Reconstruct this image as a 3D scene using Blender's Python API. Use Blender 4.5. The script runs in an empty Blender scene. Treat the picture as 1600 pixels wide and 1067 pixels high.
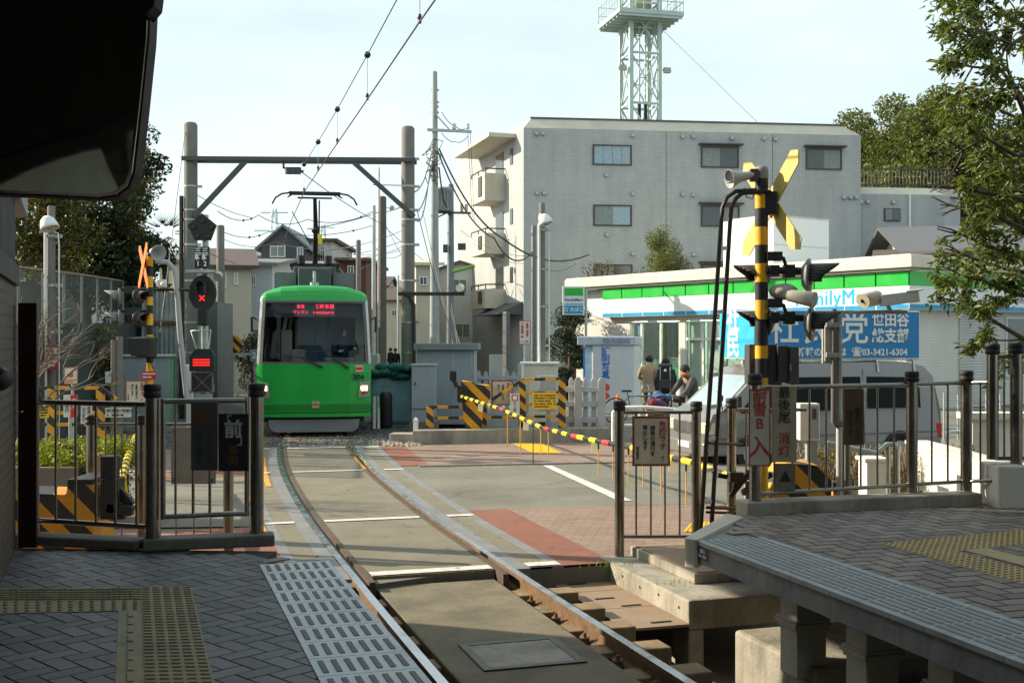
import bpy, math, random
from mathutils import Vector, Matrix
R = math.radians
sc = bpy.context.scene
COL = sc.collection
# camera: 40 mm lens, eye 2.08 m above the rail head, looking level along +Y.
F, EYE = 1778.0, 2.08
def W(px, py, D): return Vector(((px - 800) * D / F, D, EYE - (py - 533.5) * D / F))
def G(px, py, z=0.0):
    D = (EYE - z) * F / (py - 533.5)
    return Vector(((px - 800) * D / F, D, z))
def V(*a): return Vector(a)

# ------------------------------------------------------------------ materials
MATS = {}
def newmat(name):
    m = bpy.data.materials.new(name); m.use_nodes = True
    nt = m.node_tree; nt.nodes.clear()
    out = nt.nodes.new('ShaderNodeOutputMaterial')
    return m, nt, out
def N(nt, t, **kw):
    n = nt.nodes.new(t)
    for k, v in kw.items():
        if k.startswith('i_'): n.inputs[k[2:].replace('_', ' ')].default_value = v
        else: setattr(n, k, v)
    return n
def L(nt, a, b): nt.links.new(a, b)
def rgba(c): return (c[0], c[1], c[2], 1.0)
def ramp(nt, fac, stops):
    r = nt.nodes.new('ShaderNodeValToRGB')
    e = r.color_ramp.elements
    e[0].position, e[0].color = stops[0][0], rgba(stops[0][1])
    e[1].position, e[1].color = stops[-1][0], rgba(stops[-1][1])
    for p, c in stops[1:-1]:
        x = e.new(p); x.color = rgba(c)
    L(nt, fac, r.inputs['Fac']); return r.outputs['Color']
def mixc(nt, fac, a, b, mode='MIX'):
    m = nt.nodes.new('ShaderNodeMix'); m.data_type = 'RGBA'; m.blend_type = mode
    for k, v in ((0, fac), (6, a), (7, b)):
        if hasattr(v, 'is_linked'): L(nt, v, m.inputs[k])
        elif k == 0: m.inputs[0].default_value = v
        else: m.inputs[k].default_value = rgba(v)
    return m.outputs[2]
def mathn(nt, op, a, b=0.0, c=None):
    m = nt.nodes.new('ShaderNodeMath'); m.operation = op
    for i, v in enumerate((a, b) if c is None else (a, b, c)):
        if hasattr(v, 'is_linked'): L(nt, v, m.inputs[i])
        else: m.inputs[i].default_value = v
    return m.outputs[0]
def sc3(c, k): return tuple(min(1, x * k) for x in c)
def mat(name, col, rough=.6, metal=0.0, var=.18, scale=5.0, bump=0.0, bscale=60.0, dirt=None, dirtamt=.5, spec=.4, coat=0.0, cracks=0.0):
    """painted / concrete / metal surface: two noises vary tone, optional dirt patches and fine bump"""
    if name in MATS: return MATS[name]
    m, nt, out = newmat(name)
    p = N(nt, 'ShaderNodeBsdfPrincipled')
    tc = N(nt, 'ShaderNodeTexCoord')
    n1 = N(nt, 'ShaderNodeTexNoise', i_Scale=scale, i_Detail=6.0, i_Roughness=.65)
    L(nt, tc.outputs['Object'], n1.inputs['Vector'])
    c = ramp(nt, n1.outputs['Fac'], [(.3, sc3(col, 1 - var)), (.7, sc3(col, 1 + var))])
    if dirt:
        n2 = N(nt, 'ShaderNodeTexNoise', i_Scale=scale * .45, i_Detail=8.0, i_Roughness=.75)
        mp = N(nt, 'ShaderNodeMapping'); mp.inputs['Scale'].default_value = (1.6, 1.6, .45); mp.inputs['Location'].default_value = (7.3, 1.9, 4.1)
        L(nt, tc.outputs['Object'], mp.inputs['Vector']); L(nt, mp.outputs['Vector'], n2.inputs['Vector'])
        f = ramp(nt, n2.outputs['Fac'], [(.48, (0, 0, 0)), (.72, (dirtamt,) * 3)])
        c = mixc(nt, f, c, dirt)
    if cracks:      # hairline cracks and a broad blotchy stain layer
        n4 = N(nt, 'ShaderNodeTexNoise', i_Scale=2.5, i_Detail=5.0); L(nt, tc.outputs['Object'], n4.inputs['Vector'])
        ad = N(nt, 'ShaderNodeMix'); ad.data_type = 'RGBA'; ad.blend_type = 'ADD'; ad.inputs[0].default_value = .25
        L(nt, tc.outputs['Object'], ad.inputs[6]); L(nt, n4.outputs['Color'], ad.inputs[7])
        vo = N(nt, 'ShaderNodeTexVoronoi', i_Scale=cracks); vo.feature = 'DISTANCE_TO_EDGE'; L(nt, ad.outputs[2], vo.inputs['Vector'])
        cr = ramp(nt, vo.outputs['Distance'], [(.002, (.72, .72, .72)), (.010, (1, 1, 1))])
        n5 = N(nt, 'ShaderNodeTexNoise', i_Scale=.55, i_Detail=9.0, i_Roughness=.72); L(nt, tc.outputs['Object'], n5.inputs['Vector'])
        bl = ramp(nt, n5.outputs['Fac'], [(.34, (.72, .71, .68)), (.62, (1.08, 1.07, 1.04))])
        c = mixc(nt, 1.0, mixc(nt, 1.0, c, cr, 'MULTIPLY'), bl, 'MULTIPLY')
    L(nt, c, p.inputs['Base Color'])
    rr = ramp(nt, n1.outputs['Fac'], [(.3, (max(0, rough - .08),) * 3), (.7, (min(1, rough + .1),) * 3)])
    L(nt, rr, p.inputs['Roughness'])
    p.inputs['Metallic'].default_value = metal
    p.inputs['Specular IOR Level'].default_value = spec
    p.inputs['Coat Weight'].default_value = coat
    p.inputs['Coat Roughness'].default_value = .08
    if bump:
        n3 = N(nt, 'ShaderNodeTexNoise', i_Scale=bscale, i_Detail=4.0)
        L(nt, tc.outputs['Object'], n3.inputs['Vector'])
        b = N(nt, 'ShaderNodeBump', i_Strength=bump, i_Distance=.01)
        L(nt, n3.outputs['Fac'], b.inputs['Height']); L(nt, b.outputs['Normal'], p.inputs['Normal'])
    L(nt, p.outputs[0], out.inputs['Surface'])
    MATS[name] = m; return m
def emis(name, col, strength, base=(.02, .02, .02)):
    m, nt, out = newmat(name)
    p = N(nt, 'ShaderNodeBsdfPrincipled'); p.inputs['Base Color'].default_value = rgba(base)
    p.inputs['Emission Color'].default_value = rgba(col); p.inputs['Emission Strength'].default_value = strength
    L(nt, p.outputs[0], out.inputs['Surface']); MATS[name] = m; return m
def glassmat(name, tint=(.8, .9, .88), refl=.12, rough=.03):
    m, nt, out = newmat(name)
    t = N(nt, 'ShaderNodeBsdfTransparent'); t.inputs[0].default_value = rgba(tint)
    g = N(nt, 'ShaderNodeBsdfGlossy'); g.inputs['Roughness'].default_value = rough
    lw = N(nt, 'ShaderNodeLayerWeight', i_Blend=.5)
    f = mathn(nt, 'MULTIPLY_ADD', mathn(nt, 'POWER', lw.outputs['Facing'], 4.0), .75, refl); f = mathn(nt, 'MINIMUM', f, 1.0)
    mx = N(nt, 'ShaderNodeMixShader'); L(nt, f, mx.inputs[0]); L(nt, t.outputs[0], mx.inputs[1]); L(nt, g.outputs[0], mx.inputs[2])
    L(nt, mx.outputs[0], out.inputs['Surface']); MATS[name] = m; return m
def brickmat(name, c1, c2, mortar, bw, bh, ms=.012, rough=.7, bump=.4, axis='XZ', offset=.5, var=.25, rot=0.0):
    """courses of tile or brick; axis says which two object axes carry the pattern"""
    m, nt, out = newmat(name)
    p = N(nt, 'ShaderNodeBsdfPrincipled', i_Roughness=rough); p.inputs['Specular IOR Level'].default_value = .3
    tc = N(nt, 'ShaderNodeTexCoord'); sx = N(nt, 'ShaderNodeSeparateXYZ'); cx = N(nt, 'ShaderNodeCombineXYZ')
    src = tc.outputs['Object']
    if rot:
        mp = N(nt, 'ShaderNodeMapping'); mp.inputs['Rotation'].default_value = (0, 0, rot)
        L(nt, src, mp.inputs['Vector']); src = mp.outputs['Vector']
    L(nt, src, sx.inputs[0])
    if axis == 'WALL':   # any vertical wall: run along x+y
        L(nt, mathn(nt, 'ADD', sx.outputs['X'], sx.outputs['Y']), cx.inputs[0])
        L(nt, sx.outputs['Z'], cx.inputs[1])
    else:
        L(nt, sx.outputs[axis[0]], cx.inputs[0]); L(nt, sx.outputs[axis[1]], cx.inputs[1])
    b = N(nt, 'ShaderNodeTexBrick', i_Scale=1.0, i_Mortar_Size=ms, i_Brick_Width=bw, i_Row_Height=bh, i_Bias=0.0)
    b.offset = offset; b.inputs['Mortar Smooth'].default_value = .1
    b.inputs['Color1'].default_value = rgba(c1); b.inputs['Color2'].default_value = rgba(c2); b.inputs['Mortar'].default_value = rgba(mortar)
    L(nt, cx.outputs[0], b.inputs['Vector'])
    n = N(nt, 'ShaderNodeTexNoise', i_Scale=1.3, i_Detail=8.0, i_Roughness=.7); ms_ = N(nt, 'ShaderNodeMapping'); ms_.inputs['Scale'].default_value = (1, 1, .22) if axis == 'WALL' else (1, 1, 1)
    L(nt, tc.outputs['Object'], ms_.inputs['Vector']); L(nt, ms_.outputs['Vector'], n.inputs['Vector'])
    v = ramp(nt, n.outputs['Fac'], [(.28, (1 - var,) * 3), (.66, (1, 1, 1))])
    L(nt, mixc(nt, 1.0, b.outputs['Color'], v, 'MULTIPLY'), p.inputs['Base Color'])
    bp = N(nt, 'ShaderNodeBump', i_Strength=bump, i_Distance=.01); bp.invert = True
    L(nt, b.outputs['Fac'], bp.inputs['Height']); L(nt, bp.outputs['Normal'], p.inputs['Normal'])
    L(nt, p.outputs[0], out.inputs['Surface']); MATS[name] = m; return m
def stripemat(name, c1, c2, freq, direction=(1, 0, 1), rough=.5, wear=.25):
    m, nt, out = newmat(name)
    p = N(nt, 'ShaderNodeBsdfPrincipled', i_Roughness=rough)
    tc = N(nt, 'ShaderNodeTexCoord'); d = N(nt, 'ShaderNodeVectorMath', operation='DOT_PRODUCT')
    d.inputs[1].default_value = direction; L(nt, tc.outputs['Object'], d.inputs[0])
    fr = mathn(nt, 'FRACT', mathn(nt, 'MULTIPLY', d.outputs['Value'], freq))
    st = mathn(nt, 'GREATER_THAN', fr, .5)
    n = N(nt, 'ShaderNodeTexNoise', i_Scale=9.0, i_Detail=7.0, i_Roughness=.7); L(nt, tc.outputs['Object'], n.inputs['Vector'])
    v = ramp(nt, n.outputs['Fac'], [(.3, (1 - wear,) * 3), (.7, (1, 1, 1))])
    L(nt, mixc(nt, 1.0, mixc(nt, st, c1, c2), v, 'MULTIPLY'), p.inputs['Base Color'])
    L(nt, p.outputs[0], out.inputs['Surface']); MATS[name] = m; return m
def leafmat(name, c1, c2, c3, trans=.35, tint=(1.0, 1.15, .5)):
    m, nt, out = newmat(name)
    g = N(nt, 'ShaderNodeNewGeometry')
    c = ramp(nt, g.outputs['Random Per Island'], [(0, c1), (.55, c2), (1, c3)])
    p = N(nt, 'ShaderNodeBsdfPrincipled', i_Roughness=.45); p.inputs['Specular IOR Level'].default_value = .35
    L(nt, c, p.inputs['Base Color'])
    t = N(nt, 'ShaderNodeBsdfTranslucent'); L(nt, mixc(nt, 1.0, c, tint, 'MULTIPLY'), t.inputs[0])
    mx = N(nt, 'ShaderNodeMixShader'); mx.inputs[0].default_value = trans
    L(nt, p.outputs[0], mx.inputs[1]); L(nt, t.outputs[0], mx.inputs[2])
    L(nt, mx.outputs[0], out.inputs['Surface']); MATS[name] = m; return m
def checkermat(name, c1, c2, pitch=.05, rough=.5, metal=.0, bump=.3):
    """anti-slip steel plate: rows of small raised lozenges"""
    m, nt, out = newmat(name)
    p = N(nt, 'ShaderNodeBsdfPrincipled', i_Roughness=rough); p.inputs['Metallic'].default_value = metal
    tc = N(nt, 'ShaderNodeTexCoord'); mp = N(nt, 'ShaderNodeMapping'); mp.inputs['Rotation'].default_value = (0, 0, .35)
    L(nt, tc.outputs['Object'], mp.inputs['Vector'])
    sx = N(nt, 'ShaderNodeSeparateXYZ'); L(nt, mp.outputs['Vector'], sx.inputs[0])
    a = mathn(nt, 'SINE', mathn(nt, 'MULTIPLY', mathn(nt, 'ADD', sx.outputs['X'], sx.outputs['Y']), 4.44 / pitch))
    b = mathn(nt, 'SINE', mathn(nt, 'MULTIPLY', mathn(nt, 'SUBTRACT', sx.outputs['X'], sx.outputs['Y']), 4.44 / pitch))
    h = mathn(nt, 'MULTIPLY', a, b)
    n = N(nt, 'ShaderNodeTexNoise', i_Scale=2.2, i_Detail=8.0, i_Roughness=.7); L(nt, tc.outputs['Object'], n.inputs['Vector'])
    base = ramp(nt, n.outputs['Fac'], [(.3, c1), (.7, c2)])
    hm = ramp(nt, h, [(.1, (.86, .86, .86)), (.35, (1.06, 1.06, 1.06))])
    L(nt, mixc(nt, 1.0, base, hm, 'MULTIPLY'), p.inputs['Base Color'])
    bp = N(nt, 'ShaderNodeBump', i_Strength=bump, i_Distance=.006); L(nt, h, bp.inputs['Height']); L(nt, bp.outputs['Normal'], p.inputs['Normal'])
    L(nt, p.outputs[0], out.inputs['Surface']); MATS[name] = m; return m

CONC = mat('concrete', (.33, .30, .24), .85, var=.25, scale=3, bump=.6, bscale=45, dirt=(.08, .075, .055), dirtamt=.75)
CONCL = mat('pale_concrete', (.50, .47, .40), .85, var=.15, scale=2.5, bump=.3, bscale=50, dirt=(.2, .18, .14), dirtamt=.5)
CONCD = mat('dark_concrete', (.16, .15, .13), .9, var=.25, scale=3, bump=.5, bscale=40, dirt=(.05, .05, .04), dirtamt=.6)
POLEC = mat('pole_concrete', (.17, .16, .14), .85, var=.2, scale=2, bump=.3, bscale=30, dirt=(.12, .11, .1), dirtamt=.5)
POLEL = mat('pale_pole', (.42, .44, .42), .6, var=.15, scale=3, dirt=(.2, .2, .18), dirtamt=.4)
ASPH = mat('asphalt', (.19, .182, .15), .9, var=.30, scale=70, bump=.6, bscale=220, dirt=(.14, .132, .11), dirtamt=.5, cracks=.3)
ROADW = mat('road_paint', (.62, .60, .54), .8, var=.25, scale=9, bump=.3, bscale=120, dirt=(.25, .23, .2), dirtamt=.6)
STEEL = mat('stainless_steel', (.27, .25, .22), .22, metal=1.0, var=.1, scale=3, dirt=(.18, .15, .11), dirtamt=.3)
GALV = mat('galvanised_steel', (.40, .43, .43), .45, metal=.7, var=.2, scale=8, dirt=(.2, .17, .14), dirtamt=.5)
BLACKP = mat('black_paint', (.018, .018, .018), .45, var=.3, scale=8)
RUBBER = mat('black_rubber', (.02, .02, .02), .6, var=.3)
DGREY = mat('dark_grey_paint', (.06, .062, .06), .5, var=.25, scale=6)
BROWNM = mat('brown_metal', (.045, .036, .028), .45, metal=.3, var=.25, dirt=(.09, .06, .035), dirtamt=.6)
YELP = mat('yellow_paint', (.80, .40, .015), .5, var=.12, scale=8, dirt=(.25, .13, .03), dirtamt=.5)
YELB = mat('bright_yellow', (.85, .62, .02), .5, var=.1, scale=8)
REDP = mat('red_paint', (.55, .03, .025), .5, var=.15)
WHITEP = mat('white_paint', (.74, .74, .70), .5, var=.08, scale=3, dirt=(.4, .38, .32), dirtamt=.35)
CREAMP = mat('cream_paint', (.62, .58, .47), .6, var=.1, scale=3, dirt=(.35, .3, .22), dirtamt=.4)
LGREY = mat('light_grey_paint', (.36, .38, .38), .5, var=.1, scale=2, dirt=(.2, .2, .19), dirtamt=.4)
BGREY = mat('blue_grey_paint', (.26, .30, .33), .5, var=.1, scale=2, dirt=(.15, .15, .14), dirtamt=.4)
HAZ = stripemat('hazard_stripes', (.75, .33, .01), (.025, .024, .022), 2.6, (1, .3, 1))
HAZS = stripemat('hazard_bands', (.75, .36, .02), (.03, .03, .028), 2.2, (1, .35, 0))
HAZV = stripemat('hazard_post_bands', (.75, .36, .02), (.03, .03, .028), 3.6, (.8, 0, 1))
ORANGE = mat('orange_paint', (.75, .17, .015), .55, var=.15)
RUST = mat('rusty_steel', (.15, .085, .04), .8, var=.4, scale=10, bump=.4, dirt=(.07, .04, .025), dirtamt=.7)
RAILTOP = mat('polished_rail', (.55, .56, .58), .25, metal=1.0, var=.1)
RSTEEL = mat('worn_steel_strip', (.20, .20, .20), .6, metal=.15, var=.2, scale=4, dirt=(.2, .15, .1), dirtamt=.6)
WOOD = mat('brown_sleeper', (.24, .17, .095), .85, var=.35, scale=6, bump=.4)
PLATE = checkermat('crossing_plate', (.145, .125, .085), (.215, .187, .13), .07, .8)
PLATE2 = checkermat('cover_plate', (.24, .16, .10), (.33, .235, .155), .036, .75, bump=.15)
REDPAVE = mat('red_paving', (.225, .085, .052), .85, var=.2, scale=3, bump=.4, bscale=150, dirt=(.17, .11, .085), dirtamt=.7)
BRICKP = brickmat('brick_paving', (.31, .215, .165), (.26, .175, .135), (.17, .125, .10), .22, .11, .006, .85, .3, 'XY', rot=.18)
TACT = mat('yellow_tactile', (.70, .40, .012), .75, var=.15, scale=5, dirt=(.35, .2, .03), dirtamt=.5)
TACTD = mat('worn_tactile', (.29, .255, .16), .8, var=.2, scale=5, dirt=(.15, .13, .09), dirtamt=.7)
EDGEW = mat('edge_tile', (.60, .64, .66), .5, var=.12, scale=4, dirt=(.25, .25, .23), dirtamt=.5)
EDGEB = mat('edge_tile_rib', (.17, .175, .175), .75, var=.2, scale=6)
GLASS = glassmat('window_glass', (.55, .62, .6), .10)
GLASSC = glassmat('clear_glass', (.86, .9, .88), .07)
CAMGLASS = mat('lens_glass', (.02, .02, .025), .08, var=.1, spec=.8)
TREEBARK = mat('bark', (.10, .075, .05), .9, var=.35, scale=12, bump=.6, bscale=30)
BARKL = mat('pale_bark', (.22, .18, .14), .9, var=.3, scale=12, bump=.5, bscale=30)
SKIN = mat('skin', (.50, .30, .21), .6, var=.08)
HAIR = mat('hair', (.018, .014, .011), .6, var=.3, scale=40)

# ------------------------------------------------------------------ mesh builder
class MB:
    def __init__(s): s.v, s.f, s.mi, s.sm = [], [], [], []; s.T = Matrix()
    def add(s, vs, fs, mi=0, smooth=False):
        b = len(s.v); T = s.T
        s.v += [tuple(T @ Vector(v)) for v in vs]
        for f in fs:
            s.f.append(tuple(b + i for i in f)); s.mi.append(mi); s.sm.append(smooth)
        return s
    def bb(s, x0, x1, y0, y1, z0, z1, mi=0):
        vs = [(x0, y0, z0), (x1, y0, z0), (x1, y1, z0), (x0, y1, z0), (x0, y0, z1), (x1, y0, z1), (x1, y1, z1), (x0, y1, z1)]
        return s.add(vs, [(0, 3, 2, 1), (4, 5, 6, 7), (0, 1, 5, 4), (1, 2, 6, 5), (2, 3, 7, 6), (3, 0, 4, 7)], mi)
    def box(s, c, d, mi=0): return s.bb(c[0] - d[0] / 2, c[0] + d[0] / 2, c[1] - d[1] / 2, c[1] + d[1] / 2, c[2] - d[2] / 2, c[2] + d[2] / 2, mi)
    def obox(s, c, d, M3, mi=0):
        o = s.T; s.T = o @ Matrix.Translation(Vector(c)) @ M3.to_4x4(); s.box((0, 0, 0), d, mi); s.T = o; return s
    def beam(s, p0, p1, w, h, mi=0, up=(0, 0, 1)):
        p0, p1 = Vector(p0), Vector(p1); y = (p1 - p0); ln = y.length; y.normalize()
        x = y.cross(Vector(up))
        if x.length < 1e-4: x = Vector((1, 0, 0))
        x.normalize(); z = x.cross(y)
        return s.obox((p0 + p1) / 2, (w, ln, h), Matrix((x, y, z)).transposed(), mi)
    def tube(s, pts, r, n=8, mi=0, caps=True):
        pts = [Vector(p) for p in pts]; k = len(pts); rs = r if isinstance(r, (list, tuple)) else [r] * k
        vs, fs = [], []; pu = None
        for i, p in enumerate(pts):
            t = (pts[min(i + 1, k - 1)] - pts[max(i - 1, 0)]); t.normalize()
            if pu is None:
                u = t.cross(Vector((0, 0, 1)))
                if u.length < .05: u = t.cross(Vector((0, 1, 0)))
            else: u = pu - t * pu.dot(t)
            if u.length < 1e-5: u = t.orthogonal()
            u.normalize(); pu = u; w = t.cross(u)
            for j in range(n):
                a = 2 * math.pi * j / n
                vs.append(p + (u * math.cos(a) + w * math.sin(a)) * rs[i])
        for i in range(k - 1):
            for j in range(n):
                j2 = (j + 1) % n
                fs.append((i * n + j, i * n + j2, (i + 1) * n + j2, (i + 1) * n + j))
        s.add(vs, fs, mi, n > 5)
        if caps:
            s.add(vs[:n], [tuple(range(n - 1, -1, -1))], mi); s.add(vs[-n:], [tuple(range(n))], mi)
        return s
    def cyl(s, p0, p1, r, r1=None, n=14, mi=0, caps=True): return s.tube([p0, p1], [r, r if r1 is None else r1], n, mi, caps)
    def lathe(s, prof, o=(0, 0, 0), axis=(0, 0, 1), n=18, mi=0):
        a = Vector(axis).normalized(); q = Vector((0, 0, 1)).rotation_difference(a).to_matrix(); o = Vector(o)
        vs, fs = [], []
        for (r, z) in prof:
            for j in range(n):
                t = 2 * math.pi * j / n; vs.append(o + q @ Vector((r * math.cos(t), r * math.sin(t), z)))
        for i in range(len(prof) - 1):
            for j in range(n):
                j2 = (j + 1) % n; fs.append((i * n + j, i * n + j2, (i + 1) * n + j2, (i + 1) * n + j))
        return s.add(vs, fs, mi, True)
    def ball(s, c, r, n=12, m=8, mi=0):
        if not isinstance(r, (list, tuple)): r = (r, r, r)
        vs, fs = [], []
        for i in range(m + 1):
            ph = math.pi * i / m
            for j in range(n):
                t = 2 * math.pi * j / n
                vs.append((c[0] + r[0] * math.sin(ph) * math.cos(t), c[1] + r[1] * math.sin(ph) * math.sin(t), c[2] - r[2] * math.cos(ph)))
        for i in range(m):
            for j in range(n):
                j2 = (j + 1) % n; fs.append((i * n + j, i * n + j2, (i + 1) * n + j2, (i + 1) * n + j))
        return s.add(vs, fs, mi, True)
    def prism(s, poly, z0, z1, mi=0, mi_side=None):
        """plan polygon (counter-clockwise) between heights z0 and z1"""
        n = len(poly); vs = [(p[0], p[1], z0) for p in poly] + [(p[0], p[1], z1) for p in poly]
        s.add(vs, [tuple(range(n - 1, -1, -1)), tuple(range(n, 2 * n))], mi)
        return s.add(vs, [(i, (i + 1) % n, n + (i + 1) % n, n + i) for i in range(n)], mi if mi_side is None else mi_side)
    def plate(s, poly, y0, y1, mi=0, mi_side=None):
        """polygon in the XZ plane (seen from -Y, counter-clockwise) from y0 (front) to y1 (back)"""
        n = len(poly); vs = [(p[0], y0, p[1]) for p in poly] + [(p[0], y1, p[1]) for p in poly]
        s.add(vs, [tuple(range(n)), tuple(range(2 * n - 1, n - 1, -1))], mi)
        return s.add(vs, [(i, n + i, n + (i + 1) % n, (i + 1) % n) for i in range(n)], mi if mi_side is None else mi_side)
    def poly(s, pts, mi=0): return s.add(pts, [tuple(range(len(pts)))], mi)
    def build(s, name, mats, parent=None, bevel=0.0, seg=2, **kw):
        me = bpy.data.meshes.new(name); me.from_pydata(s.v, [], s.f); me.update()
        if not isinstance(mats, (list, tuple)): mats = [mats]
        for m in mats: me.materials.append(m)
        me.polygons.foreach_set('material_index', s.mi); me.polygons.foreach_set('use_smooth', s.sm)
        o = bpy.data.objects.new(name, me); COL.objects.link(o)
        if parent is not None: o.parent = parent
        if bevel:
            b = o.modifiers.new('bevel', 'BEVEL'); b.width = bevel; b.segments = seg; b.limit_method = 'ANGLE'; b.angle_limit = R(40)
        for k, v in kw.items(): o[k] = v
        return o
def tag(o, label, cat, group=None, kind=None):
    if label: o['label'] = label
    if cat: o['category'] = cat
    if group: o['group'] = group
    if kind: o['kind'] = kind
    return o
def thing(name, label, cat, loc=(0, 0, 0), rz=0.0, group=None):
    o = bpy.data.objects.new(name, None); COL.objects.link(o); o.empty_display_size = .2
    o.location = loc; o.rotation_euler = (0, 0, rz)
    return tag(o, label, cat, group)
def struct(name, mb, mats, **kw):
    o = mb.build(name, mats, **kw); o['kind'] = 'structure'; return o
def kids(o): return [c for c in COL.objects if c.parent == o]
def dup(root, loc, rz=None, label=None, group=None):
    r = root.copy(); COL.objects.link(r); r.location = loc
    if rz is not None: r.rotation_euler = (0, 0, rz)
    if label: r['label'] = label
    if group: r['group'] = group
    for ch in kids(root):
        c = ch.copy(); COL.objects.link(c); c.parent = r
        for g in kids(ch):
            d = g.copy(); COL.objects.link(d); d.parent = c
    return r
def text(body, size, m, parent, loc, rot=(R(90), 0, 0), bold=0.0, sx=1.0, line=1.0, align='CENTER', name='lettering', ext=.001, char=1.0):
    cu = bpy.data.curves.new(name, 'FONT'); cu.body = body; cu.size = size; cu.align_x = align; cu.align_y = 'CENTER'
    cu.extrude = ext; cu.resolution_u = 2; cu.space_line = line; cu.offset = bold; cu.space_character = char
    t = bpy.data.objects.new(name, cu); COL.objects.link(t)
    bpy.context.view_layer.update()
    me = bpy.data.meshes.new_from_object(t.evaluated_get(bpy.context.evaluated_depsgraph_get()))
    bpy.data.objects.remove(t); bpy.data.curves.remove(cu)
    me.name = name; me.materials.clear(); me.materials.append(m)
    o = bpy.data.objects.new(name, me); COL.objects.link(o)
    if parent is not None: o.parent = parent
    o.location = loc; o.rotation_euler = rot; o.scale = (sx, 1, 1)
    return o
def vert(s): return '\n'.join(s)
INK = mat('black_ink', (.02, .02, .02), .6, var=.1)
REDINK = mat('red_ink', (.36, .035, .025), .6, var=.1)
WHITEINK = mat('white_ink', (.8, .8, .78), .6, var=.05)
# ------------------------------------------------------------------ camera, sky, sun
cam = bpy.data.cameras.new('camera'); cam.lens = 40; cam.sensor_width = 36; cam.clip_end = 3000; cam.clip_start = .05
co = bpy.data.objects.new('camera', cam); COL.objects.link(co); co.location = (0, 0, EYE); co.rotation_euler = (R(90), 0, 0)
sc.camera = co
SUN_EL, SUN_AZ = R(27), Vector((-.965, .26, 0)).normalized()      # low winter sun from the left
sdir = Vector((SUN_AZ.x * math.cos(SUN_EL), SUN_AZ.y * math.cos(SUN_EL), math.sin(SUN_EL)))
sl = bpy.data.lights.new('sun', 'SUN'); sl.energy = 5.0; sl.angle = R(.5); sl.color = (1.0, .89, .70)
so = bpy.data.objects.new('sun', sl); COL.objects.link(so); so.rotation_euler = (-sdir).to_track_quat('-Z', 'Y').to_euler()
world = bpy.data.worlds.new('World'); sc.world = world; world.use_nodes = True
wn = world.node_tree; bg = wn.nodes['Background']
sky = wn.nodes.new('ShaderNodeTexSky'); sky.sky_type = 'NISHITA'; sky.sun_disc = False
sky.sun_elevation = SUN_EL; sky.sun_rotation = math.atan2(sdir.x, sdir.y)
sky.air_density = 1.0; sky.dust_density = 2.6; sky.ozone_density = 1.2; sky.altitude = 40
# thin veil of high cloud whitening the sky
tcw = wn.nodes.new('ShaderNodeTexCoord'); mpw = wn.nodes.new('ShaderNodeMapping'); mpw.inputs['Scale'].default_value = (1.2, 1.2, 5.0)
nzw = wn.nodes.new('ShaderNodeTexNoise'); nzw.inputs['Scale'].default_value = 1.6; nzw.inputs['Detail'].default_value = 6
wn.links.new(tcw.outputs['Generated'], mpw.inputs['Vector']); wn.links.new(mpw.outputs['Vector'], nzw.inputs['Vector'])
veil = ramp(wn, nzw.outputs['Fac'], [(.3, (.50,) * 3), (.62, (.95,) * 3)])
skyc = mixc(wn, veil, sky.outputs[0], (5.7, 6.7, 6.85))
wn.links.new(skyc, bg.inputs['Color']); bg.inputs['Strength'].default_value = .105
sc.view_settings.view_transform = 'Standard'; sc.view_settings.look = 'None'; sc.view_settings.exposure = .75; sc.view_settings.gamma = 1
sc.cycles.max_bounces = 8; sc.cycles.transparent_max_bounces = 16; sc.cycles.use_denoising = True
sc.cycles.caustics_reflective = False; sc.cycles.caustics_refractive = False

# ------------------------------------------------------------------ track centre line
TP = [(-6, 5.0), (0, 2.62), (3, 1.62), (6.93, .335), (10.2, -.689), (13.88, -1.79), (18.35, -2.97), (22.76, -3.93), (26, -4.52), (32, -5.58), (45, -7.9), (60, -11.2), (75, -16)]
def interp(P, y):
    k = 0
    while k < len(P) - 2 and y > P[k + 1][0]: k += 1
    def sl_(i):
        a, b = max(0, i - 1), min(len(P) - 1, i + 1); return (P[b][1] - P[a][1]) / (P[b][0] - P[a][0])
    y0, x0 = P[k]; y1, x1 = P[k + 1]; h = y1 - y0; t = (y - y0) / h; m0, m1 = sl_(k) * h, sl_(k + 1) * h
    return (2*t**3 - 3*t**2 + 1) * x0 + (t**3 - 2*t**2 + t) * m0 + (-2*t**3 + 3*t**2) * x1 + (t**3 - t**2) * m1
def TX(y): return interp(TP, y)
def TS(y): return (TX(y + .1) - TX(y - .1)) / .2
def T(y, off, z=0.0):
    s = TS(y); q = 1 / math.sqrt(1 + s * s)
    return Vector((TX(y) + off * q, y - off * s * q, z))
def frange(a, b, st):
    n = max(1, int(round((b - a) / st))); return [a + (b - a) * i / n for i in range(n + 1)]
def strip(mb, y0, y1, o0, o1, z, mi=0, st=.4):
    ys = frange(y0, y1, st); vs = []
    for y in ys: vs += [T(y, o0, z), T(y, o1, z)]
    mb.add(vs, [(2*i, 2*i + 1, 2*i + 3, 2*i + 2) for i in range(len(ys) - 1)], mi)
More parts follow.
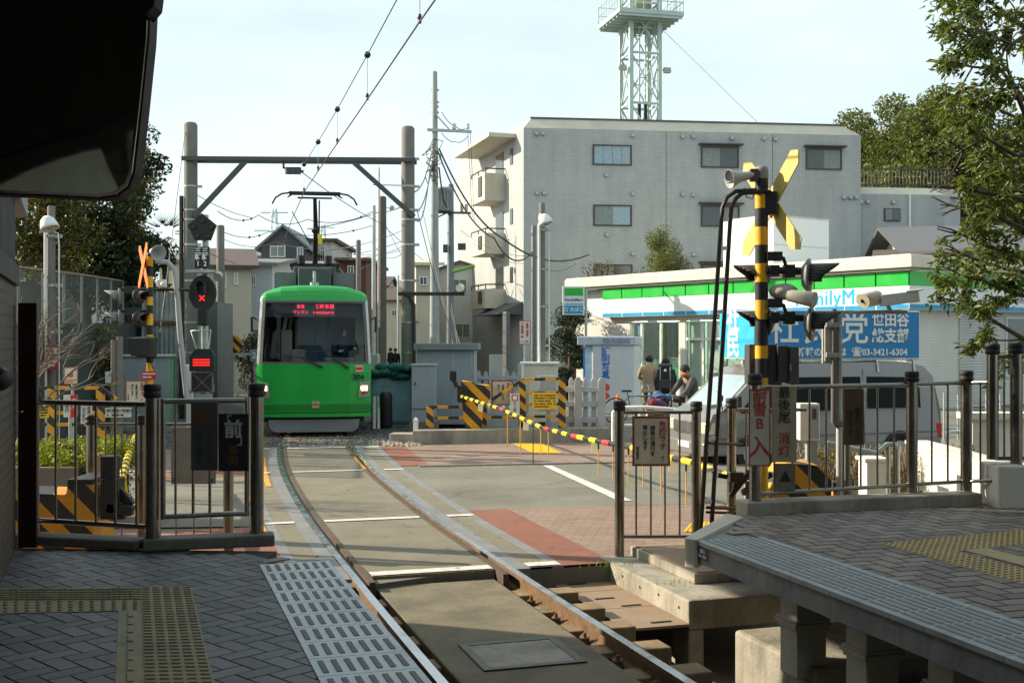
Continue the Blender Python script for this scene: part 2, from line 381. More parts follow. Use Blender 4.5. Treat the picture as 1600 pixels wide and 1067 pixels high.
def strip3(mb, y0, y1, o0, o1, z0, z1, mi=0, st=.4):
    """solid strip following the track"""
    ys = frange(y0, y1, st); vs = []
    for y in ys: vs += [T(y, o0, z0), T(y, o1, z0), T(y, o1, z1), T(y, o0, z1)]
    fs = []
    for i in range(len(ys) - 1):
        b = 4 * i
        fs += [(b + 3, b + 2, b + 6, b + 7), (b, b + 3, b + 7, b + 4), (b + 2, b + 1, b + 5, b + 6), (b + 1, b, b + 4, b + 5)]
    e = 4 * (len(ys) - 1); fs += [(0, 1, 2, 3), (e + 3, e + 2, e + 1, e)]
    mb.add(vs, fs, mi)
YN, YF = 10.25, 22.6          # near and far end of the level crossing on the centre line
def near_line(x): return YN + .3 * (x + .7)

# ------------------------------------------------------------------ ground
def gravelmat(name, c1, c2, c3, scale=16):
    m, nt, out = newmat(name); p = N(nt, 'ShaderNodeBsdfPrincipled', i_Roughness=.9); tc = N(nt, 'ShaderNodeTexCoord')
    v = N(nt, 'ShaderNodeTexVoronoi', i_Scale=scale); L(nt, tc.outputs['Object'], v.inputs['Vector'])
    sx = N(nt, 'ShaderNodeSeparateColor'); L(nt, v.outputs['Color'], sx.inputs[0])
    c = ramp(nt, sx.outputs[0], [(0, c1), (.6, c2), (1, c3)])
    d = ramp(nt, v.outputs['Distance'], [(.25, (1, 1, 1)), (.75, (.35, .35, .35))])
    n = N(nt, 'ShaderNodeTexNoise', i_Scale=.8, i_Detail=6.0); L(nt, tc.outputs['Object'], n.inputs['Vector'])
    dd = ramp(nt, n.outputs['Fac'], [(.3, (.7, .7, .7)), (.7, (1.15, 1.12, 1.05))])
    L(nt, mixc(nt, 1.0, mixc(nt, 1.0, c, d, 'MULTIPLY'), dd, 'MULTIPLY'), p.inputs['Base Color'])
    b = N(nt, 'ShaderNodeBump', i_Strength=1.0, i_Distance=.05); b.invert = True
    L(nt, v.outputs['Distance'], b.inputs['Height']); L(nt, b.outputs['Normal'], p.inputs['Normal'])
    L(nt, p.outputs[0], out.inputs['Surface']); return m
GROUNDM = mat('ground_earth', (.15, .14, .115), .95, var=.25, scale=.6, bump=.5, bscale=90, dirt=(.10, .10, .07))
BALLAST = gravelmat('ballast_stone', (.09, .095, .095), (.17, .175, .17), (.30, .29, .27))
g = MB()
xs = [-600, -40, -12, -6, -3.62, -.7, 1.2, 3.2, 9, 40, 600]
def yl(x): return near_line(max(-3.6, min(x, 3.2))) if x > -3.61 else 8.2
for i in range(len(xs) - 1):
    a, b = xs[i], xs[i + 1]
    g.poly([(a, yl(a), -.03), (b, yl(b), -.03), (b, 900, -.03), (a, 900, -.03)])
    g.poly([(a, yl(a), -.9), (b, yl(b), -.9), (b, yl(b), -.03), (a, yl(a), -.03)])
g.poly([(-600, -60, -.62), (600, -60, -.62), (600, 13, -.62), (-600, 13, -.62)])
struct('ground', g, GROUNDM)
g = MB(); strip(g, YF - .05, 75, -3.9, 2.6, -.018); struct('ballast', g, BALLAST)
g = MB(); strip(g, 2.0, YN - .02, -.86, .86, -.46); struct('track_bed', g, BALLAST)

# road: asphalt band across the track
def fy(x): return 19.33 + .18 * x
def ny(x): return 14.15 + .22 * x
g = MB()
seg = [(-34, -1.35), (1.15, 3.0), (3.0, 45)]
def offx(y, o): return T(y, o).x
XL, XR = -1.24, 1.24
lx = lambda o, ny_: None
yA, yB = ny(offx(13.4, XL)), fy(offx(18.4, XL))
pl0, pl1 = T(13.25, XL), T(18.05, XL); pr0, pr1 = T(13.78, XR), T(18.8, XR)
mid_l = [T(y, XL) for y in frange(13.25, 18.05, .6)]; mid_r = [T(y, XR) for y in frange(13.78, 18.8, .6)]
g.poly([(-34, ny(-34) + 4, -.012)] + [(p.x, p.y, -.012) for p in mid_l] + [(-34, fy(-34) + 4, -.012)])
g.poly([(p.x, p.y, -.012) for p in reversed(mid_r)] + [(2.6, ny(2.6), -.012), (3.4, 14.2, -.012), (45, 17, -.012), (45, 26, -.012), (9, 23.5, -.012), (2.6, 19.9, -.012)])
struct('road', g, ASPH)
# red approach strips and brick pavements (both sides of the track, both sides of the road)
g = MB()
def quadstrip(y0, y1, o0, o1, z): strip(g, y0, y1, o0, o1, z)
strip(g, 18.84, YF - .1, 1.24, 1.74, -.006); strip(g, YN, 13.74, 1.24, 1.76, -.006)
strip(g, 18.0, YF - .1, -2.5, -1.24, -.006); strip(g, YN, 13.2, -2.2, -1.24, -.006)
struct('red_paving_strip', g, REDPAVE)
g = MB()
def edge(y0, y1, o): return [T(y, o) for y in frange(y0, y1, .8)]
e = edge(18.9, YF - .1, 1.74)
g.poly([(p.x, p.y, -.008) for p in reversed(e)] + [(2.6, 19.75, -.008), (3.2, 20.4, -.008), (3.6, 23.6, -.008), (1.0, 23.55, -.008)])
e = edge(YN + .02, 13.72, 1.76)
g.poly([(p.x, p.y, -.008) for p in reversed(e)] + [(3.6, near_line(3.2) + .02, -.008), (3.6, 14.8, -.008), (2.0, ny(2.0) - .03, -.008)])
e = edge(YN + .02, 13.2, -2.2)
g.poly([(p.x, p.y, -.008) for p in e] + [(-14, 14.2, -.008), (-14, 8.4, -.008), (-3.62, 8.4, -.008)])
e = edge(18.05, YF - .1, -2.5)
g.poly([(p.x, p.y, -.008) for p in e] + [(-16, 22.6, -.008), (-16, 17.2, -.008)])
struct('brick_pavement', g, BRICKP)
# kerb stones between road and far pavement
g = MB()
for k in range(8):
    a = -1.55 + k * .52; g.beam((a, fy(a) - .03, -.005), (a + .51, fy(a + .51) - .03, -.005), .1, .035)
struct('kerb', g, mat('kerb_stone', (.20, .19, .17), .85, var=.2), bevel=.008)
# crossing deck panels and steel strips
g = MB()
strip(g, YN, YF, -.574, .574, -.006); strip(g, YN, YF, .90, 1.13, -.006); strip(g, YN, YF, -1.13, -.90, -.006)
g.poly([T(YN, -.56, -.42), T(YN, .56, -.42), T(YN, .56, -.006), T(YN, -.56, -.006)])
struct('crossing_deck', g, PLATE)
g = MB()
for s in (-1, 1):
    strip3(g, YN - .05, YF, s * .755, s * .90, -.12, -.003) if s > 0 else strip3(g, YN - .05, YF, -.90, -.755, -.12, -.003)
    strip3(g, YN, YF, 1.13, 1.24, -.3, -.003) if s > 0 else strip3(g, YN, YF, -1.24, -1.13, -.3, -.003)
struct('steel_edge_strip', g, RSTEEL)
g = MB()
for s in (-1, 1):
    a, b = sorted((s * .575, s * .63)); strip3(g, YN - .25, YF + .4, a, b, -.13, .001)
    a, b = sorted((s * .637, s * .756)); strip(g, YN, YF, a, b, -.07)
struct('check_rail', g, mat('dark_rust', (.085, .058, .038), .75, var=.35, scale=8))
# painted lines
g = MB()
def lineq(y, w, o0, o1, z=.003): 
    n = 4
    for i in range(n):
        a = o0 + (o1 - o0) * i / n; b = o0 + (o1 - o0) * (i + 1) / n
        g.poly([T(y, a, z), T(y, b, z), T(y + w, b, z), T(y + w, a, z)])
for y, w in ((22.2, .16), (18.22, .13), (13.28, .13), (YN + .02, .16)):
    for a, b in ((-1.24, -.90), (-.56, .56), (.90, 1.22)): lineq(y, w, a, b)
g.poly([G(848, 727, -.002), G(862, 727, -.002), G(988, 782, -.002), G(966, 782, -.002)])
g.poly([(-16, 18.2, -.002), (-5.0, 18.25, -.002), (-5.0, 18.4, -.002), (-16, 18.36, -.002)])
struct('road_marking', g, ROADW)
g = MB(); strip(g, 16.6, 20.6, -1.04, -.955, .0025); strip(g, 12.6, 15.6, -1.32, -1.25, .0025); strip(g, 18.4, 20.4, .575, .63, .0045)
struct('orange_marking', g, mat('orange_line', (.62, .27, .04), .8, var=.3, scale=6, dirt=(.3, .2, .12), dirtamt=.8))
# yellow tactile squares on the pavement
def tactile(name, corners, nx, ny_, label):
    mb = MB(); a, b, c, d = [Vector(p) for p in corners]; up = Vector((0, 0, .006))
    mb.poly([a, b, c, d])
    for i in range(nx):
        for j in range(ny_):
            u, v = (i + .5) / nx, (j + .5) / ny_
            p = (a * (1-u) + b * u) * (1-v) + (d * (1-u) + c * u) * v
            mb.tube([p, p + up], [.017, .011], 6, 0)
    o = mb.build(name, TACT); o['kind'] = 'structure'; return o
tactile('tactile_paving', [G(834, 708, .0), G(880, 708, .0), G(846, 692.5, .0), G(800, 692.5, .0)], 9, 16, '')
tactile('tactile_paving', [G(1068, 830, .0), G(1140, 830, .0), G(1140, 814, .0), G(1080, 816, .0)], 9, 16, '')

# ------------------------------------------------------------------ rails and near track
def rail(off, ya=1.0, yb=72):
    mb = MB(); ys = frange(ya, yb, .5)
    prof = [(-.033, .004), (.033, .004), (.033, -.035), (.010, -.05), (.010, -.115), (.062, -.14), (-.062, -.14), (-.010, -.115), (-.010, -.05), (-.033, -.035)]
    n = len(prof); vs = [T(y, off + a, b) for y in ys for a, b in prof]; fs_t, fs_s = [], []
    for i in range(len(ys) - 1):
        for j in range(n):
            j2 = (j + 1) % n; f = (i*n + j, i*n + j2, (i+1)*n + j2, (i+1)*n + j)
            (fs_t if j == 0 else fs_s).append(f)
    mb.add(vs, fs_t, 0); mb.add(vs, fs_s, 1)
    # clips and joint bars on the open length
    y = 4.0
    while y < YN and ya < 2:
        for s in (-1, 1):
            p = T(y, off + s * .085, -.125); mb.box(p, (.07, .05, .05), 1); mb.cyl(p, p + V(0, 0, .06), .014, n=8, mi=1)
        y += .6
    o = mb.build('rail', [RAILTOP, RUST]); o['kind'] = 'structure'
rail(.7185); rail(-.7185); rail(-2.9, 27, 72); rail(-4.34, 27, 72)
g = MB()      # sleepers under the open length, and cleats beside the right rail
y = 3.0
while y < YN - .2:
    for a, b in ((-1.2, -.55), (.57, 1.14)):
        g.add([T(y, a, -.42), T(y, b, -.42), T(y + .22, b, -.42), T(y + .22, a, -.42), T(y, a, -.105), T(y, b, -.105), T(y + .22, b, -.105), T(y + .22, a, -.105)],
              [(4, 5, 6, 7), (0, 1, 5, 4), (1, 2, 6, 5), (2, 3, 7, 6), (3, 0, 4, 7)])
    y += .6
y = 24.0
while y < 60:
    g.add([T(y, -1.1, -.1), T(y, 1.1, -.1), T(y + .22, 1.1, -.1), T(y + .22, -1.1, -.1), T(y, -1.1, .0 - .012), T(y, 1.1, -.012), T(y + .22, 1.1, -.012), T(y + .22, -1.1, -.012)],
          [(4, 5, 6, 7), (0, 1, 5, 4), (1, 2, 6, 5), (2, 3, 7, 6), (3, 0, 4, 7)])
    y += .7
struct('sleepers', g, WOOD, bevel=.01)
g = MB(); strip3(g, 2.0, YN - .07, -.55, .55, -.45, -.075, st=.5)
struct('track_slab', g, mat('slab_concrete', (.165, .14, .092), .85, var=.3, scale=2.2, bump=.5, bscale=50, dirt=(.07, .062, .042), dirtamt=.85), bevel=.012)
# inspection cover let into the slab
t = thing('inspection_cover', 'square concrete inspection cover in a metal frame set in the slab between the rails', 'cover', T(7.85, .02, -.075), math.atan(-TS(7.85)) * -1)
t.rotation_euler = (0, 0, math.atan(.31))
mb = MB(); mb.bb(-.30, .30, -.28, .28, .001, .007); mb.build('cover_plate', CONC, t)
mb = MB()
for a in ((-.36, -.30, -.34, .34), (.30, .36, -.34, .34), (-.30, .30, -.34, -.28), (-.30, .30, .28, .34)): mb.bb(*a, .001, .012)
mb.build('frame', BROWNM, t, bevel=.003)

# ------------------------------------------------------------------ right side: plates, ledge, block, blocks under the platform
mb = MB()
ys = [8.6, 9.25, 9.9, 10.45]
for a, b in zip(ys[:-1], ys[1:]): strip3(mb, a + .006, b - .006, 1.15, 1.70, -.20, -.18)
t = mb.build('cable_trough_cover', PLATE2); tag(t, 'rusty chequered steel plates covering the trough right of the near rail', 'cover plates')
for y, o in ((10.2, 1.35), (9.6, 1.38), (9.3, 1.5), (8.72, 1.5)):
    hm = MB(); p = T(y, o, -.178); hm.T = Matrix.Translation(p) @ Matrix.Rotation(.31, 4, 'Z'); hm.bb(-.09, .09, -.012, .012, 0, .006)
    hm.build('lifting_slot', BLACKP, t)
mb = MB(); strip3(mb, 8.63, near_line(1.0) - .24, 1.70, 3.1, -.24, 0.0)
pz = []
strip3(mb, 8.63, 8.95, 1.70, 1.84, -.62, -.24)
t = mb.build('concrete_ledge', CONC, bevel=.018); tag(t, 'stained concrete ledge on a square leg, left of the right platform end', 'ledge')
for k in range(5):
    mb = MB(); p = T(8.8 + .38 * k, 1.697, -.09 + .02 * (k % 2)); mb.cyl(p, p + V(-.004, 0, 0), .012, n=8); mb.build('bolt_hole', BLACKP, t)
mb = MB(); strip3(mb, 9.15, 10.5, 2.02, 2.75, 0.0, .09); t = mb.build('concrete_step', CONC, bevel=.01)
tag(t, 'low concrete step carrying a chequered plate beside the platform end', 'step')
mb = MB(); strip3(mb, 9.17, 10.48, 2.05, 2.73, .0905, .1); mb.build('cover_plate', PLATE2, t)
mb = MB(); strip3(mb, 9.149, 9.151, 2.05, 2.75, .005, .07); 
for nm, y0, y1, o0, o1, z0, z1, lb in (
        ('concrete_block', 6.9, 7.95, 1.72, 2.9, -.6, -.06, 'big pale concrete footing block under the first platform pier'),
        ('concrete_block', 4.2, 6.55, 1.9, 3.2, -.6, -.14, 'low concrete footing block under the second and third platform piers')):
    mb = MB(); strip3(mb, y0, y1, o0, o1, z0, z1); o = mb.build(nm, CONC, bevel=.03); tag(o, lb, 'footing')

# ------------------------------------------------------------------ herringbone paving
def inside(p, poly):
    c = False; n = len(poly)
    for i in range(n):
        x0, y0 = poly[i][:2]; x1, y1 = poly[(i + 1) % n][:2]
        if (y0 > p[1]) != (y1 > p[1]) and p[0] < (x1 - x0) * (p[1] - y0) / (y1 - y0) + x0: c = not c
    return c
def herring(mb, poly, holes, z, w, ang, gap=.006, seed=1, th=.009, nmat=3):
    rnd = random.Random(seed); ca, sa = math.cos(ang), math.sin(ang)
    cx = sum(p[0] for p in poly) / len(poly); cy = sum(p[1] for p in poly) / len(poly)
    rad = max(math.hypot(p[0] - cx, p[1] - cy) for p in poly); n = int(rad / w) + 4
    for i in range(-n, n):
        for j in range(-n, n):
            d = (i + j) % 4
            if d == 0: r = (i, j, i + 2, j + 1)
            elif d == 2: r = (i, j, i + 1, j + 2)
            else: continue
            g2 = gap / 2
            q = [(r[0]*w + g2, r[1]*w + g2), (r[2]*w - g2, r[1]*w + g2), (r[2]*w - g2, r[3]*w - g2), (r[0]*w + g2, r[3]*w - g2)]
            q = [(cx + x*ca - y*sa, cy + x*sa + y*ca) for x, y in q]
            c = (sum(p[0] for p in q) / 4, sum(p[1] for p in q) / 4)
            if not any(inside(p, poly) for p in q) or any(all(inside(p, h) for p in q) for h in holes): continue
            zz = z + rnd.uniform(-.0009, .0009); k = rnd.randrange(nmat)
            lo = [(p[0], p[1], z - th) for p in q]; hi = [(p[0], p[1], zz) for p in q]
            mb.add(lo + hi, [(4, 5, 6, 7), (0, 1, 5, 4), (1, 2, 6, 5), (2, 3, 7, 6), (3, 0, 4, 7)], k)
PAV = [mat('paver_%d' % i, c, .5, var=.22, scale=30, bump=.3, bscale=250, dirt=(.07, .066, .062), dirtamt=.6) for i, c in enumerate(((.10, .099, .106), (.072, .072, .078), (.13, .126, .128)))]
PAVB = [mat('warm_paver_%d' % i, c, .55, var=.2, scale=30, bump=.3, bscale=250, dirt=(.10, .08, .065), dirtamt=.6) for i, c in enumerate(((.185, .15, .13), (.14, .115, .105), (.225, .185, .155)))]
PZ = .58
# left platform: edge line, direction d along it (away from camera), n to the left
ea, eb = G(676, 1067, PZ), G(531, 896, PZ); dl = (eb - ea).normalized(); nl = Vector((-dl.y, dl.x, 0))
def LP(s, w, z=PZ): p = ea + dl * s + nl * w; return Vector((p.x, p.y, z))
send = 2.95
left = thing('station_platform', 'dark herringbone paved platform on the left with a white ribbed edge', 'platform', (0, 0, 0))
bord = [LP(send, 0), LP(send, .47), V(-1.66, 8.0, PZ), V(-3.62, 8.12, PZ), V(-3.62, 8.3, PZ)]
mb = MB(); outl = [LP(-9, 0), LP(send, 0), LP(send + .08, .47), V(-1.7, 8.22, 0), V(-3.7, 8.34, 0), V(-9, 9.5, 0), V(-9, -6, 0)]
mb.prism([(p[0], p[1]) for p in outl], -.62, PZ - .014); mb.build('slab', mat('dark_grout', (.035, .034, .032), .9), left)
tz = {'band': [G(0, 920, PZ), G(220, 918, PZ), G(220, 937, PZ), G(0, 938, PZ)], 'dots': [G(0, 938, PZ), G(220, 937, PZ), G(220, 952, PZ), G(0, 957, PZ)],
      'guide': [G(185, 953, PZ), G(222, 952.5, PZ), G(226, 1075, PZ), G(183, 1075, PZ)], 'bars': [G(220, 916, PZ), G(299, 915, PZ), G(336, 1075, PZ), G(226, 1075, PZ)]}
def ext(q, dx):   # carry a strip on toward and past the camera
    return q
gz0, gz1 = G(183, 1075, PZ), G(226, 1075, PZ); bz1 = G(336, 1075, PZ)
down = Vector((.334, -1, 0)) * 7
holes = [[tz['band'][0] + V(-2, .15, 0), tz['band'][1], tz['dots'][2], tz['dots'][3] + V(-2, .15, 0)],
         [tz['guide'][0], tz['guide'][1], gz1 + down, gz0 + down], [tz['bars'][0], tz['bars'][1], bz1 + down, gz1 + down]]
plat_poly = [LP(-8.5, .475), LP(send, .475), V(-1.72, 8.0, 0), V(-3.66, 8.1, 0), V(-3.0, 6.0, 0), V(-1.4, .5, 0), V(-2.5, -4, 0)]
mb = MB(); herring(mb, plat_poly, holes, PZ - .0065, .105, R(45) + .02, gap=.009, seed=3); mb.build('paving', PAV, left)
mb = MB()
for k in range(38):
    s0 = send - .30 * (k + 1); a = .004
    mb.prism([LP(s0 + a, 0)[:2], LP(s0 + .3 - a, 0)[:2], LP(s0 + .3 - a, .466)[:2], LP(s0 + a, .466)[:2]], PZ - .04, PZ)
    for q in range(7):
        w = .035 + q * .062
        mb.prism([LP(s0 + .05, w)[:2], LP(s0 + .25, w)[:2], LP(s0 + .25, w + .026)[:2], LP(s0 + .05, w + .026)[:2]], PZ, PZ + .004, 1)
mb.build('edge_tiles', [EDGEW, EDGEB], left)
def bil(q, u, v): return (q[0] * (1-u) + q[1] * u) * (1-v) + (q[3] * (1-u) + q[2] * u) * v
mb = MB()
for q in (tz['band'], tz['dots']):
    mb.poly([p + V(0, 0, -.003) for p in reversed(q)]); mb.poly([q[0] + V(-2, .12, -.003), q[0] + V(0, 0, -.003), q[3] + V(0, 0, -.003), q[3] + V(-2, .12, -.003)][::-1])
for i in range(26):
    for j in range(5):
        p = bil(tz['band'], (i + .5) / 26, (j + .5) / 5); mb.T = Matrix.Translation(p); mb.bb(-.022, .022, -.009, .009, -.003, .004)
mb.T = Matrix()
for i in range(13):
    for j in range(4):
        p = bil(tz['dots'], (i + .5) / 13, (j + .5) / 4); mb.tube([p - V(0, 0, .003), p + V(0, 0, .004)], [.016, .011], 6, 1)
gq = [tz['guide'][0], tz['guide'][1], gz1 + down, gz0 + down]
mb.poly([p + V(0, 0, -.003) for p in reversed(gq)])
for k in range(50):
    v0, v1 = k / 50 + .002, (k + .9) / 50
    mb.prism([bil(gq, .40, v1)[:2], bil(gq, .62, v1)[:2], bil(gq, .62, v0)[:2], bil(gq, .40, v0)[:2]], PZ - .003, PZ + .003)
bq = [tz['bars'][0], tz['bars'][1], bz1 + down, gz1 + down]
mb.poly([p + V(0, 0, -.003) for p in reversed(bq)])
for i in range(5):
    for j in range(150):
        p = bil(bq, (i + .5) / 5, (j + .5) / 150); mb.T = Matrix.Translation(p); mb.bb(-.021, .021, -.010, .010, -.003, .004)
mb.T = Matrix()
mb.build('tactile_strip', [TACTD, mat('tactile_dot', (.16, .13, .06), .8)], left)
# right platform
ra, rb = G(1600, 1035, PZ), G(1200, 885, PZ); dr = (rb - ra).normalized(); nr = Vector((dr.y, -dr.x, 0))
def RP(s, w, z=PZ): p = ra + dr * s + nr * w; return Vector((p.x, p.y, z))
rend = 3.42
right = thing('station_platform', 'raised paved platform on the right standing on short concrete piers', 'platform', (0, 0, 0))
kerb_a, kerb_b = G(1160, 812, PZ), G(1545, 795, PZ)
mb = MB(); mb.prism([p[:2] for p in (RP(rend, 0), RP(-12, 0), RP(-12, 9), V(6.5, 10.75, 0), V(4.3, 10.5, 0), V(kerb_a.x - .02, kerb_a.y + .2, 0))][::-1], PZ - .17, PZ - .02)
mb.build('slab', mat('platform_concrete', (.27, .27, .26), .85, var=.25, scale=2.5, bump=.4, bscale=40, dirt=(.09, .09, .085), dirtamt=.7), right, bevel=.008)
mb = MB()
for k in range(44):
    s0 = rend - .3 * (k + 1); a = .003
    mb.prism([RP(s0 + a, -.012)[:2], RP(s0 + a, .55)[:2], RP(s0 + .3 - a, .55)[:2], RP(s0 + .3 - a, -.012)[:2]], PZ - .03, PZ)
    for q in range(8):
        w = .045 + q * .06
        mb.prism([RP(s0 + .02, w)[:2], RP(s0 + .02, w + .028)[:2], RP(s0 + .28, w + .028)[:2], RP(s0 + .28, w)[:2]], PZ, PZ + .004, 1)
mb.build('edge_tiles', [mat('edge_tile_grey', (.34, .365, .365), .6, var=.15, scale=4, dirt=(.16, .16, .15), dirtamt=.6), mat('edge_rib_grey', (.20, .21, .21), .7, var=.2)], right, bevel=0)
rc = G(1375, 848, PZ); re1 = (G(1600, 826, PZ) - rc).normalized(); re2 = -dr; re2 = Vector((re2.x, re2.y, 0)).normalized()
rt1 = [rc, rc + re1 * 3.2, rc + re1 * 3.2 + re2 * .48, rc + re2 * .48]
rt2 = [rc + re2 * .483, rc + re2 * .483 + re1 * .36, rc + re2 * 6.0 + re1 * .36, rc + re2 * 6.0]
mb = MB(); herring(mb, [p for p in (RP(rend, .555), RP(-8, .555), RP(-8, 6), V(6.4, 10.7, 0), V(4.3, 10.42, 0), V(kerb_a.x, kerb_a.y + .1, 0))], [rt1, rt2], PZ - .0065, .125, math.atan2(dr.y, dr.x), gap=.017, seed=5)
mb.build('paving', PAVB, right)
mb = MB(); mb.poly([tuple(p[:2]) + (PZ - .0135,) for p in (RP(rend, .555), V(kerb_a.x, kerb_a.y + .1, 0), V(4.3, 10.42, 0), V(6.4, 10.7, 0), RP(-8, 6), RP(-8, .555))][::-1]); mb.build('joint_bed', MATS['dark_grout'], right)
mb = MB()
for q, a, b in ((rt1, 53, 8), (rt2, 6, 92)):
    mb.poly([p + V(0, 0, -.003) for p in q][::-1])
    for i in range(a):
        for j in range(b):
            p = bil(q, (i + .5) / a, (j + .5) / b); mb.tube([p - V(0, 0, .003), p + V(0, 0, .004)], [.018, .012], 6, 1)
gs = rc + re2 * .483 + re1 * .42; mb.poly([p + V(0, 0, -.002) for p in (gs, gs + re2 * 5.5, gs + re2 * 5.5 + re1 * .22, gs + re1 * .22)], 0); rt3 = None
mb.build('tactile_strip', [mat('yellow_tactile_worn', (.40, .32, .16), .75, var=.2, scale=5, dirt=(.25, .19, .1), dirtamt=.5), mat('tactile_dot2', (.24, .17, .06), .8)], right)
# rounded concrete nose at the end of the platform and its number plate
mb = MB(); a, b = RP(rend, 0), V(kerb_a.x - .02, kerb_a.y + .2, 0)
mb.prism([(a.x - .10, a.y + .03), (a.x - .02, a.y - .05), (a.x + .02, a.y + .02), (b.x + .05, b.y - .1), (b.x - .05, b.y + .1)], PZ - .2, PZ + .01); mb.build('end_nose', CONCL, right, bevel=.03, seg=4)
pl = MB(); pl.T = Matrix.Translation(RP(rend - .10, -.004, PZ - .085)) @ Matrix.Rotation(math.atan2(dr.y, dr.x) + math.pi, 4, 'Z') ; pl.bb(-.075, .075, .0, .008, -.05, .05)
np_ = pl.build('number_plate', DGREY, right)
rot = (R(90), 0, math.atan2(dr.y, dr.x) + math.pi)
text('三軒-2\nEN 1214', .034, WHITEINK, right, RP(rend - .10, -.014, PZ - .085), (R(90), 0, math.atan2(-dr.y, -dr.x)), line=1.1, bold=.0005)
for k in range(5):
    s = .93 + 1.4 - .78 * k
    mb = MB(); mb.T = Matrix.Translation(RP(s, .13, 0)) @ Matrix.Rotation(math.atan2(dr.y, dr.x), 4, 'Z')
    mb.bb(-.11, .11, -.22, 0, -.14, PZ - .171); mb.bb(-.14, .14, -.25, .03, .20, .225); mb.bb(-.125, .125, -.235, .015, .17, .20); mb.bb(-.13, .13, -.24, .02, .225, .245)
    mb.build('pier', CONCL, right, bevel=.008)
# ------------------------------------------------------------------ station building, canopy, mirror
def wl(y): return -3.6 - .36 * (y - 8.25)
STB = brickmat('station_tiles', (.11, .08, .058), (.09, .065, .048), (.04, .035, .03), .23, .075, .008, .55, .5, 'WALL')
st = thing('station_building', 'dark station building with a brown tiled wall at the left edge', 'building')
def wallbox(mb, y0, y1, z0, z1, th=.25, mi=0, off=0.0):
    mb.prism([(wl(y0) - off, y0), (wl(y1) - off, y1), (wl(y1) - off - th, y1), (wl(y0) - off - th, y0)], z0, z1, mi)
mb = MB(); wallbox(mb, -8, 8.25, PZ, 2.48); mb.build('wall', STB, st)
mb = MB(); wallbox(mb, -8, 8.27, 2.482, 2.62, .3, 0, -.03); mb.build('sill', mat('dark_sill', (.02, .02, .02), .6), st, bevel=.006)
mb = MB(); wallbox(mb, -8, 8.22, 2.622, 3.25, .2); mb.build('upper_wall', mat('dark_panel', (.012, .012, .011), .7), st)
mb = MB(); mb.prism([(wl(-8) - .02, -8), (wl(8.1), 8.1), (-9.5, 10.3), (-9.5, -8)], 3.252, 5.6); mb.build('shade_storey', mat('dark_blocker', (.04, .038, .034), .8), st)  # unseen height added so its shadow reaches the right platform
mb = MB(); mb.prism([(-3.42, 7.9), (-3.98, 9.35), (-7.0, 10.4), (-7, 7.9)], 3.10, 3.251); mb.build('eave', [mat('eave_grey', (.30, .31, .32), .6)], st, bevel=.01)
t = thing('fire_hose_cabinet', 'tall dark red cabinet standing at the end of the tiled station wall', 'cabinet', (0, 0, 0))
mb = MB(); mb.prism([(wl(8.3) + .02, 8.28), (wl(8.3) + .16, 8.28), (wl(8.3) + .10, 8.46), (wl(8.3) - .04, 8.46)], PZ, 2.36); mb.build('case', mat('dark_red_enamel', (.022, .004, .004), .5), t, bevel=.008)
mb = MB(); mb.tube([W(30, 642, 8.24), W(33, 645, 8.22), W(35, 643, 8.24)], .008, 6); mb.build('handle', STEEL, t)
mb = MB(); mb.lathe([(.0, .05), (.05, .05), (.075, .0), (.02, 0)], W(2, 592, 7.0), (.94, -.34, 0)); o = mb.build('alarm_bell', BLACKP); tag(o, 'round black bell mounted on the tiled station wall', 'bell')
# canopy above the platform, and an unseen dark wall added for mirror reflections
t = thing('platform_canopy', 'dark roof over the left platform', 'canopy')
mb = MB(); mb.prism([(wl(-10), -10), (4.6, -10), (1.2, -.2), (-.4, 3.0), (-1.42, 4.1), (-2.74, 7.9), (wl(7.9) + .1, 7.9)], 3.42, 3.6); mb.build('roof', mat('canopy_soffit', (.05, .05, .048), .8), t)
t = thing('mirror_backdrop', 'unseen dark wall added for the mirror to reflect', 'wall')
mb = MB(); mb.bb(-9, 16, -10.4, -10.1, -.6, 4.2); mb.build('wall_panel', mat('far_wall', (.06, .06, .055), .8), t)
mb = MB(); mb.prism([(-9, -10), (4.2, -10), (1.5, -.2), (-1.35, 9.0), (-9, 9.4)], 5.02, 5.2); t = thing('shade_roof', 'unseen high roof added to darken the left platform', 'roof'); mb.build('roof_deck', MATS['canopy_soffit'], t)  # out-of-frame roof added to cut sky light on the foreground
mb = MB(); mb.prism([(7.2, -10), (16, -10), (16, 9.3), (1.6, 9.3), (4.4, -.2)], 5.0, 5.18); t = thing('shade_roof', 'unseen high roof added to darken the right platform', 'roof'); mb.build('roof_deck', MATS['canopy_soffit'], t)  # second added roof, out of frame, dimming the right side
for x, y in ((8.5, 5.5), (8.5, 0)): mb = MB(); mb.bb(x - .1, x + .1, y - .1, y + .1, PZ, 4.99); mb.build('column', DGREY, t)
mb = MB(); mb.prism([(-4.2, 8.6), (-6.3, 13), (-6.7, 13), (-5.6, 8.6)], 4.3, 7.6); mb.build('shade_box', MATS['dark_blocker'], st)  # unseen box added to keep the sun off the right platform
for x, y in ((-6.45, 12.85), (-5.3, 9.6)): mb = MB(); mb.bb(x - .1, x + .1, y - .1, y + .1, 0, 4.299); mb.build('shade_box_column', DGREY, st)  # columns under the added sun-blocking box
